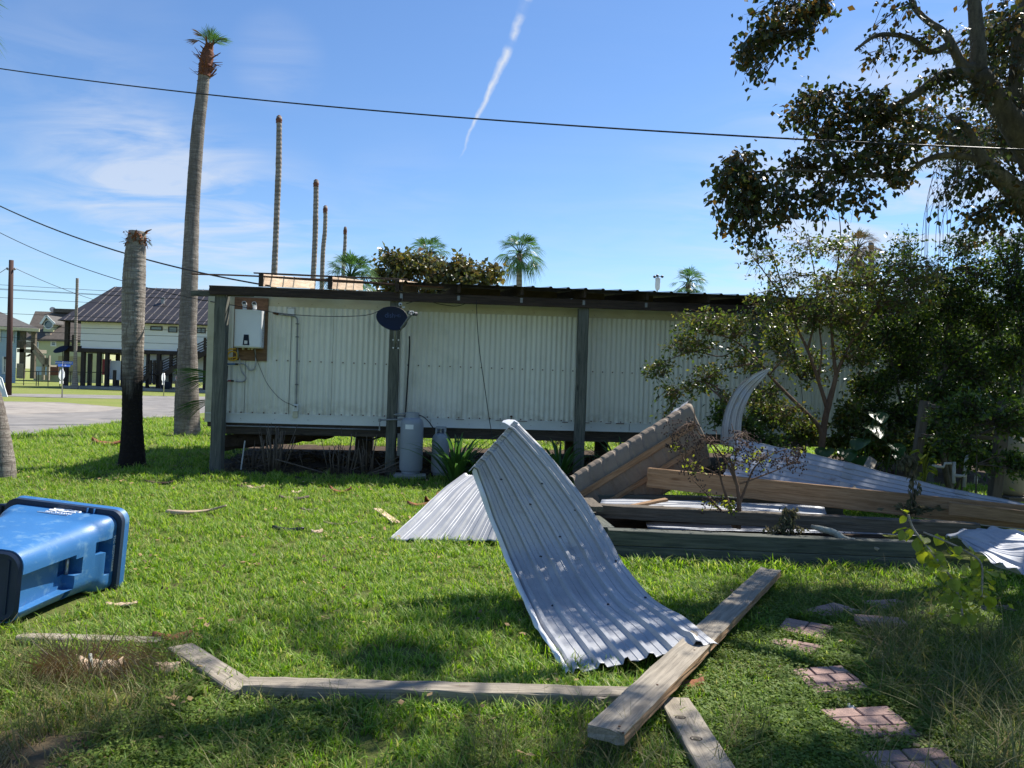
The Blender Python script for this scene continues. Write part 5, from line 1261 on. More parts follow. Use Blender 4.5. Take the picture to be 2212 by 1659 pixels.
# y from 0 (rim) to .95 (base)
shell = loft('shell', [(.0,.405,.278,.075,0,0),(.10,.402,.275,.08,0,0),(.17,.395,.268,.10,0,0),(.20,.385,.258,.12,0,0),(.24,.372,.250,.13,0,0),(.34,.362,.246,.13,0,0),(.52,.348,.240,.125,0,0),(.72,.336,.235,.115,0,0),(.90,.326,.230,.10,0,0),(.935,.322,.228,.10,0,0)], [Mt['bin'], Mt['bindark']], binr)
def cutter(secs=None, hexa=None):
    b = MB()
    if hexa: b.hexa([BP(*p) for p in hexa])
    o = b.build('cutter', Mt['bin'], None); return o
def cut(target, boxes):
    for bx in boxes:
        x0,x1,y0,y1,za,zb_ = bx[:6]
        o = cutter(hexa=[(x0,y0,za),(x1,y0,za),(x1,y1,za),(x0,y1,za),(x0,y0,zb_),(x1,y0,zb_),(x1,y1,zb_),(x0,y1,zb_)])
        bm_ = bmesh.new(); bm_.from_mesh(o.data); bmesh.ops.recalc_face_normals(bm_, faces=bm_.faces); bm_.to_mesh(o.data); bm_.free()
        md = target.modifiers.new('cut', 'BOOLEAN'); md.operation = 'DIFFERENCE'; md.object = o; md.solver = 'EXACT'
        dg = bpy.context.evaluated_depsgraph_get(); ev = target.evaluated_get(dg); me = bpy.data.meshes.new_from_object(ev)
        target.modifiers.clear(); target.data = me; bpy.data.objects.remove(o)
bm_ = bmesh.new(); bm_.from_mesh(shell.data); bmesh.ops.recalc_face_normals(bm_, faces=bm_.faces); bm_.to_mesh(shell.data); bm_.free()
cut(shell, [
  (.270,.60, .44,1.2, -.150,.085),      # lift pocket running to the base
  (.225,.60, .37,.50, -.06,.055),       # deeper pocket behind the bar
  (.285,.60, .455,.52,-.21,-.151),      # small notch below
  (.300,.60, .085,.155,-.135,.125),     # long slot by the rim
  (.310,.60, .155,.245, .035,.125),     # short leg of the slot
  (-.30,.285, -.2,.17,-.19,.19),     # open mouth
])
try: shell.data.set_sharp_from_angle(angle=R(35))
except Exception: pass
def bb(x0,x1,y0,y1,z0_,z1_, name, mat, par=binr):
    b = MB(); b.hexa([BP(*p) for p in ((x0,y0,z0_),(x1,y0,z0_),(x1,y1,z0_),(x0,y1,z0_),(x0,y0,z1_),(x1,y0,z1_),(x1,y1,z1_),(x0,y1,z1_))]); return b.build(name, mat, par)
# rim flange
b = MB(); rings = []
for (y, hx, hz, r) in ((.012,.408,.281,.078),(.012,.440,.313,.09),(-.035,.446,.319,.092),(-.035,.436,.309,.088),(-.004,.432,.305,.086),(-.004,.36,.235,.06)):
    rings.append([b.vert(BP(x,y,z)) for x, z in rrect(hx,hz,r)])
n = len(rings[0])
for a, c in zip(rings, rings[1:]):
    for k in range(n): b.face(a[k], c[k], c[(k+1)%n], a[(k+1)%n])
b.build('rim', Mt['bin'], binr, smooth=True, auto=30)
b = MB(); rings = []
for (y, hx, hz, r) in ((.016,.4085,.2815,.078),(.055,.4055,.2785,.078),(.055,.440,.313,.09),(.016,.442,.315,.09)):
    rings.append([b.vert(BP(x,y,z)) for x, z in rrect(hx,hz,r)])
for a, c in zip(rings, rings[1:]+rings[:1]):
    for k in range(n): b.face(a[k], c[k], c[(k+1)%n], a[(k+1)%n])
b.build('rim_channel', Mt['bindark'], binr, smooth=True, auto=30)
for x in (.18,.23): bb(x,x+.006,.01,.075,.276,.312,'rim_gusset',Mt['bin'])
# base cover (recessed, its shade painted in by the darker blue)
loft('base_plate', [(.936,.316,.222,.095,0,0),(.955,.30,.205,.09,0,0),(.948,.27,.18,.08,0,0)], Mt['bindark'], binr, auto=20)
for k in range(5): bb(-.25+k*.12,-.235+k*.12,.947,.956,-.17,.17,'base_rib',Mt['bindark'])
bar = MB(); bar.tube([BP(.285,.425,-.075), BP(.285,.425,.07)], .011, 12); bar.build('lift_bar', Mt['alu'], binr, smooth=True)
# handle and wheels at the far side
b = MB(); b.tube([BP(-.43,.0,-.22), BP(-.50,.0,-.22), BP(-.50,.0,.24), BP(-.43,.0,.24)], .022, 10); b.build('handle', Mt['bindark'], binr, smooth=True)
for z in (-.225,.225):
    w_ = MB(); w_.lathe(BP(-.335,.83,z-.03), [(.02,0),(.115,.0),(.125,.012),(.125,.048),(.115,.06),(.02,.06)], 28, axis=bup)
    wo = w_.build('wheel', Mt['black'], binr, smooth=True, auto=40)
    h_ = MB(); h_.lathe(BP(-.335,.83,z-.034), [(.06,0),(.07,.01),(.07,.058),(.06,.068)], 20, axis=bup); h_.build('hub', Mt['darkgrey'], wo, smooth=True, auto=40)
b = MB(); b.tube([BP(-.335,.83,-.26), BP(-.335,.83,.26)], .011, 8); b.build('axle', Mt['alu'], binr)
# printing
tm = frame(BP(.4045,.075,.01), -bup, bri.cross(-bup)*1)
fm = frame(BP(.4042,.062,.045), -bup, -bax*1.0)
text('serial_number', '95C 002094', .036, Mt['white'], frame(BP(.4035,.066,.05), -bup, -bax), binr, ext=.0008)
bb(.4025,.4040,.055,.073,-.125,-.045,'barcode_label',Mt['white'])
for k in range(9): bb(.4041,.4046,.057,.071,-.118+k*.0078,-.1155+k*.0078+ (k%3)*.001,'barcode_stripe',Mt['darkgrey'])
bb(.405,.408,.02,.032,-.0,.02,'small_label',Mt['alu'])
# logo: looping figures above the word, facing up
zt_ = .2785
def arc(cx, cy, rx, ry, a0, a1, n=14): return [BP(cx+rx*math.cos(R(a0+(a1-a0)*k/n)), cy+ry*math.sin(R(a0+(a1-a0)*k/n)), zt_-.0015) for k in range(n+1)]
b = MB()
for P in (arc(-.02,.075,.035,.018,20,340)+arc(.05,.068,.03,.012,200,330)+arc(.10,.055,.03,.014,160,-100), arc(-.03,.115,.035,.014,60,380)+[BP(.03,.118,zt_-.002),BP(.06,.112,zt_-.002)]+arc(.09,.098,.03,.014,180,20), [BP(.06,.04,zt_-.0015),BP(.10,.05,zt_-.0015),BP(.14,.075,zt_-.003),BP(.13,.095,zt_-.003)]):
    b.tube(P, .0075, 6)
b.build('logo', Mt['white'], binr, smooth=True)
text('lettering', 'RECYCLING', .036, Mt['white'], frame(BP(.02,.145,.2735), bri, -bax+bup*.04), binr, ext=.0008)
b = MB(); b.tube([BP(-.12,.170,.2705), BP(-.02,.174,.270), BP(.10,.172,.2705)], .0025, 5); b.build('underline', Mt['white'], binr)

# ================================================================== small debris on the lawn
def husk(px, py, L, w, mat, lab, cat='palm husk', curl=.5, seed=0, rot=0, h=.05, group=None):
    c = gp(px, py); r = random.Random(seed); b = MB(); n = 10; P = []
    for i in range(n+1):
        t = i/n-.5; ww = w*(1-abs(2*t)**2.2*.8); row = []
        for j in range(7):
            s = j/6-.5
            x = t*L; y = s*ww; z = h*(1-(2*s)**2)*.6*(.6+.8*r.random()*.4) + curl*L*.25*(2*t)**2*(1 if seed%2 else .6)+.012 + .012*mn.noise(Vector((i*.7,j*.8,seed)))
            ca, sa = math.cos(rot), math.sin(rot)
            row.append((c.x+x*ca-y*sa, c.y+x*sa+y*ca, z))
        P.append(row)
    b.grid(P); o = b.build('palm_husk' if cat == 'palm husk' else cat.replace(' ','_'), Mt[mat], smooth=True)
    md = o.modifiers.new('thickness','SOLIDIFY'); md.thickness = .006
    return tag(o, lab, cat, group)
husk(905,1096,.30,.09,'husk','left half of the red brown palm husk pile touching the sunlit sheet', seed=1, rot=.2, h=.07)
husk(932,1090,.34,.12,'husk','upright red brown palm husk in the pile touching the sunlit sheet', seed=3, rot=1.2, curl=1.0, h=.08)
husk(235,962,.70,.22,'husk','largest orange brown palm husk on the far lawn left of the broken stump', seed=5, rot=.1, h=.12)
husk(552,1058,.24,.10,'paperbark','pale palm husk curl at the edge of the shade in front of the dead stalks', seed=7, rot=.3, h=.05)
husk(530,1056,.26,.09,'soil','dark palm husk beside the pale curl in front of the dead stalks', seed=8, rot=-.2, h=.06)
husk(735,1066,.32,.10,'husk','brown forked palm husk in the grass in front of the tall propane tank side', seed=9, rot=-.2, curl=.8)
husk(635,1081,.38,.07,'stalk','grey weathered strip of palm wood in the middle of the lawn', seed=10, rot=.1)
husk(640,1068,.14,.03,'tanwood','tiny fresh splinter above the grey palm strip', 'wood splinter', seed=11, rot=.7)
husk(622,1150,.34,.06,'black','black curved strip of palm husk lying in the lawn', seed=12, rot=-.12, h=.06)
husk(684,1154,.12,.08,'paperbark','small pale scrap right of the black curved strip', seed=13, rot=.6)
husk(735,1136,.36,.06,'stalk','flat grey brown scrap lying mid lawn above the black strip', seed=14, rot=.15, h=.02)
husk(668,1105,.2,.05,'stalk','small grey scrap between the palm strips on the lawn', seed=15, rot=.2, h=.02)
husk(262,1312,.20,.05,'paperbark','pale leaf scrap in the grass right of the recycling bin', seed=16, rot=.2, h=.02)
husk(372,1386,.22,.10,'husk','red brown palm husk at the end of the thin board in front of the bin', seed=17, rot=.25, h=.05)
husk(360,1458,.13,.10,'paperbark','orange pale husk lump left of the short angled board', seed=18, rot=0, h=.09)
husk(215,1462,.26,.16,'paperbark','pale brown palm husk inside the clump of dry grass in the left foreground', seed=19, rot=-.1, h=.14)
husk(1490,1487,.16,.09,'husk','red brown husk under the big plank near the narrow plank', seed=20, rot=.3, h=.05)
husk(170,1025,.3,.08,'stalk','grey strip of bark in the shade at the left of the broken stump', seed=22, rot=.1, h=.03)
husk(450,912,.35,.2,'husk','brown palm boot right of the tall palm at the foot of the home', seed=24, rot=.1, h=.16)
husk(452,925,.38,.2,'soil','dark palm boot below the brown one right of the tall palm', seed=25, rot=.1, h=.12)
husk(345,1047,.42,.05,'soil','dark strip of bark at the edge of the shade left of the first post', seed=26, rot=.05, h=.04)
husk(540,870,.3,.1,'stalk','grey brown leaf scrap on the lawn beyond the home corner', seed=27, rot=.05, h=.04) if False else None
o = beam('wood_splinter', gpt(813,1098,.03), gpt(856,1128,.03), .085, .012, Mt['tanwood'], None, rag=(.01,.09)); tag(o, 'pale pointed wood splinter on the lawn left of the sunlit sheet', 'wood splinter')
b = MB(); P = catmull([gpt(360,1107,.04),gpt(395,1107,.05),gpt(430,1105,.045),gpt(460,1100,.06),gpt(488,1092,.12)],4); b.tube(P, [.03,.034,.032,.028,.024,.02,.018,.017,.016,.016,.015,.014,.014,.013,.012,.011,.010][:len(P)], 7, jit=lambda i,k:.3*mn.noise(Vector((i*.8,k,4))))
tag(b.build('stick', Mt['paperbark'], smooth=True), 'long pale stick with a lifted right end on the lawn right of the bin', 'stick')
for (px, py, dx, dy, L_, lab) in ((1640,1322,40,22,.03,'brown leaf stalk on the grass at the far end of the big plank'), (290,1300,60,-12,.0,'')):
    if lab: o = beam('bark_strip', gpt(px-dx/2,py-dy/2,.02), gpt(px+dx/2,py+dy/2,.02), .04, .012, Mt['tanwood'], None, rag=(.02,.04)); tag(o, lab, 'bark strip')
def crumple(px, py, s, mat, lab, cat, seed):
    bm2 = bmesh.new(); bmesh.ops.create_icosphere(bm2, subdivisions=3, radius=s)
    for v in bm2.verts: v.co *= 1+.7*mn.noise(v.co*(2.2/s)*.6+Vector((seed,0,0))); v.co.z *= .55
    me = bpy.data.meshes.new(cat.replace(' ','_')); bm2.to_mesh(me); bm2.free(); p = gp(px, py)
    o = link(cat.replace(' ','_'), me, Mt[mat]); o.matrix_basis = Matrix.Translation((p.x,p.y,s*.4)); return tag(o, lab, cat)
crumple(1808,1525,.035,'white','small crumpled white plastic scrap between the two nearest stepping stones','plastic scrap',3)
crumple(1832,1532,.028,'white','torn tail of white plastic right of the crumpled scrap','plastic scrap',8)
crumple(1595,1448,.03,'concrete','pale stone in the grass left of the sunlit stepping stone','stone',5)
crumple(1672,1588,.022,'concrete','tiny pale twig knot in the grass left of the shaded purple stepping stone','stone',6)
crumple(1186,1380,.045,'paperbark','scrap of pale torn paper caught on the left edge of the big bent sheet','paper scrap',7)
# ================================================================== vegetation builders
def leaves_mesh(name, pos, dirs, size, mat, parent=None, width=.5, droop=0., kind=None, norm=None):
    """diamond leaves with a fold: 4 verts, 2 tris"""
    n = len(pos); pos = np.asarray(pos, float); dirs = np.asarray(dirs, float)
    dirs /= np.linalg.norm(dirs, axis=1, keepdims=True)+1e-9
    rn = npr.normal(size=(n,3)) if norm is None else norm + npr.normal(size=(n,3))*.5
    side = np.cross(dirs, rn); side /= np.linalg.norm(side, axis=1, keepdims=True)+1e-9
    up = np.cross(side, dirs)
    L = (size*(npr.uniform(.65,1.25,n)))[:,None]; W = L*width
    a = pos; c = pos+dirs*L; mid = pos+dirs*L*.45
    l = mid+side*W*.5+up*L*.10; r = mid-side*W*.5+up*L*.10
    V = np.stack([a,l,c,r],1).reshape(-1,3); i = np.arange(n)*4
    F = np.concatenate([np.stack([i,i+1,i+2],1), np.stack([i,i+2,i+3],1)])
    o = mesh_np(name, V, F, mat, parent)
    return o
def build_tree(name, base, lab, cat, limbs, clusters, leaf, bmat, twmat, group=None, root=None, lean_down=.3, berries=0, lname='crown', twr=.004, sub=7):
    """limbs: [(points, radii)], clusters: (centre, rx, ry(depth), rz, ntwigs, leaves per twig)"""
    t = root or thing(name, base, lab, cat, group)
    b = MB(); nodes = []
    for P, rr in limbs:
        Q = catmull(P, 4); rad = []
        for i in range(len(Q)):
            x = i/(len(Q)-1)*(len(rr)-1); k = min(int(x), len(rr)-2); rad.append(rr[k]+(rr[k+1]-rr[k])*(x-k))
        sd = rnd.random()*50
        b.tube(Q, rad, 12 if max(rad) > .05 else 8, jit=lambda i, k: .16*mn.noise(Vector((i*.7, math.cos(k*.6)*1.5, math.sin(k*.6)*1.5+sd))))
        nodes += Q
    tr = b.build('trunk', bmat, t, smooth=True)
    NP = np.array([tuple(p) for p in nodes])
    tw = MB(); lp = []; ldr = []; bp_ = []
    for (c, rx, ry, rz, nt, nl) in clusters:
        c = Vector(c); k = int(np.argmin(((NP-np.array(c))**2).sum(1))); s0 = Vector(NP[k])
        mids = []
        nb = max(2, nt//14)
        for j in range(nb):          # boughs into the cluster
            e = c + Vector((rnd.uniform(-.6,.6)*rx, rnd.uniform(-.6,.6)*ry, rnd.uniform(-.6,.6)*rz))
            m = s0.lerp(e,.5) + Vector((rnd.gauss(0,.05), rnd.gauss(0,.05), rnd.uniform(.0,.12)))*(e-s0).length
            Q = catmull([s0, m, e], 5); r0 = min(.022, .006+.012*(e-s0).length)
            tw.tube(Q, [r0*(1-.7*i/(len(Q)-1)) for i in range(len(Q))], 5); mids += Q[3:]
        for j in range(nt):
            s = rnd.choice(mids); v = Vector((rnd.gauss(0,1), rnd.gauss(0,1), rnd.gauss(0,1))).normalized()*rnd.random()**.4
            e = c + Vector((v.x*rx, v.y*ry, v.z*rz))
            m = s.lerp(e,.5) + Vector((0,0,.08*(e-s).length)); e2 = e + Vector((0,0,-lean_down*.12*rnd.random()))
            Q = catmull([s,m,e2],3); tw.tube(Q, [twr*(1-.6*i/(len(Q)-1)) for i in range(len(Q))], 3, cap=False)
            for _ in range(nl):
                f = rnd.uniform(.35,1.0); i = min(int(f*(len(Q)-1)), len(Q)-2); p = Q[i].lerp(Q[i+1], f*(len(Q)-1)-i)
                p = p + Vector((rnd.gauss(0,1),rnd.gauss(0,1),rnd.gauss(0,1)))*leaf['spread']
                d = (e2-s).normalized()*.5 + Vector((rnd.gauss(0,.7),rnd.gauss(0,.7),rnd.gauss(0,.6)-lean_down))
                lp.append(tuple(p)); ldr.append(tuple(d))
            if berries and rnd.random() < berries:
                for _ in range(5): bp_.append(e2 + Vector((rnd.gauss(0,.02),rnd.gauss(0,.02),rnd.gauss(0,.02))))
    tag(tw.build('twigs', twmat, t, smooth=True), kind='stuff')
    if lp:
        lp = np.array(lp); ldr = np.array(ldr)
        leaves_mesh(lname, lp, ldr, leaf['size'], leaf['mat'], t, leaf.get('w',.55))
    if bp_:
        bb_ = MB()
        for p in bp_: bb_.lathe(p, [(.004,-.008),(.008,0),(.004,.008)], 5)
        tag(bb_.build('berries', Mt['berry'], t), kind='stuff')
    return t
def CL(px, py, d, rxp, rzp, ry=None, nt=30, nl=10):
    """cluster from photo pixels at depth d; radii in pixels"""
    k = d/1659
    return (at(px,py,d), rxp*k, ry if ry is not None else (rxp+rzp)/2*k, rzp*k, nt, nl)

# ---- palms
def fan(b_, c, d, size, nseg=22, spread=2.3, droop=.35, w=.035, fold=.25, tip=.5, roll=0.):
    """one fan frond: blades as narrow quads meeting at the hub"""
    d = Vector(d).normalized(); s = d.cross(Vector((0,0,1))); s = s.normalized() if s.length > .01 else Vector((1,0,0)); n = s.cross(d)
    if roll: q_ = Matrix.Rotation(roll, 3, d); s = q_ @ s; n = q_ @ n
    for k in range(nseg):
        a = (k/(nseg-1)-.5)*spread
        L = size*(1-.18*abs(a)/spread*2)*rnd.uniform(.88,1.08)
        dir_ = d*math.cos(a) + s*math.sin(a) + n*(-fold*abs(math.sin(a))+rnd.uniform(-.05,.05))
        sd = dir_.cross(n).normalized()*(w*L)
        m = c + dir_*L*.55 + Vector((0,0,-droop*.10*L)); e = c + dir_*L*.98 + Vector((0,0,-droop*(tip)*L*rnd.uniform(.6,1.2)))
        i = len(b_.V); b_.V += [tuple(c), tuple(m+sd), tuple(m-sd), tuple(e)]
        b_.face(i,i+2,i+1) ; b_.face(i+1,i+2,i+3)
def palm_crown(t, top, R_, nf, mat='palmleaf', petiole=.45, wind=Vector((.12,0,0)), amin=-50, amax=80, seed=1, dead=0, stiff=.35, nseg=22):
    r = random.Random(seed); fr = []
    for k in range(nf):
        el = R(amin + (amax-amin)*((k+.5)/nf)**.8 + r.uniform(-8,8)); az = k*2.39996 + r.uniform(-.3,.3)
        d = Vector((math.cos(az)*math.cos(el), math.sin(az)*math.cos(el), math.sin(el))) + wind; d.normalize()
        b_ = MB(); hub = Vector(top) + d*R_*petiole + Vector((0,0,-.03))
        b_.tube([Vector(top), Vector(top)+d*R_*petiole*.5+Vector((0,0,.02)), hub], [.022,.016,.012], 4)
        d2 = (d + Vector((0,0,-.25))).normalized()
        fan(b_, hub, d2, R_*(1-petiole)*1.15, nseg, 2.0, stiff*1.5+max(0,-math.sin(el))*.5, w=.024, roll=r.uniform(-.45,.45), tip=.75)
        isdead = k < dead
        o = b_.build('frond', Mt['deadfrond'] if isdead else Mt[mat], t)
        if isdead: o['label'] = 'dead brown frond'
def palm_trunk(pts, rads, mat, parent, ring=.09, amp=.045, n=18, name='trunk', step=.05, rag=0):
    Q = catmull(pts, 10); L = [0]
    for a, c in zip(Q, Q[1:]): L.append(L[-1]+(c-a).length)
    tot = L[-1]; m = max(8, int(tot/step)); P = []; rr = []
    for i in range(m+1):
        s = tot*i/m; k = 0
        while k < len(L)-2 and L[k+1] < s: k += 1
        u = (s-L[k])/max(L[k+1]-L[k],1e-6); P.append(Q[k].lerp(Q[k+1],u))
        x = i/m*(len(rads)-1); kk = min(int(x), len(rads)-2); r0 = rads[kk]+(rads[kk+1]-rads[kk])*(x-kk)
        ph = (s/ring + .35*mn.noise(Vector((s*1.3,0,0)))) % 1
        rr.append(r0*(1+amp*(1-ph)-amp*.5))
    b = MB(); b.tube(P, rr, n, jit=lambda i, k: .045*mn.noise(Vector((math.cos(k*2*math.pi/n)*1.8, math.sin(k*2*math.pi/n)*1.8, P[i].z*2.2)))+.02*mn.noise(Vector((k*1.7, P[i].z*9, 3))))
    return b.build(name, mat, parent, smooth=True), P, rr

# tall palm
pb = gp(405,941); d0 = pb.y
tp = thing('palm_tree', pb, 'tallest palm, with a small tuft of green fronds, standing just left of the home', 'palm tree')
ptsP = [pb+Vector((0,0,-.1)), at(405,925,d0), at(404,880,d0), at(405,800,d0), at(406,700,d0), at(410,600,d0), at(416,450,d0), at(426,300,d0), at(437,200,d0), at(443,140,d0)]
palm_trunk(ptsP, [.33,.295,.245,.215,.205,.19,.17,.165,.16,.15,.135], Mt['palmbark'], tp, ring=.085, amp=.022, n=26, step=.035)
palm_trunk([at(441,165,d0), at(445,135,d0), at(450,108,d0), at(453,95,d0)], [.15,.165,.155,.09], Mt['redhusk'], tp, ring=.07, amp=.16, n=20, name='skirt', step=.03)
b = MB(); 
for k in range(46):
    a = rnd.random()*6.28; h = rnd.random()*.75; c = at(443,170,d0)+Vector((0,0,h))+Vector((h*.05,0,0)); r_ = .15; o_ = Vector((math.cos(a),math.sin(a),0))
    p0 = c+o_*r_; p1 = c+o_*(r_+.12+rnd.random()*.14)+Vector((0,0,.10+rnd.uniform(-.12,.12))); s = o_.cross(Vector((0,0,1)))*.035
    b.poly([p0-s,p0+s,p1+s*.4,p1-s*.4])
b.build('leaf_boots', Mt['redhusk'], tp)
top = at(454,92,d0)
palm_crown(tp, top-Vector((0,0,.08)), .56, 4, amin=30, amax=88, seed=4, petiole=.25, nseg=20, stiff=.15, wind=Vector((.05,-.2,.2)))
for (dx, dz, s_) in ((.55,.12,.45),(-.35,.30,.40),(-.62,.05,.38),(.30,-.02,.3)):
    b = MB(); dv = Vector((dx,-.15,dz)); b.tube([top-Vector((0,0,.12)), top+dv*.45], [.02,.012], 4); fan(b, top+dv*.4, dv+Vector((0,0,-.05)), s_, 14, 1.3, .35, w=.05); o = b.build('frond', Mt['deadfrond'] if dx < 0 else Mt['palmleaf'], tp)
# stump
sb = gp(285,1009); ds = sb.y
st = thing('broken_palm_stump', sb, 'thick broken palm stump with a shredded top and dark stained lower half', 'palm stump')
palm_trunk([sb+Vector((0,0,-.1)), at(286,985,ds), at(286,930,ds), at(286,850,ds), at(287,760,ds), at(288,680,ds), at(290,600,ds), at(293,540,ds), at(296,512,ds), at(297,500,ds)], [.235,.190,.162,.155,.160,.167,.176,.180,.177,.165,.135], Mt['stumpbark'], st, ring=.075, amp=.034, n=36, step=.022)
b = MB(); tpt = at(297,507,ds)
for k in range(150):
    a = rnd.random()*6.28; r0 = rnd.uniform(.02,.19); c = tpt+Vector((math.cos(a)*r0, math.sin(a)*r0, rnd.uniform(-.18,.03)))
    o_ = Vector((math.cos(a+rnd.uniform(-.8,.8)), math.sin(a+rnd.uniform(-.8,.8)), rnd.uniform(-.5,.9)))
    L_ = rnd.uniform(.04,.11); p1 = c+o_*L_*.6+Vector((0,0,.01)); p2 = p1+(o_+Vector((rnd.uniform(-.8,.8),rnd.uniform(-.8,.8),rnd.uniform(-1.2,.1))))*L_*.6; s = o_.cross(Vector((rnd.random(),.3,1))).normalized()*rnd.uniform(.008,.022)
    b.poly([c-s,c+s,p1+s,p1-s]); b.poly([p1-s,p1+s,p2+s*.3,p2-s*.3])
b.build('torn_fibres', Mt['husk'], st)
b = MB(); q = at(318,520,ds-.15); b.poly([q,q+Vector((.05,0,-.02)),q+Vector((.09,0,-.10)),q+Vector((.03,0,-.05))]); b.build('pale_strip', Mt['pvc'], st)
# left edge palm
lb_ = gp(8,1034); dl = lb_.y
lp_ = thing('palm_tree', lb_, 'palm cut off by the left edge, only the foot of its trunk in view', 'palm tree')
palm_trunk([lb_+Vector((0,0,-.1)), at(7,1012,dl), at(3,980,dl), at(-4,930,dl), at(-16,870,dl), at(-60,700,dl), at(-110,400,dl), at(-165,40,dl)], [.17,.135,.115,.11,.11,.10,.10], Mt['palmbark'], lp_, n=18, step=.05)
palm_crown(lp_, at(-165,-10,dl), 1.05, 12, seed=8, amin=-40, amax=60)
# dead palm trunks
deads = [(590,640,603,252,26,.105,'tallest bare dead palm trunk, rising behind the left part of the roof'), (674,650,683,390,30,.11,'second tallest bare dead palm trunk'), (694,650,703,446,33,.10,'bare dead palm trunk just right of the second tallest one'), (740,650,746,492,30,.075,'shortest bare dead palm trunk, in front of the bushy fan palm')]
for xb_, yb_, xt_, yt_, d_, r_, lab in deads:
    P0 = at(xb_, yb_, d_); P0 = Vector((P0.x-.15, P0.y, 0)); T = at(xt_, yt_, d_)
    t = thing('dead_palm', P0, lab, 'dead palm', 'bare dead palm trunks beyond the roof')
    palm_trunk([P0, P0.lerp(at(xb_,yb_,d_),.6), at(xb_,yb_,d_), at((xb_+xt_)/2+(2 if r_>.1 else -1),(yb_+yt_)/2,d_), at(xt_-1,(yt_*3+yb_)/4,d_), T], [r_*1.2,r_*1.1,r_,r_*.9,r_*.95,r_*.85], Mt['farpalm'], t, ring=.16, amp=.09, n=12, step=.08)
    palm_trunk([at(xt_-.6,yt_+14,d_), T, T+Vector((0,0,.04))], [r_*.9,r_*1.0,r_*.5], Mt['redhusk'], t, ring=.1, amp=.1, n=12, name='charred_tip', step=.05)
P0 = gp(161,840); T = wp(167,601,P0.y)
t = thing('dead_palm', P0, 'slim bare dead palm trunk in front of the left end of the raised house', 'dead palm')
palm_trunk([P0, wp(161.5,832,P0.y), wp(163,760,P0.y), wp(164,700,P0.y), wp(166,640,P0.y), T], [.30,.17,.135,.125,.12,.115,.115], Mt['farpalm'], t, ring=.2, amp=.08, n=12, step=.12)
# live palms behind
def livepalm(px, py, d, Rp, nf, lab, base_px=None, seed=1, tr=.12, dead=0, mat='palmleaf', amin=-55, **k):
    T = at(px, py, d); B = at(base_px or px, 700, d); B = Vector((B.x, B.y, 0))
    t = thing('palm_tree', B, lab, 'palm tree')
    palm_trunk([B, B.lerp(T,.5)+Vector((.03,0,0)), T], [tr*1.1, tr, tr*.95], Mt['farpalm'], t, ring=.15, amp=.06, n=12, step=.1)
    palm_crown(t, T, Rp*d/1659, nf, mat, seed=seed, dead=dead, amin=amin, **k)
    b = MB()
    for j in range(26):
        a = rnd.random()*6.28; c = T+Vector((math.cos(a)*tr,math.sin(a)*tr,-rnd.random()*.5)); o_ = Vector((math.cos(a),math.sin(a),-.6)); s = Vector((-math.sin(a),math.cos(a),0))*.03
        b.poly([c-s,c+s,c+o_*.25+s*.3,c+o_*.25-s*.3])
    b.build('leaf_boots', Mt['redhusk'], t); return t
livepalm(1122,548,30,62,26,'fan palm standing alone against the sky right of the broadleaf tree', seed=11)
livepalm(925,552,31,58,20,'fan palm rising out of the broadleaf tree', seed=13, amin=-35)
livepalm(757,600,22,72,30,'bushy fan palm behind the roof left of the broadleaf tree', seed=17, tr=.15, amin=-20)
livepalm(1487,612,34,46,24,'distant fan palm above the roof near the weather station', seed=19, amin=-45)
livepalm(1851,540,25,62,26,'browned fan palm seen through the slender tree crown', seed=23, dead=22, base_px=1856, amin=-70)
P0 = at(1881,700,26); P0.z = 0
t = thing('dead_palm', P0, 'bare dead palm trunk right of the browned fan palm', 'dead palm'); palm_trunk([P0, at(1881,620,26), at(1882,525,26)], [.11,.10,.09], Mt['farpalm'], t, ring=.16, amp=.08, n=12, step=.08)
# low fan palm fronds left of the first post
fp = thing('fan_palm', (at(447,900,14.6).x+.25, 14.6, 0), 'low green fan palm poking out behind the left corner of the home', 'fan palm')
for (hx, hy, dx, dz, s_, n_) in ((448,806,-1,.16,.8,18),(448,862,-1,-.25,.8,18),(450,815,-.8,-.1,.7,16)):
    b = MB(); H = at(hx,hy,14.6); b.tube([(H.x+.5,14.75,.1), H+Vector((.15,.02,-.05)), H], [.02,.014,.012], 5)
    fan(b, H+Vector((.12,0,0)), (dx,-.15,dz), s_, n_, .75, .35, w=.012, fold=.3, tip=.5, roll=.8); b.build('frond', Mt['palmleaf'], fp)

# ---- strappy clumps
def strap(px, py, d, n, L, lab, seed=1, w=.03):
    r = random.Random(seed); c = at(px, py, d); c = Vector((c.x, c.y, 0)); t = thing('strappy_plant', c, lab, 'strappy plant', 'strap leaved plants along the home')
    for k in range(n):
        a = r.random()*6.28; el = R(r.uniform(48,84)); Lk = L*r.uniform(.65,1.1); o_ = Vector((math.cos(a),math.sin(a),0)); s = Vector((-math.sin(a),math.cos(a),0)); base = c+o_*r.uniform(0,.10)
        b = MB(); m = 7; row = []
        for i in range(m+1):
            u = i/m; e2 = el-R(62)*u**2*1.15; 
            p = base + o_*(Lk*(math.cos(el)*u+.30*u*u)) + Vector((0,0,Lk*(math.sin(el)*u-.33*u*u*u)))
            ww = w*(1-u**2.4)*(.5+min(u*4,1)*.5); row.append([p-s*ww, p-Vector((0,0,ww*.35)), p+s*ww])
        b.grid(row); b.build('leaf', Mt['strap'], t, smooth=True)
strap(985,1030,12.05,60,1.15,'large strappy green plant in front of the shorter propane tank',1,.032)
strap(1040,1028,12.2,22,.85,'small strappy green plant just left of the big bent sheet',2,.026)
strap(1208,1015,12.7,34,1.05,'strappy green plant between the big bent sheet and the third post',3,.028)
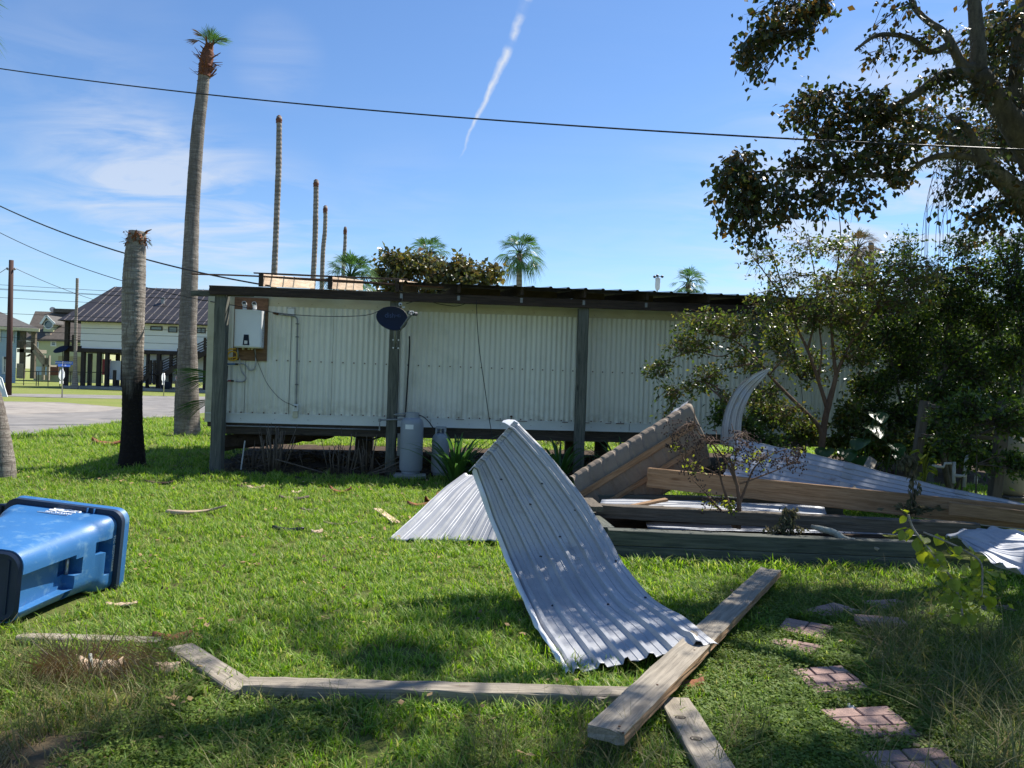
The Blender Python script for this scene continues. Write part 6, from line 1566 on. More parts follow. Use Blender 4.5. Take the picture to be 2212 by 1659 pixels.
strap(1345,1000,12.6,34,1.15,'strappy green plant right of the third post behind the tan roof section',4,.03)
strap(1385,990,12.4,14,.95,'tall strappy leaves behind the upper end of the tan roof section',5,.03)
# ---- dead stalk clumps under the home
def stalks(px, py, d, n, H, lab, seed, spread=.35, flat=0):
    r = random.Random(seed); c = at(px,py,d); c = Vector((c.x,c.y,0)); t = thing('cut_shrub', c, lab, 'cut shrub', 'cut back shrubs under the home')
    for k in range(n):
        a = r.random()*6.28; q = c+Vector((math.cos(a)*r.random()*spread*.5, math.sin(a)*r.random()*spread*.5, 0)); v = Vector((math.cos(a)*r.uniform(.02,.3),math.sin(a)*.15,1))
        h = H*r.uniform(.5,1.0); rr = r.uniform(.006,.014)
        if k < flat: v = Vector((r.choice([-1,1,1])*r.uniform(.7,1.4), .1*r.random()-.3, r.uniform(.25,.7))); h *= 1.0
        b = MB(); P = [q, q+v*h*.5+Vector((r.gauss(0,.02),0,0)), q+v*h]; b.tube(P, [rr,rr*.85,rr*.6], 6)
        if k % 3 == 0: e = P[1]; b.tube([e, e+Vector((r.uniform(-.25,.25),-.05,r.uniform(.05,.25)))], [rr*.5,rr*.3], 5)
        b.build('stem', Mt['stalk'], t, smooth=True)
stalks(590,1005,12.75,34,.85,'cut grey shrub stalks under the home left of its middle pier',3)
stalks(545,1000,13.2,14,.55,'small bundle of bent grey twigs just right of the first post',4,.3,5)
stalks(735,1008,12.85,16,.78,'upright cut stalks left of the second post',5,.5,2)
stalks(795,1003,12.9,22,.7,'spreading grey cut branches just left of the second post',6,.25,12)
bs = HW(.55,.8,.25)
o = beam('fallen_palm_log', HW(.15,.25,.42), HW(2.0,1.0,.62), .26, .26, Mt['soil'], None, jit=.02, seg=14, ch=.07); tag(o, 'dark fallen palm log slanting up under the left end of the home', 'log')
for (a, c, r_, m_, lab) in ((HW(.62,-.15,.02),HW(.66,-.1,.50),.012,'pvc','thin white plastic pipe standing in the soil right of the first post'),):
    b = MB(); b.tube([a,c], r_, 8); tag(b.build('plastic_pipe', Mt[m_]), lab, 'pipe')
# low weeds beyond the home seen under the floor
def bush(name, c, rx, ry, rz, nleaf, size, mat, lab, cat, group=None, w=.5):
    t = thing(name, (c[0],c[1],0), lab, cat, group); C = np.array(c)
    b = MB()
    for k in range(10):
        a = rnd.random()*6.28; e = Vector(c)+Vector((math.cos(a)*rx*.7, math.sin(a)*ry*.7, rz*rnd.uniform(-.2,.8))); b.tube([(c[0],c[1],0), Vector((c[0],c[1],0)).lerp(e,.5)+Vector((0,0,.05)), e], [.012,.008,.004], 5)
    b.build('stems', Mt['darktwig'], t)
    v = npr.normal(size=(nleaf,3)); v /= np.linalg.norm(v,axis=1,keepdims=True); v *= npr.random((nleaf,1))**.45
    lump = np.array([1+.35*mn.noise(Vector(q*1.7)+Vector((c[0],c[1],0))) for q in v])[:,None]
    p = C + v*lump*np.array([rx,ry,rz]); leaves_mesh('foliage', p, v+npr.normal(size=(nleaf,3))*.8+np.array([0,0,-.2]), size, mat, t, w); return t
for i, (s, v, rr, h, lab) in enumerate(((3.0,7.3,.7,.55,'leafy green shrub beyond the home seen under its floor left of the pier'),(7.4,6.6,.9,.5,'low leafy shrub beyond the home seen under its floor behind the propane tanks'),(9.6,6.4,.8,.5,'low green shrub beyond the home seen under its floor right of the third post'))):
    p = HW(s,v,0); bush('shrub', (p.x,p.y,h*.6), rr, .5, h*.6, 900, .07, Mt['hedge'], lab, 'shrub')

# ---- broadleaf tree behind the roof
D = 24.
cl = [CL(850,605,D,50,50,1.0,40,14),CL(845,565,D,38,26,.8,26,14),CL(900,570,D,55,40,1.0,46,14),CL(950,600,D,50,50,1.0,46,14),CL(1000,580,D,45,32,1.0,36,14),CL(1010,615,D,45,35,1.0,36,14),CL(1045,600,D,34,32,.8,26,14),CL(1072,590,D+.3,16,22,.5,14,12),CL(880,640,D,80,40,1.2,50,14),CL(980,650,D,80,40,1.2,50,14),CL(812,590,D,12,30,.5,12,12)]
bsx = at(930,700,D); 
build_tree('broadleaf_tree', (bsx.x,D,0), 'broad bushy tree with olive green leaves and brown tips behind the roof', 'tree', [([(bsx.x,D,0),(bsx.x,D,2.2),at(925,640,D),at(890,600,D)],[.16,.14,.09,.03]),([(bsx.x,D,2.4),at(960,640,D),at(1010,605,D),at(1060,600,D)],[.10,.07,.05,.02])], cl, dict(size=.19,mat=Mt['hedge'],spread=.10,w=.6), Mt['treebark'], Mt['darktwig'], twr=.012)

# ---- big mossy tree at the right
TD = 7.5
F_ = lambda px, py, d=TD: at(px, py, d)
tb0 = Vector((6.5, 8.2, 0))
limbs = [
 ([tb0, Vector((6.3,8.1,1.2)), at(2330,560,8.0), at(2262,400,7.7), at(2200,290,TD), at(2158,225,TD), at(2112,158,TD)], [.36,.28,.19,.145,.115,.102,.094]),
 ([at(2112,160,TD), at(2113,100,TD), at(2104,0,TD), at(2092,-120,TD+.1), at(2070,-330,TD-.2)], [.088,.068,.058,.05,.03]),
 ([at(2112,158,TD), at(2051,160,TD), at(2015,176,TD), at(1985,199,TD), at(1940,226,TD), at(1902,238,TD), at(1828,262,TD), at(1760,282,TD)], [.075,.05,.045,.04,.035,.03,.022,.012]),
 ([at(2100,150,TD), at(2078,140,TD), at(2042,74,TD), at(2003,45,TD), at(1975,15,TD), at(1960,-30,TD)], [.07,.055,.035,.03,.026,.022]),
 ([at(2050,98,TD), at(2010,112,TD), at(1976,89,TD), at(1944,77,TD), at(1893,77,TD), at(1847,109,TD)], [.035,.032,.028,.024,.02,.012]),
 ([at(2330,560,8.0), at(2250,480,7.8), at(2200,420,7.7), at(2150,375,7.6), at(2122,350,TD)], [.17,.125,.10,.085,.075]),
 ([at(2126,356,TD), at(2108,318,TD), at(2085,275,TD), at(2048,250,TD)], [.075,.05,.035,.022]),
 ([at(2130,362,TD), at(2100,342,TD), at(2036,336,TD), at(1991,351,TD), at(1960,372,TD), at(1880,380,7.3), at(1800,372,7.2), at(1700,368,7.1), at(1620,372,7.0)], [.05,.036,.03,.028,.022,.02,.016,.012,.008]),
 ([at(2330,560,8.2), at(2260,360,8.1), at(2200,230,8.1), at(2196,140,8.1), at(2208,0,8.1), at(2215,-150,8.1)], [.12,.09,.075,.065,.06,.04]),
 ([at(2112,-40,TD), at(2020,-130,7.1), at(1900,-120,6.9), at(1800,-30,6.8), at(1745,60,6.8)], [.06,.05,.04,.025,.010]),
 ([at(2070,-300,TD), at(1700,-520,6.6), at(1350,-560,6.2)], [.05,.04,.02]),
 ([at(1740,-450,6.6), at(1500,-330,5.9), at(1300,-250,5.7)], [.03,.025,.012]),
 ([at(2215,-150,8.1), at(2500,-300,7.8), at(2800,-250,7.0)], [.06,.05,.03]),
 ([Vector((6.2,8.0,2.6)), Vector((5.6,7.0,3.6)), Vector((5.0,6.2,4.4)), Vector((4.2,5.4,4.9))], [.12,.09,.07,.03]),
 ([Vector((6.4,8.2,3.2)), Vector((6.8,9.6,4.4)), Vector((6.4,10.8,5.2)), Vector((5.2,11.4,5.8))], [.12,.09,.07,.03]),
]
cl = [CL(1690,30,6.85,85,38,.5,42,9),CL(1770,15,6.85,45,25,.4,16,9),CL(1645,85,6.8,50,45,.4,30,9),CL(1605,125,6.8,28,40,.3,16,9),CL(1640,165,6.8,25,22,.2,8,8),CL(1730,85,6.8,30,25,.3,10,8),
 CL(1930,25,7.5,75,35,.5,11,8),CL(1990,95,7.5,60,45,.4,13,8),CL(1910,110,7.5,35,50,.3,10,6),CL(2050,170,7.4,60,40,.4,20,8),
 CL(1760,225,7.4,62,40,.4,32,9),CL(1720,240,7.4,30,40,.3,12,9),CL(1850,235,7.4,80,48,.5,44,9),CL(1930,255,7.4,55,60,.4,34,9),CL(1960,300,7.4,40,40,.3,12,8),
 CL(1800,300,7.4,75,45,.4,36,9),CL(1900,320,7.4,85,45,.4,40,9),CL(1830,365,7.3,80,45,.4,36,9),CL(1740,345,7.2,60,45,.4,28,9),CL(1930,375,7.4,60,35,.3,24,8),
 CL(1600,350,7.0,48,30,.3,22,9),CL(1565,400,7.0,40,50,.3,28,9),CL(1640,415,7.0,62,48,.4,36,9),CL(1600,470,7.0,50,45,.3,28,9),CL(1700,450,7.1,62,50,.4,34,9),CL(1780,440,7.2,55,50,.4,26,8),CL(1620,520,7.0,40,30,.3,14,7),CL(1850,440,7.3,55,40,.3,16,7),
 CL(2170,40,8.0,60,60,.5,26,8),CL(2180,150,8.0,50,70,.5,26,8),CL(2120,200,7.6,60,60,.4,22,8),CL(2040,280,7.5,40,50,.3,12,7),CL(2195,260,8.0,40,80,.5,26,8),CL(2100,400,7.7,60,50,.4,26,8),CL(2180,420,7.8,50,70,.4,32,8),CL(2140,480,7.8,70,50,.4,30,8),CL(2050,430,7.6,40,50,.3,12,6),
]
# canopy above and right of the frame: it casts the dappled shade
for (c, rx, ry, rz, nt, nl) in (((1.35,5.9,5.4),.55,.4,.4,16,9),((2.3,6.0,5.3),.6,.4,.4,20,9),((.75,5.1,5.0),.38,.3,.3,9,8),((2.0,5.0,5.0),.7,.4,.4,22,9),
    ((3.3,5.6,5.3),.6,.5,.4,22,9),((3.7,4.5,4.9),.8,.5,.4,50,9),((4.6,4.3,4.7),.8,.6,.4,40,9),((4.4,5.6,4.9),.9,.7,.5,50,9),((5.3,6.6,5.0),.9,.8,.5,56,9),((4.9,7.3,5.6),.8,.7,.5,5,9),((6.2,7.6,5.4),1.,1.,.6,60,9),
    ((5.6,8.8,5.6),.9,.8,.5,50,9),((6.4,9.8,5.2),1.,.9,.6,60,9),((5.6,10.6,5.6),.7,.6,.4,9,9),((6.8,5.6,4.6),1.,.9,.6,40,9),((5.5,4.6,4.4),.8,.7,.5,36,9)):
    cl.append((Vector(c), rx, ry, rz, int(nt*(2.8 if c[0] > 4.2 else 2.3)), nl))
for (c, rx, ry, rz, nt) in (((5.9,11.4,5.4),.8,.7,.5,22),((6.9,11.6,5.3),.8,.7,.6,60),((7.9,11.0,5.3),.9,.8,.6,150),((8.8,10.0,5.0),.9,.9,.6,130),((7.4,12.4,5.6),.9,.8,.5,110),((8.9,11.8,5.2),.9,.8,.6,110),((7.4,9.6,4.9),.9,.8,.5,110),):
    cl.append((Vector(c), rx, ry, rz, nt, 9))
NV = 37
cl = [(c_,a_,b2_,e2_,int(n_*(1.22 if q_ < NV else 1.35)),l_) for q_, (c_,a_,b2_,e2_,n_,l_) in enumerate(cl)]
for c_ in ((2.4,8.1,7.0),(3.0,8.7,7.1),(3.8,8.9,7.0),(4.5,8.4,7.1)): cl.append((Vector(c_),.55,.5,.35,30,9))
for c_ in ((1.8,5.8,6.0),(2.6,6.3,6.1),(3.4,5.9,6.0),(4.2,6.3,6.0),(2.6,5.3,5.9)): cl.append((Vector(c_),.5,.4,.3,32,9))
bt = build_tree('tallow_tree', tb0, 'big mossy tree at the right with hanging dark leaves, its limbs reaching over the yard', 'tree', limbs, cl, dict(size=.066,mat=Mt['tallow'],spread=.05,w=.70), Mt['treebark'], Mt['darktwig'], lean_down=.7, twr=.0035)
# moss tufts and long whips
b = MB()
for P, rr in limbs[:9]:
    Q = catmull(P, 6)
    for k in range(160):
        i = rnd.randrange(len(Q)-1); p = Q[i].lerp(Q[i+1], rnd.random()); x = i/(len(Q)-1)*(len(rr)-1); r0 = rr[min(int(x),len(rr)-1)]
        a = rnd.random()*6.28; o_ = Vector((math.cos(a),.3*math.sin(a),math.sin(a))); q = p+o_*r0*.95; e = q+o_*rnd.uniform(.01,.04)+Vector((rnd.gauss(0,.01),0,-rnd.uniform(.0,.05))); s = Vector((.006,0,.004))
        b.poly([q-s,q+s,e])
b.build('moss', Mt['lichen'], bt)
b = MB()
for k in range(16):
    x0 = rnd.uniform(1990,2110); y0 = rnd.uniform(440,560); x1 = x0+rnd.uniform(-60,70); y1 = y0-rnd.uniform(90,200)
    P = [at(x0,y0+60,9.5), at(x0+(x1-x0)*.2,(y0+y1)/2,9.5), at(x1,y1,9.5)]; b.tube(catmull(P,4), .0035, 3, cap=False)
b.build('whips', Mt['twig'], bt)

# ---- slender crape myrtle in front of the home
md_ = 11.4
E = lambda px, py, d=md_: at(px, py, d)
mb0 = E(1779,1084); mb0.z = 0
ml = [([mb0, E(1776,1040), E(1775,975), E(1779,930), E(1788,880), E(1800,838), E(1808,800)], [.066,.056,.05,.048,.045,.036,.03]),
 ([E(1776,945), E(1768,920), E(1740,890), E(1712,863), E(1671,821), E(1636,778), E(1600,745), E(1560,725), E(1510,720)], [.036,.032,.028,.026,.022,.018,.013,.010,.006]),
 ([E(1788,885), E(1772,835), E(1757,790), E(1742,750), E(1725,715), E(1708,670), E(1690,620), E(1672,560), E(1650,505)], [.034,.028,.024,.021,.018,.015,.012,.009,.005]),
 ([E(1806,810), E(1800,760), E(1797,720), E(1795,673), E(1803,620), E(1810,570), E(1816,510), E(1812,460)], [.030,.025,.021,.018,.015,.012,.009,.005]),
 ([E(1803,820), E(1818,780), E(1838,740), E(1870,700), E(1900,650), E(1915,590)], [.030,.024,.02,.016,.012,.006]),
 ([E(1745,755), E(1758,700), E(1765,640), E(1758,580), E(1745,520)], [.02,.016,.013,.009,.005]),
 ([E(1768,820), E(1775,760), E(1770,700), E(1780,640), E(1790,580)], [.016,.014,.012,.009,.005]),
 ([E(1690,640), E(1660,600), E(1630,560), E(1600,520)], [.013,.010,.007,.004]),
 ([E(1640,785), E(1600,790), E(1555,800), E(1510,830), E(1470,850)], [.014,.011,.009,.007,.004]),
 ([E(1600,745), E(1560,770), E(1500,760), E(1450,775), E(1420,790)], [.010,.009,.008,.006,.004]),
]
mc = [CL(1530,700,md_,70,35,.5,34,9),CL(1500,745,md_,70,28,.4,32,9),CL(1430,795,md_,38,22,.3,18,9),CL(1460,850,md_,45,30,.3,20,8),CL(1520,820,md_,45,38,.3,24,9),CL(1590,700,md_,55,40,.4,26,9),CL(1600,770,md_,45,40,.4,22,9),
 CL(1660,660,md_,55,35,.5,26,9),CL(1700,620,md_,60,40,.5,22,7),CL(1650,560,md_,60,45,.5,18,5),CL(1720,540,md_,55,50,.5,20,6),CL(1800,540,md_,60,50,.5,24,7),CL(1800,620,md_,70,45,.5,36,9),CL(1740,690,md_,70,40,.5,40,9),CL(1830,690,md_,70,45,.5,42,9),
 CL(1880,620,md_,55,60,.5,34,9),CL(1650,860,md_,55,45,.4,30,9),CL(1710,900,md_,50,40,.4,20,8),CL(1850,770,md_,50,40,.5,22,9),CL(1700,780,md_,50,40,.4,16,8),CL(1850,600,10.4,60,50,.4,26,9),CL(1930,560,10.6,55,55,.4,24,9),CL(2010,610,10.6,60,50,.4,24,9),CL(1960,660,10.5,60,40,.4,24,9),CL(1790,640,10.3,55,45,.4,22,9),CL(1440,900,md_,25,25,.2,8,7),CL(1590,890,10.9,40,45,.3,22,9)]
mc = [(c,a*1.2,b_*1.2,d_*1.15,int(n*1.9),int(l*1.1)) for c,a,b_,d_,n,l in mc]
build_tree('crape_myrtle', mb0, 'slender multi stemmed tree with smooth brown branches in front of the home wall', 'tree', ml, mc, dict(size=.066,mat=Mt['myrtle'],spread=.04,w=.55), Mt['myrtlebark'], Mt['twig'], lean_down=.3, berries=.12, twr=.0035)

# ---- dark shrubs in front of the right part of the home
sd_ = 12.2
def shrub(bx, d, limbs_, cl_, lab, mat='darkleaf', size=.07):
    B = at(bx,1000,d); B.z = 0; cl_ = [(c,a*1.08,b_,d_*1.08,int(n*2.6),l) for c,a,b_,d_,n,l in cl_]
    return build_tree('dark_shrub', B, lab, 'shrub', [([B]+[at(x,y,d) for x, y in L], [r0]+[r0*(1-.8*(i+1)/len(L)) for i in range(len(L))]) for r0, L in limbs_], cl_, dict(size=size,mat=Mt[mat],spread=.05,w=.5), Mt['treebark'], Mt['darktwig'], lean_down=.2, twr=.004)
shrub(1960, sd_, [(.03,[(1950,900),(1930,800),(1910,700)]),(.03,[(1975,900),(1985,780),(1990,640)])],
 [CL(1920,730,sd_,60,60,.5,44,10),CL(1900,650,sd_,45,45,.5,26,9),CL(1960,800,sd_,60,60,.5,44,10),CL(1985,700,sd_,55,70,.5,50,10),CL(1960,600,sd_,50,50,.5,32,9),CL(1900,830,sd_,45,40,.4,26,10),CL(1870,900,sd_,55,45,.4,36,10),CL(1940,900,sd_,50,50,.4,40,10),CL(1960,540,sd_,40,50,.4,16,7)],
 'dark leafy shrub right of the slender tree, against the home wall')
shrub(2060, 11.6, [(.05,[(2020,860),(2060,780),(2130,730),(2200,670)]),(.03,[(2040,800),(2050,680),(2060,560)])],
 [CL(2060,660,11.6,65,70,.6,56,10),CL(2050,760,11.6,60,60,.6,50,10),CL(2130,700,11.6,70,70,.6,64,10),CL(2130,600,11.6,70,60,.6,46,10),CL(2080,540,11.6,60,50,.6,26,8),CL(2110,820,11.4,70,50,.6,50,10),CL(2040,850,11.4,55,40,.5,34,10),CL(2010,610,11.6,45,60,.5,26,8)],
 'tall dark shrub with a slanting trunk at the right, behind the wooden frame')
shrub(2200, 11.0, [(.04,[(2205,880),(2210,760),(2200,620)]),(.03,[(2190,860),(2170,760),(2150,680)])],
 [CL(2190,640,11.0,60,80,.6,60,10),CL(2200,780,11.0,60,70,.6,60,10),CL(2170,860,11.2,60,40,.5,34,10),CL(2190,540,11.0,50,60,.6,40,9),CL(2240,700,10.6,50,140,.6,60,10),CL(2190,930,11.2,50,50,.5,24,9),CL(2080,930,11.4,60,40,.4,26,9)],
 'densest dark shrub at the right edge above the pressure tank')
shrub(1830, 12.0, [(.015,[(1830,960),(1840,900)])], [CL(1835,900,12.,35,50,.4,30,10),CL(1890,945,11.6,45,30,.4,26,10),CL(1810,960,12.,30,25,.3,14,10),CL(1960,960,11.6,40,30,.3,22,9)], 'low bright green weedy shrub at the foot of the slender tree', 'weed' if False else 'myrtle', .09)
shrub(1610, 10.9, [(.012,[(1612,950),(1615,900)])], [CL(1612,930,10.9,35,40,.3,28,10),CL(1650,965,10.8,45,28,.3,26,10),CL(1560,900,10.9,30,30,.3,16,10),CL(1690,975,10.8,30,22,.3,14,9)], 'low leafy weeds behind the curved silver strip', 'darkleaf', .075)
shrub(2060, 12.9, [(.03,[(2050,900),(2040,760)]),(.03,[(2150,900),(2160,760)])], [CL(1960,760,12.9,70,70,.4,60,11),CL(2080,770,12.9,80,80,.4,80,11),CL(2190,770,12.9,80,90,.4,80,11),CL(2000,880,12.8,70,60,.4,60,11),CL(2120,880,12.8,80,60,.4,70,11),CL(2210,880,12.7,60,70,.4,60,11),CL(2050,660,12.9,80,60,.4,50,11)], 'dark shrub mass filling the gap between the tall shrubs and the home wall', 'darkleaf', .085)
shrub(2080, 12.2, [(.02,[(2080,980),(2080,950)])], [CL(1900,975,12.2,70,30,.3,44,11),CL(2000,975,12.2,70,34,.3,50,11),CL(2110,975,12.2,70,34,.3,50,11),CL(2210,975,12.2,60,34,.3,44,11),CL(1990,930,12.,50,40,.3,40,11)], 'low dark undergrowth at the foot of the shrubs behind the white pipes', 'darkleaf', .085)
shrub(1740, 12.7, [(.02,[(1740,960),(1730,820)]),(.02,[(1850,960),(1860,800)])], [CL(1680,720,12.7,55,55,.3,30,9),CL(1750,790,12.7,55,50,.3,22,9),CL(1860,740,12.7,60,60,.4,44,10),CL(1880,840,12.7,55,60,.4,40,10),CL(1830,660,12.7,55,40,.3,30,9),CL(1660,900,12.7,55,45,.3,34,10),CL(1740,930,12.7,50,35,.3,30,10)], 'loose leafy shrub between the slender tree and the home wall', 'myrtle', .08)
shrub(2110, 9.2, [(.012,[(2110,960),(2100,900)])], [CL(2040,905,9.2,45,30,.3,24,10),CL(2095,880,9.2,40,40,.3,26,10),CL(2200,900,9.1,40,60,.3,34,10),CL(2060,960,9.3,50,26,.3,22,10),CL(2120,1000,9.4,30,30,.3,12,9),CL(2205,1000,9.0,25,40,.2,18,9)], 'thin dark branches hanging in front of the wooden frame', 'darkleaf', .07)
# broad taro-like leaves
def bigleaf(t, base, tip_h, dirv, L, mat):
    b = MB(); base = Vector(base); d = Vector(dirv).normalized(); top_ = base + d*tip_h*.3 + Vector((0,0,tip_h)); b.tube([base, base.lerp(top_,.6)+Vector((0,0,.03)), top_], [.012,.009,.006], 5)
    s = d.cross(Vector((0,0,1))); row = []
    for i in range(8):
        u = i/7; w = L*.36*math.sin(math.pi*min(1,u*.92+.08))**.8; p = top_ + d*L*u*.8 + Vector((0,0,-L*.45*u*u)); row.append([p-s*w+Vector((0,0,.03)), p, p+s*w+Vector((0,0,.03))])
    b.grid(row); b.build('leaf', mat, t, smooth=True)
tr_ = thing('broadleaf_plant', (at(1850,1000,11.4).x,11.4,0), 'plant with big glossy drooping leaves behind the wide roof section', 'plant')
for k, (px, h, L_) in enumerate(((1835,1.15,.42),(1862,1.35,.38),(1880,.95,.40),(1905,.9,.35),(1818,.8,.40),(1850,.7,.38),(1790,.8,.38),(1930,.75,.3))):
    p = at(px,1000,11.4); a = rnd.uniform(-2.6,-.5); bigleaf(tr_, (p.x,p.y,0), h, (math.cos(a),math.sin(a),0), L_, Mt['strap'])
# bright weed plant by the frame
t = thing('bright_weed', (at(1996,1040,9.9).x,9.9,0), 'bright green sunlit weed standing behind the long boards near the wooden frame', 'weed')
for k in range(14):
    b = MB(); a = rnd.random()*6.28; z = .35+.05*k; bigleaf(t, (at(1996,1040,9.9).x,9.9,z*.75), z*.25, (math.cos(a),math.sin(a),0), .14, Mt['vineleaf'])
# wilted climber on the boards
t = thing('wilted_plant', A(1970,1096,7.9), 'wilted drooping plant standing up from the long brown board', 'plant')
b = MB(); P = catmull([A(1968,1100,7.85),A(1972,1050,7.9),A(1974,1000,7.9),A(1958,985,7.9),A(1944,1000,7.9)],5); b.tube(P,.006,5); b.build('stem', Mt['stalk'], t)
lp = []; ld2 = []
for p in P:
    for _ in range(9): lp.append(tuple(p+Vector((rnd.gauss(0,.02),rnd.gauss(0,.02),rnd.gauss(0,.02))))); ld2.append((rnd.gauss(0,.3),rnd.gauss(0,.3),-1))
for _ in range(90): p = A(rnd.gauss(1975,26),rnd.gauss(1100,4),7.8); lp.append(tuple(p)); ld2.append((rnd.gauss(0,1),rnd.gauss(0,.5),rnd.gauss(0,.3)))
leaves_mesh('leaves', lp, ld2, .075, Mt['wilt'], t, .5)
t = thing('wilted_plant', A(1700,1140,7.3), 'tangle of wilted stems lying over the dark timber onto the raised bed', 'plant')
lp = []; ld2 = []; b = MB()
for k in range(9):
    P = catmull([A(rnd.uniform(1690,1720),1100,7.25),A(rnd.uniform(1690,1720),1125,7.2),A(rnd.uniform(1655,1740),1142,7.15)],4); b.tube(P,.005,4)
    for p in P:
        for _ in range(5): lp.append(tuple(p+Vector((rnd.gauss(0,.02),rnd.gauss(0,.02),rnd.gauss(0,.015))))); ld2.append((rnd.gauss(0,.5),rnd.gauss(0,.3),-.7))
b.build('stems', Mt['stalk'], t); leaves_mesh('leaves', lp, ld2, .05, Mt['wilt'], t, .5)
# berry shrub in the raised bed
bd = 7.75
K = lambda px, py, d=bd: at(px, py, d)
bb0 = K(1592,1140)
bl_ = [([K(1595,1142), K(1597,1100), K(1594,1060), K(1585,1020), K(1575,985)], [.028,.024,.018,.013,.008]), ([K(1590,1140), K(1580,1105), K(1568,1070), K(1556,1030), K(1550,990), K(1520,940)], [.022,.018,.014,.010,.007,.004]),
 ([K(1586,1140), K(1570,1115), K(1545,1090), K(1520,1060), K(1495,1035)], [.016,.013,.010,.007,.004]), ([K(1597,1090), K(1612,1050), K(1630,1010), K(1660,985), K(1700,970)], [.016,.012,.009,.006,.004]),
 ([K(1592,1050), K(1570,1000), K(1540,960), K(1505,930), K(1500,880)], [.012,.010,.008,.006,.003]), ([K(1598,1045), K(1640,1030), K(1690,1010), K(1730,985)], [.010,.008,.005,.003]), ([K(1585,1010), K(1590,960), K(1580,915)], [.008,.006,.003]), ([K(1560,1030), K(1520,1010), K(1480,1000)], [.007,.005,.003])]
bc = [CL(1480,925,bd,50,25,.3,30,0),CL(1530,960,bd,55,38,.3,34,0),CL(1500,1010,bd,50,30,.3,24,1),CL(1600,950,bd,55,34,.3,34,0),CL(1640,990,bd,48,32,.3,30,1),CL(1700,990,bd,44,28,.3,30,0),CL(1580,1000,bd,50,40,.3,26,1),CL(1530,1080,bd,30,30,.2,12,1),CL(1570,1090,bd-.1,22,14,.2,10,5),CL(1460,960,bd,28,18,.2,14,1),CL(1720,970,bd,20,14,.2,10,1)]
build_tree('berry_shrub', (bb0.x,bd,.1), 'bare twiggy shrub with dark berries growing out of the raised bed', 'shrub', bl_, bc, dict(size=.05,mat=Mt['vineleaf'],spread=.02,w=.6), Mt['myrtlebark'], Mt['twig'], lean_down=.2, berries=1., twr=.003)
# leafy shoot in the right foreground
vd = 4.9
vt = thing('leafy_shoot', at(2060,1300,vd), 'yellow green leafy shoot arching in front of the raised bed end at the right', 'plant')
P1_ = catmull([at(1962,1112,5.0),at(1972,1140,5.0),at(1992,1168,4.95),at(2016,1198,4.9),at(2040,1228,4.8),at(2062,1262,4.75),at(2080,1330,4.7)],6)
P2_ = catmull([at(1995,1150,5.1),at(2040,1168,5.0),at(2088,1192,4.9),at(2120,1220,4.85),at(2120,1290,4.8)],6)
b = MB(); b.tube(P1_, .007, 6); b.tube(P2_, .007, 6); b.build('stem', Mt['graywood'], vt, smooth=True)
def heart(b_, c, d, n_, L):
    d = Vector(d).normalized(); n_ = Vector(n_); s = d.cross(n_).normalized(); n_ = s.cross(d); rows = []
    for i in range(7):
        u = i/6; w = L*.42*(math.sin(math.pi*min(1,(u*.85+.15)))**.7) if u < 1 else .002
        p = c + d*L*u + n_*(-.25*L*u*u); rows.append([p-s*w+n_*(.10*L+rnd.gauss(0,.01*L)), p-s*w*.5+n_*.02*L, p-n_*.02*L, p+s*w*.5+n_*.02*L, p+s*w+n_*(.10*L+rnd.gauss(0,.01*L))])
    b_.grid(rows)
nlf = 0
for P in (P1_, P2_):
    for i, p in enumerate(P):
        for _ in range(1 if i < 14 else 2):
            if rnd.random() < .38: continue
            b = MB(); q = p + Vector((rnd.gauss(0,.03),rnd.gauss(0,.03),rnd.gauss(-.01,.02))); b.tube([p,q], .002, 3); heart(b, q, (rnd.gauss(0,.8),rnd.gauss(0,.5)-.2,-.6+rnd.gauss(0,.35)), (rnd.gauss(0,.5),rnd.gauss(0,.5)-.3,1), rnd.uniform(.05,.09)); b.build('leaf', Mt['vineleaf'], vt, smooth=True); nlf += 1
lp = []; ld2 = []
for k in range(170):
    p = at(rnd.gauss(2085,40), rnd.gauss(1285,35), rnd.uniform(4.6,5.1)); lp.append(tuple(p)); ld2.append((rnd.gauss(0,1),rnd.gauss(0,1),rnd.gauss(-.2,.6)))
leaves_mesh('lower_foliage', lp, ld2, .055, Mt['vineleaf'], vt, .6)
P = [at(2060,1330,4.7)]
# wooden frame at right, tank, pipes
wd = 9.6
fr = thing('wooden_frame', (at(2145,1070,wd).x,wd,0), 'old wooden post and rail frame among the shrubs at the right', 'wooden frame')
def fb(n, x0, y0, x1, y1, w, h, d0=wd, d1=None, m='oldwood'): return beam(n, at(x0,y0,d0), at(x1,y1,d1 or d0), w, h, Mt[m], fr, up=(0,1,0))
pb2 = at(2142,1090,wd); pt2 = at(2171,868,wd)
beam('post', (pb2.x,wd,0), pt2, .12, .12, Mt['oldwood'], fr, up=(0,1,0)); 
beam('post', at(1981,985,wd+.5), at(1998,866,wd+.5), .10, .10, Mt['oldwood'], fr, up=(0,1,0)); beam('post', Vector((at(1979,1040,wd+.5).x,wd+.5,0)), at(1981,985,wd+.5), .10, .10, Mt['oldwood'], fr, up=(0,1,0))
fb('rail', 1986,940,2072,950,.05,.09,wd+.4); fb('rail', 2100,943,2157,948,.05,.09,wd-.08); fb('rail', 2174,912,2260,905,.05,.10,wd-.08)
fb('rail', 2004,875,2160,915,.05,.07,wd+.45,wd-.1); fb('brace', 2118,938,2152,924,.03,.04,wd-.1)
pt = thing('pressure_tank', (at(2188,1040,10.1).x,10.1,0), 'tan rounded tank behind the wooden frame at the right edge', 'tank')
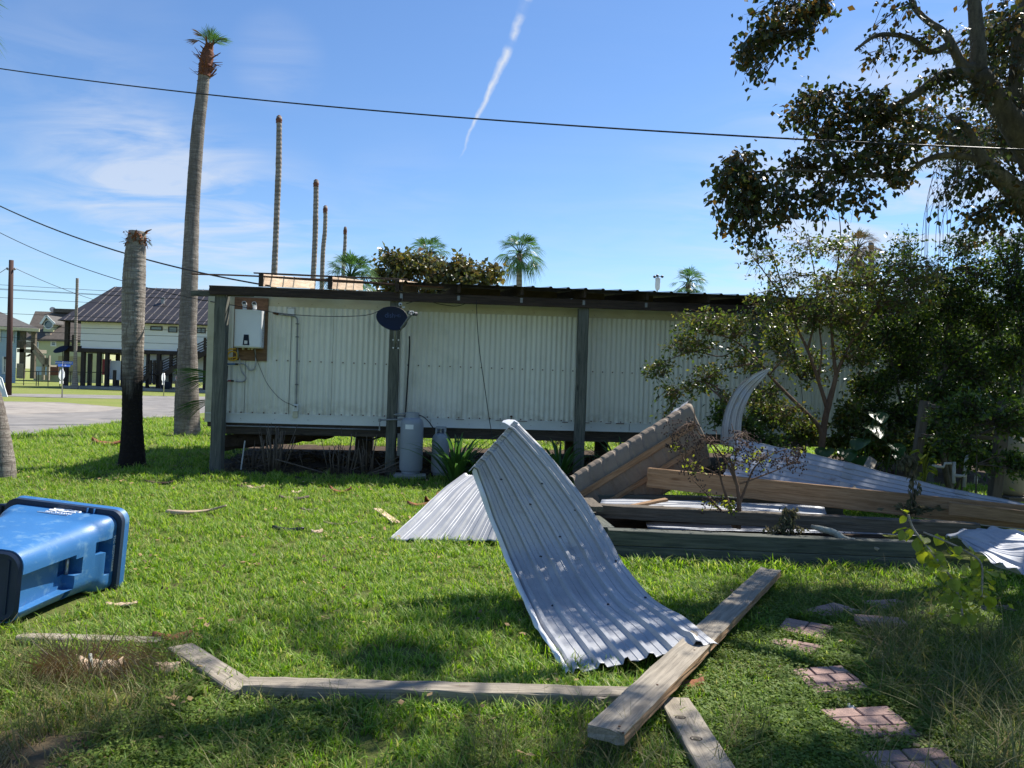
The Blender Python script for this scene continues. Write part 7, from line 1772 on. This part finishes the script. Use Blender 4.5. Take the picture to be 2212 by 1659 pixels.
b = MB(); b.lathe((at(2188,1040,10.1).x,10.1,.35), [(.10,0),(.155,.04),(.16,.1),(.16,.62),(.15,.70),(.11,.76),(.02,.79)], 28); b.build('shell', M('tan_tank',(.36,.29,.17),(.30,.25,.15),3,rough=.6), pt, smooth=True)
b = MB(); c = at(2188,1055,10.1)
for dx in (-.15,.15): b.box((c.x+dx,10.0,.17), (.07,.07,.34))
b.box((c.x,10.0,.33), (.42,.30,.05)); b.build('stand', Mt['oldwood'], pt)
for (pts, r_, lab) in (([(2060,1044),(2061,998)],.02,'short upright white plastic pipe left of the wooden post'), ([(2083,1052),(2087,994),(2090,982)],.02,'tall upright white plastic pipe in front of the wooden post'), ([(2062,1027),(2084,1029)],.022,'level white plastic pipe joining the two upright pipes'), ([(2014,1006),(2038,1009),(2041,1001),(2056,1001)],.016,'thin bent white plastic pipe running left from the uprights'), ([(2108,1045),(2109,1026)],.02,'stub of white pipe right of the two upright pipes')):
    b = MB(); b.tube([at(x,y,9.9) for x, y in pts], r_, 10); tag(b.build('plastic_pipe', Mt['pvc'], smooth=True), lab, 'pipe')
# ================================================================== grass (uncountable: point instances)
def blade_proto(name, nbl, L, w, spread, lean, segs=3, mat='grass', flat=.0, seed=0):
    r = random.Random(seed); V = []; F4 = []; F3 = []
    for _ in range(nbl):
        a = r.random()*6.283; rr = spread*math.sqrt(r.random()); bx, by = math.cos(a)*rr, math.sin(a)*rr
        az = r.random()*6.283; ln = L*r.uniform(.55,1.15); le = lean*r.uniform(.3,1.4); ww = w*r.uniform(.7,1.2)
        dx, dy = math.cos(az), math.sin(az); sx, sy = -dy, dx; i0 = len(V)
        for k in range(segs+1):
            u = k/segs; out = le*ln*u*u; h = ln*(u - .35*le*u*u); 
            W = ww*(1-u**1.6)*.5
            if k < segs: V += [(bx+dx*out-sx*W, by+dy*out-sy*W, h), (bx+dx*out+sx*W, by+dy*out+sy*W, h)]
            else: V.append((bx+dx*out, by+dy*out, h))
        for k in range(segs-1): F4.append((i0+2*k, i0+2*k+1, i0+2*k+3, i0+2*k+2))
        F3.append((i0+2*(segs-1), i0+2*(segs-1)+1, i0+2*segs))
    return proto_mesh(name, V, [F4, F3], Mt[mat])
def proto_mesh(name, V, Fs, mat):
    o = mesh_np(name, V, [f for f in Fs if len(f)], mat); COL.objects.unlink(o); return o
def clover_proto(name, n, spread, size, seed=0, h=.04):
    r = random.Random(seed); V = []; F = []
    for _ in range(n):
        a = r.random()*6.283; rr = spread*math.sqrt(r.random()); x, y = math.cos(a)*rr, math.sin(a)*rr; z = h*r.uniform(.3,1.2); s = size*r.uniform(.6,1.2)
        az = r.random()*6.283; tx, ty = r.uniform(-.5,.5), r.uniform(-.5,.5); i = len(V)
        for k in range(4):
            b_ = az+k*math.pi/2; q = s*(.5 if k%2 else .75); px_, py_ = math.cos(b_)*q, math.sin(b_)*q; V.append((x+px_, y+py_, z+px_*tx+py_*ty))
        F.append((i,i+1,i+2,i+3))
    return proto_mesh(name, V, [F], Mt['weed'])
def scatter(name, pts, scale, dry, idx, protos, lab, cat='grass', tilt=.15):
    n = len(pts); me = bpy.data.meshes.new(name); me.vertices.add(n); me.vertices.foreach_set('co', np.asarray(pts, np.float32).ravel())
    def at_(nm, typ, arr, key='value'):
        a = me.attributes.new(nm, typ, 'POINT'); a.data.foreach_set(key, np.asarray(arr).ravel())
    at_('sc', 'FLOAT', scale.astype(np.float32)); at_('dry', 'FLOAT', dry.astype(np.float32)); at_('idx', 'INT', idx.astype(np.int32))
    rot = np.stack([npr.normal(0,tilt,n), npr.normal(0,tilt,n), npr.random(n)*6.283],1).astype(np.float32)
    at_('rot', 'FLOAT_VECTOR', rot, 'vector')
    c = bpy.data.collections.new(name+'_source')
    for p in protos: c.objects.link(p)
    ng = bpy.data.node_groups.new(name, 'GeometryNodeTree')
    ng.interface.new_socket('Geometry', in_out='INPUT', socket_type='NodeSocketGeometry'); ng.interface.new_socket('Geometry', in_out='OUTPUT', socket_type='NodeSocketGeometry')
    nd = ng.nodes; gi = nd.new('NodeGroupInput'); go = nd.new('NodeGroupOutput'); ci = nd.new('GeometryNodeCollectionInfo'); ci.inputs[0].default_value = c
    ci.inputs['Separate Children'].default_value = True; ci.inputs['Reset Children'].default_value = True
    m2p = nd.new('GeometryNodeMeshToPoints'); io = nd.new('GeometryNodeInstanceOnPoints')
    def na(nm, typ):
        q = nd.new('GeometryNodeInputNamedAttribute'); q.data_type = typ; q.inputs[0].default_value = nm; return next(o for o in q.outputs if o.enabled and o.name == 'Attribute')
    l = ng.links
    e2r = nd.new('FunctionNodeEulerToRotation'); l.new(na('rot','FLOAT_VECTOR'), e2r.inputs[0])
    l.new(gi.outputs[0], m2p.inputs[0]); l.new(m2p.outputs[0], io.inputs['Points']); l.new(ci.outputs[0], io.inputs['Instance'])
    io.inputs['Pick Instance'].default_value = True
    l.new(na('idx','INT'), io.inputs['Instance Index']); l.new(e2r.outputs[0], io.inputs['Rotation']); l.new(na('sc','FLOAT'), io.inputs['Scale'])
    l.new(io.outputs[0], go.inputs[0])
    o = bpy.data.objects.new(name, me); COL.objects.link(o); md = o.modifiers.new('scatter', 'NODES'); md.node_group = ng
    return tag(o, lab, cat, kind='stuff')
def P2(px, py): q = gp(px, py); return (q.x, q.y)
def inpoly(x, y, poly):
    ins = np.zeros(len(x), bool); n = len(poly)
    for i in range(n):
        x0, y0 = poly[i]; x1, y1 = poly[(i+1)%n]
        c = ((y0 > y) != (y1 > y)) & (x < (x1-x0)*(y-y0)/((y1-y0)+1e-12)+x0); ins ^= c
    return ins
hwp = lambda s, v: (lambda p: (p.x, p.y))(HW(s, v, 0))
UNDER = [hwp(.2,-.55), hwp(4.,-.75), hwp(9,-.7), hwp(17,-.9), hwp(17,5.0), hwp(-.1,5.0)]
BED = [(xa_,ya_) for xa_, ya_ in ((.85,7.05),(3.7,6.95),(9,6.9),(9,9.8),(.5,9.7))]
BINP = [(-3.62,4.70),(-2.95,4.70),(-2.83,5.68),(-3.69,5.68)]
ROADL = [P2(-420,1010),P2(-60,955),P2(60,938),P2(150,927),P2(260,913),P2(380,899),P2(450,891),P2(700,872),P2(700,850),P2(-900,850)]
SHEET = [P2(1105,1300),P2(1164,1350),P2(1236,1452),P2(1400,1410),P2(1530,1395),P2(1400,1300),P2(1330,1240)]
PLANK = [P2(1310,1570),P2(1365,1625),P2(1700,1262),P2(1662,1232)]
def noise2(x, y, s, o=0.): return np.array([mn.noise(Vector((a*s+o, b_*s-o, o))) for a, b_ in zip(x, y)])
def field(n, d0, d1, px0=-240, px1=2620):
    d = np.sqrt(npr.random(n)*(d1**2-d0**2)+d0**2); px = npr.uniform(px0, px1, n); return (px-1106)/1659*d, d
def keep_common(x, y):
    k = ~inpoly(x,y,UNDER) & ~inpoly(x,y,BINP) & ~inpoly(x,y,ROADL)
    for q, _ in quads:
        pq = [P2(*p) for p in q]; cx = sum(p[0] for p in pq)/4; cy = sum(p[1] for p in pq)/4
        k &= ~inpoly(x,y,[(cx+(p[0]-cx)*1.16, cy+(p[1]-cy)*1.26) for p in pq])
    # timbers in the foreground
    k &= ~((x > pA.x) & (x < pB.x+.15) & (y > 3.775) & (y < 3.89))
    return k
def pathzone(x, y):     # weedy ground by the stepping stones: 0..1
    px = 1106+x/y*1659
    return np.clip((px-1480)/160,0,1)*np.clip((6.4-y)/1.0,0,1)
def drymap(x, y):
    n = noise2(x,y,.9)+.5*noise2(x,y,2.6,5.)
    px = 1106+x/y*1659
    base = .17+.30*n
    lowleft = np.clip((4.1-y)/.9,0,1)*np.clip((1000-px)/700,0,1)
    base += lowleft*(.34+.5*noise2(x,y,1.7,9.))
    base += np.clip((4.4-y)/1.5,0,1)*.08
    return np.clip(base,0,1)
gr = [blade_proto('grass_tuft', 15, .075, .0085, .055, .8, 3, seed=k) for k in range(5)]
grn = 5
rings = [(2.3,4.2,420),(4.2,7.,260),(7.,11.,150),(11.,16.,75),(16.,27.,28)]
X=[];Y=[];SC=[]
for d0, d1, dens in rings:
    area = (d1**2-d0**2)/2*(2860/1659); n = int(area*dens); x, y = field(n, d0, d1); X.append(x); Y.append(y); SC.append(np.full(n, {2.3:.86,4.2:1.0,7.:1.15,11.:1.35,16.:1.9}[d0]))
x = np.concatenate(X); y = np.concatenate(Y); sc = np.concatenate(SC)
k = keep_common(x,y) & ~inpoly(x,y,BED) & ~inpoly(x,y,SHEET)
pz = pathzone(x,y); k &= npr.random(len(x)) > pz*.45
pp = 1106+x/y*1659
bare = (noise2(x,y,1.5,3.) > .10) & (y < 4.0) & (pp < 900); k &= ~(bare & (npr.random(len(x)) < .75))
x, y, sc = x[k], y[k], sc[k]; n = len(x)
sc *= npr.uniform(.7,1.25,n)*(1+.25*noise2(x,y,1.3,2.))
# taller along the raised bed
near = np.exp(-((y-6.9)/.18)**2)*(x > .8) + .7*np.exp(-((y-3.70)/.07)**2)*(x < .8) + .5*np.exp(-((y-3.95)/.06)**2)*(x < .8); sc *= 1+.8*near
dry = drymap(x,y)
scatter('lawn_grass', np.stack([x,y,np.zeros(n)],1), sc, dry, npr.integers(0,grn,n), gr, 'bright green mown lawn with patches of shade')
# weedy ground cover by the path and in the lower left
cp = [clover_proto('clover_tuft', 44, .09, .0125, k, .03) for k in range(3)]
x, y = field(26000, 2.3, 7.2, 1380, 2260); pz = pathzone(x,y); k = keep_common(x,y) & (npr.random(len(x)) < pz) & ~inpoly(x,y,BED); x, y = x[k], y[k]
x2, y2 = field(2600, 2.3, 4.0, -40, 1100); k = keep_common(x2,y2) & (noise2(x2,y2,1.2,7.) > -.05); x2, y2 = x2[k], y2[k]
x = np.concatenate([x,x2]); y = np.concatenate([y,y2]); n = len(x)
scatter('ground_cover_weeds', np.stack([x,y,np.zeros(n)],1), npr.uniform(.6,1.2,n), np.clip(.15+.4*noise2(x,y,1.8,1.),0,1), npr.integers(0,3,n), cp, 'small leaved weeds covering the ground beside the stepping stones', 'weeds')
# long loose grass
lg = [blade_proto('long_grass_tuft', 11, .24, .0038, .05, 1.2, 5, 'longgrass', seed=40+k) for k in range(4)]
def fld(n, px0, px1, d0, d1): return field(n, d0, d1, px0, px1)
parts_ = [fld(150, -40, 1500, 2.35, 3.65), fld(120, 0, 420, 3.2, 4.5), fld(230, 1900, 2260, 3.0, 5.2), fld(70, 1950, 2260, 2.4, 3.4), fld(90, 1050, 1700, 2.6, 3.7), fld(60,1700,2100,5.2,6.5)]
x = np.concatenate([p[0] for p in parts_]); y = np.concatenate([p[1] for p in parts_]); k = keep_common(x,y) & ~inpoly(x,y,PLANK) & ~inpoly(x,y,SHEET); x, y = x[k], y[k]; n = len(x)
pp = 1106+x/y*1659; s_ = npr.uniform(.6,1.15,n)*np.where((pp>1850)&(y>3.),1.45,1.)
scatter('long_grass', np.stack([x,y,np.zeros(n)],1), s_, np.clip(.18+.28*npr.normal(size=n),0,1), npr.integers(0,4,n), lg, 'long thin straw tipped grass in the weedy right corner and along the timbers', 'long grass', tilt=.3)
# twigs, husk crumbs and dead leaves strewn on the lawn
ls_ = [clover_proto('lawn_scrap', 5, .10, .026, 80+k, .05) for k in range(4)]
for i_, o_ in enumerate(ls_): o_.data.materials.clear(); o_.data.materials.append(Mt['deadfrond'] if i_ % 2 else Mt['straw'])
x, y = field(900, 2.6, 14.); k = keep_common(x,y) & ~inpoly(x,y,SHEET) & ~inpoly(x,y,BED); x, y = x[k], y[k]; n = len(x)
scatter('lawn_litter', np.stack([x,y,np.full(n,.012)],1), npr.uniform(.4,1.3,n), np.zeros(n), npr.integers(0,4,n), ls_, 'brown leaf scraps and splinters strewn over the lawn', 'leaf litter')
# leaf litter under the home
lf_ = [clover_proto('litter_scrap', 14, .12, .05, 70+k, .015) for k in range(3)]
for o_ in lf_: o_.data.materials.clear(); o_.data.materials.append(Mt['deadfrond'])
s = npr.uniform(.2,9.,900); v = npr.uniform(-.6,3.6,900); P = [HW(a, b_, .006) for a, b_ in zip(s, v)]
scatter('leaf_litter', np.array([tuple(p) for p in P]), npr.uniform(.4,1.2,900), np.zeros(900), npr.integers(0,3,900), lf_, 'dead leaves and bark scraps on the dark soil under the home', 'leaf litter')
# clump of dry grass in the left foreground
c = gp(190,1470); t = thing('dry_grass_clump', c, 'clump of dry tangled grass and bare twigs in the left foreground', 'grass clump')
b = MB()
for k in range(900):
    a = rnd.random()*6.28; rr = .19*math.sqrt(rnd.random()); p0 = Vector((c.x+math.cos(a)*rr*1.3, c.y+math.sin(a)*rr*.8, rnd.uniform(0,.10)))
    o_ = Vector((math.cos(a)+rnd.gauss(0,.6), math.sin(a)+rnd.gauss(0,.6), 0)); L_ = rnd.uniform(.08,.2); p1 = p0+o_*L_*.4+Vector((0,0,L_*rnd.uniform(.1,.6))); p2 = p1+o_*L_*.5+Vector((0,0,-L_*rnd.uniform(.1,.5)))
    s = Vector((.0018,0,.0012)); b.poly([p0-s,p0+s,p1+s,p1-s]); b.poly([p1-s,p1+s,p2+s*.2,p2-s*.2])
b.build('dry_blades', Mt['straw'], t)
for (pts, r_) in (([(192,1475),(196,1445),(195,1412)],.014), ([(204,1478),(212,1450),(222,1428)],.012), ([(160,1480),(158,1450),(150,1430)],.010), ([(200,1470),(180,1430),(190,1395),(185,1350)],.003), ([(190,1470),(230,1400),(262,1345)],.003), ([(150,1470),(110,1420),(70,1385)],.003)):
    z_ = [0.02+.0 for _ in pts]; b = MB(); d_ = c.y-.02; b.tube([at(px,py,d_) for px, py in pts], [r_, r_*.8, r_*.6][:len(pts)] if len(pts)==3 else [r_,r_*.8,r_*.7,r_*.5], 7); b.build('twig', Mt['stalk'] if r_ < .009 else Mt['lichen'], t, smooth=True)
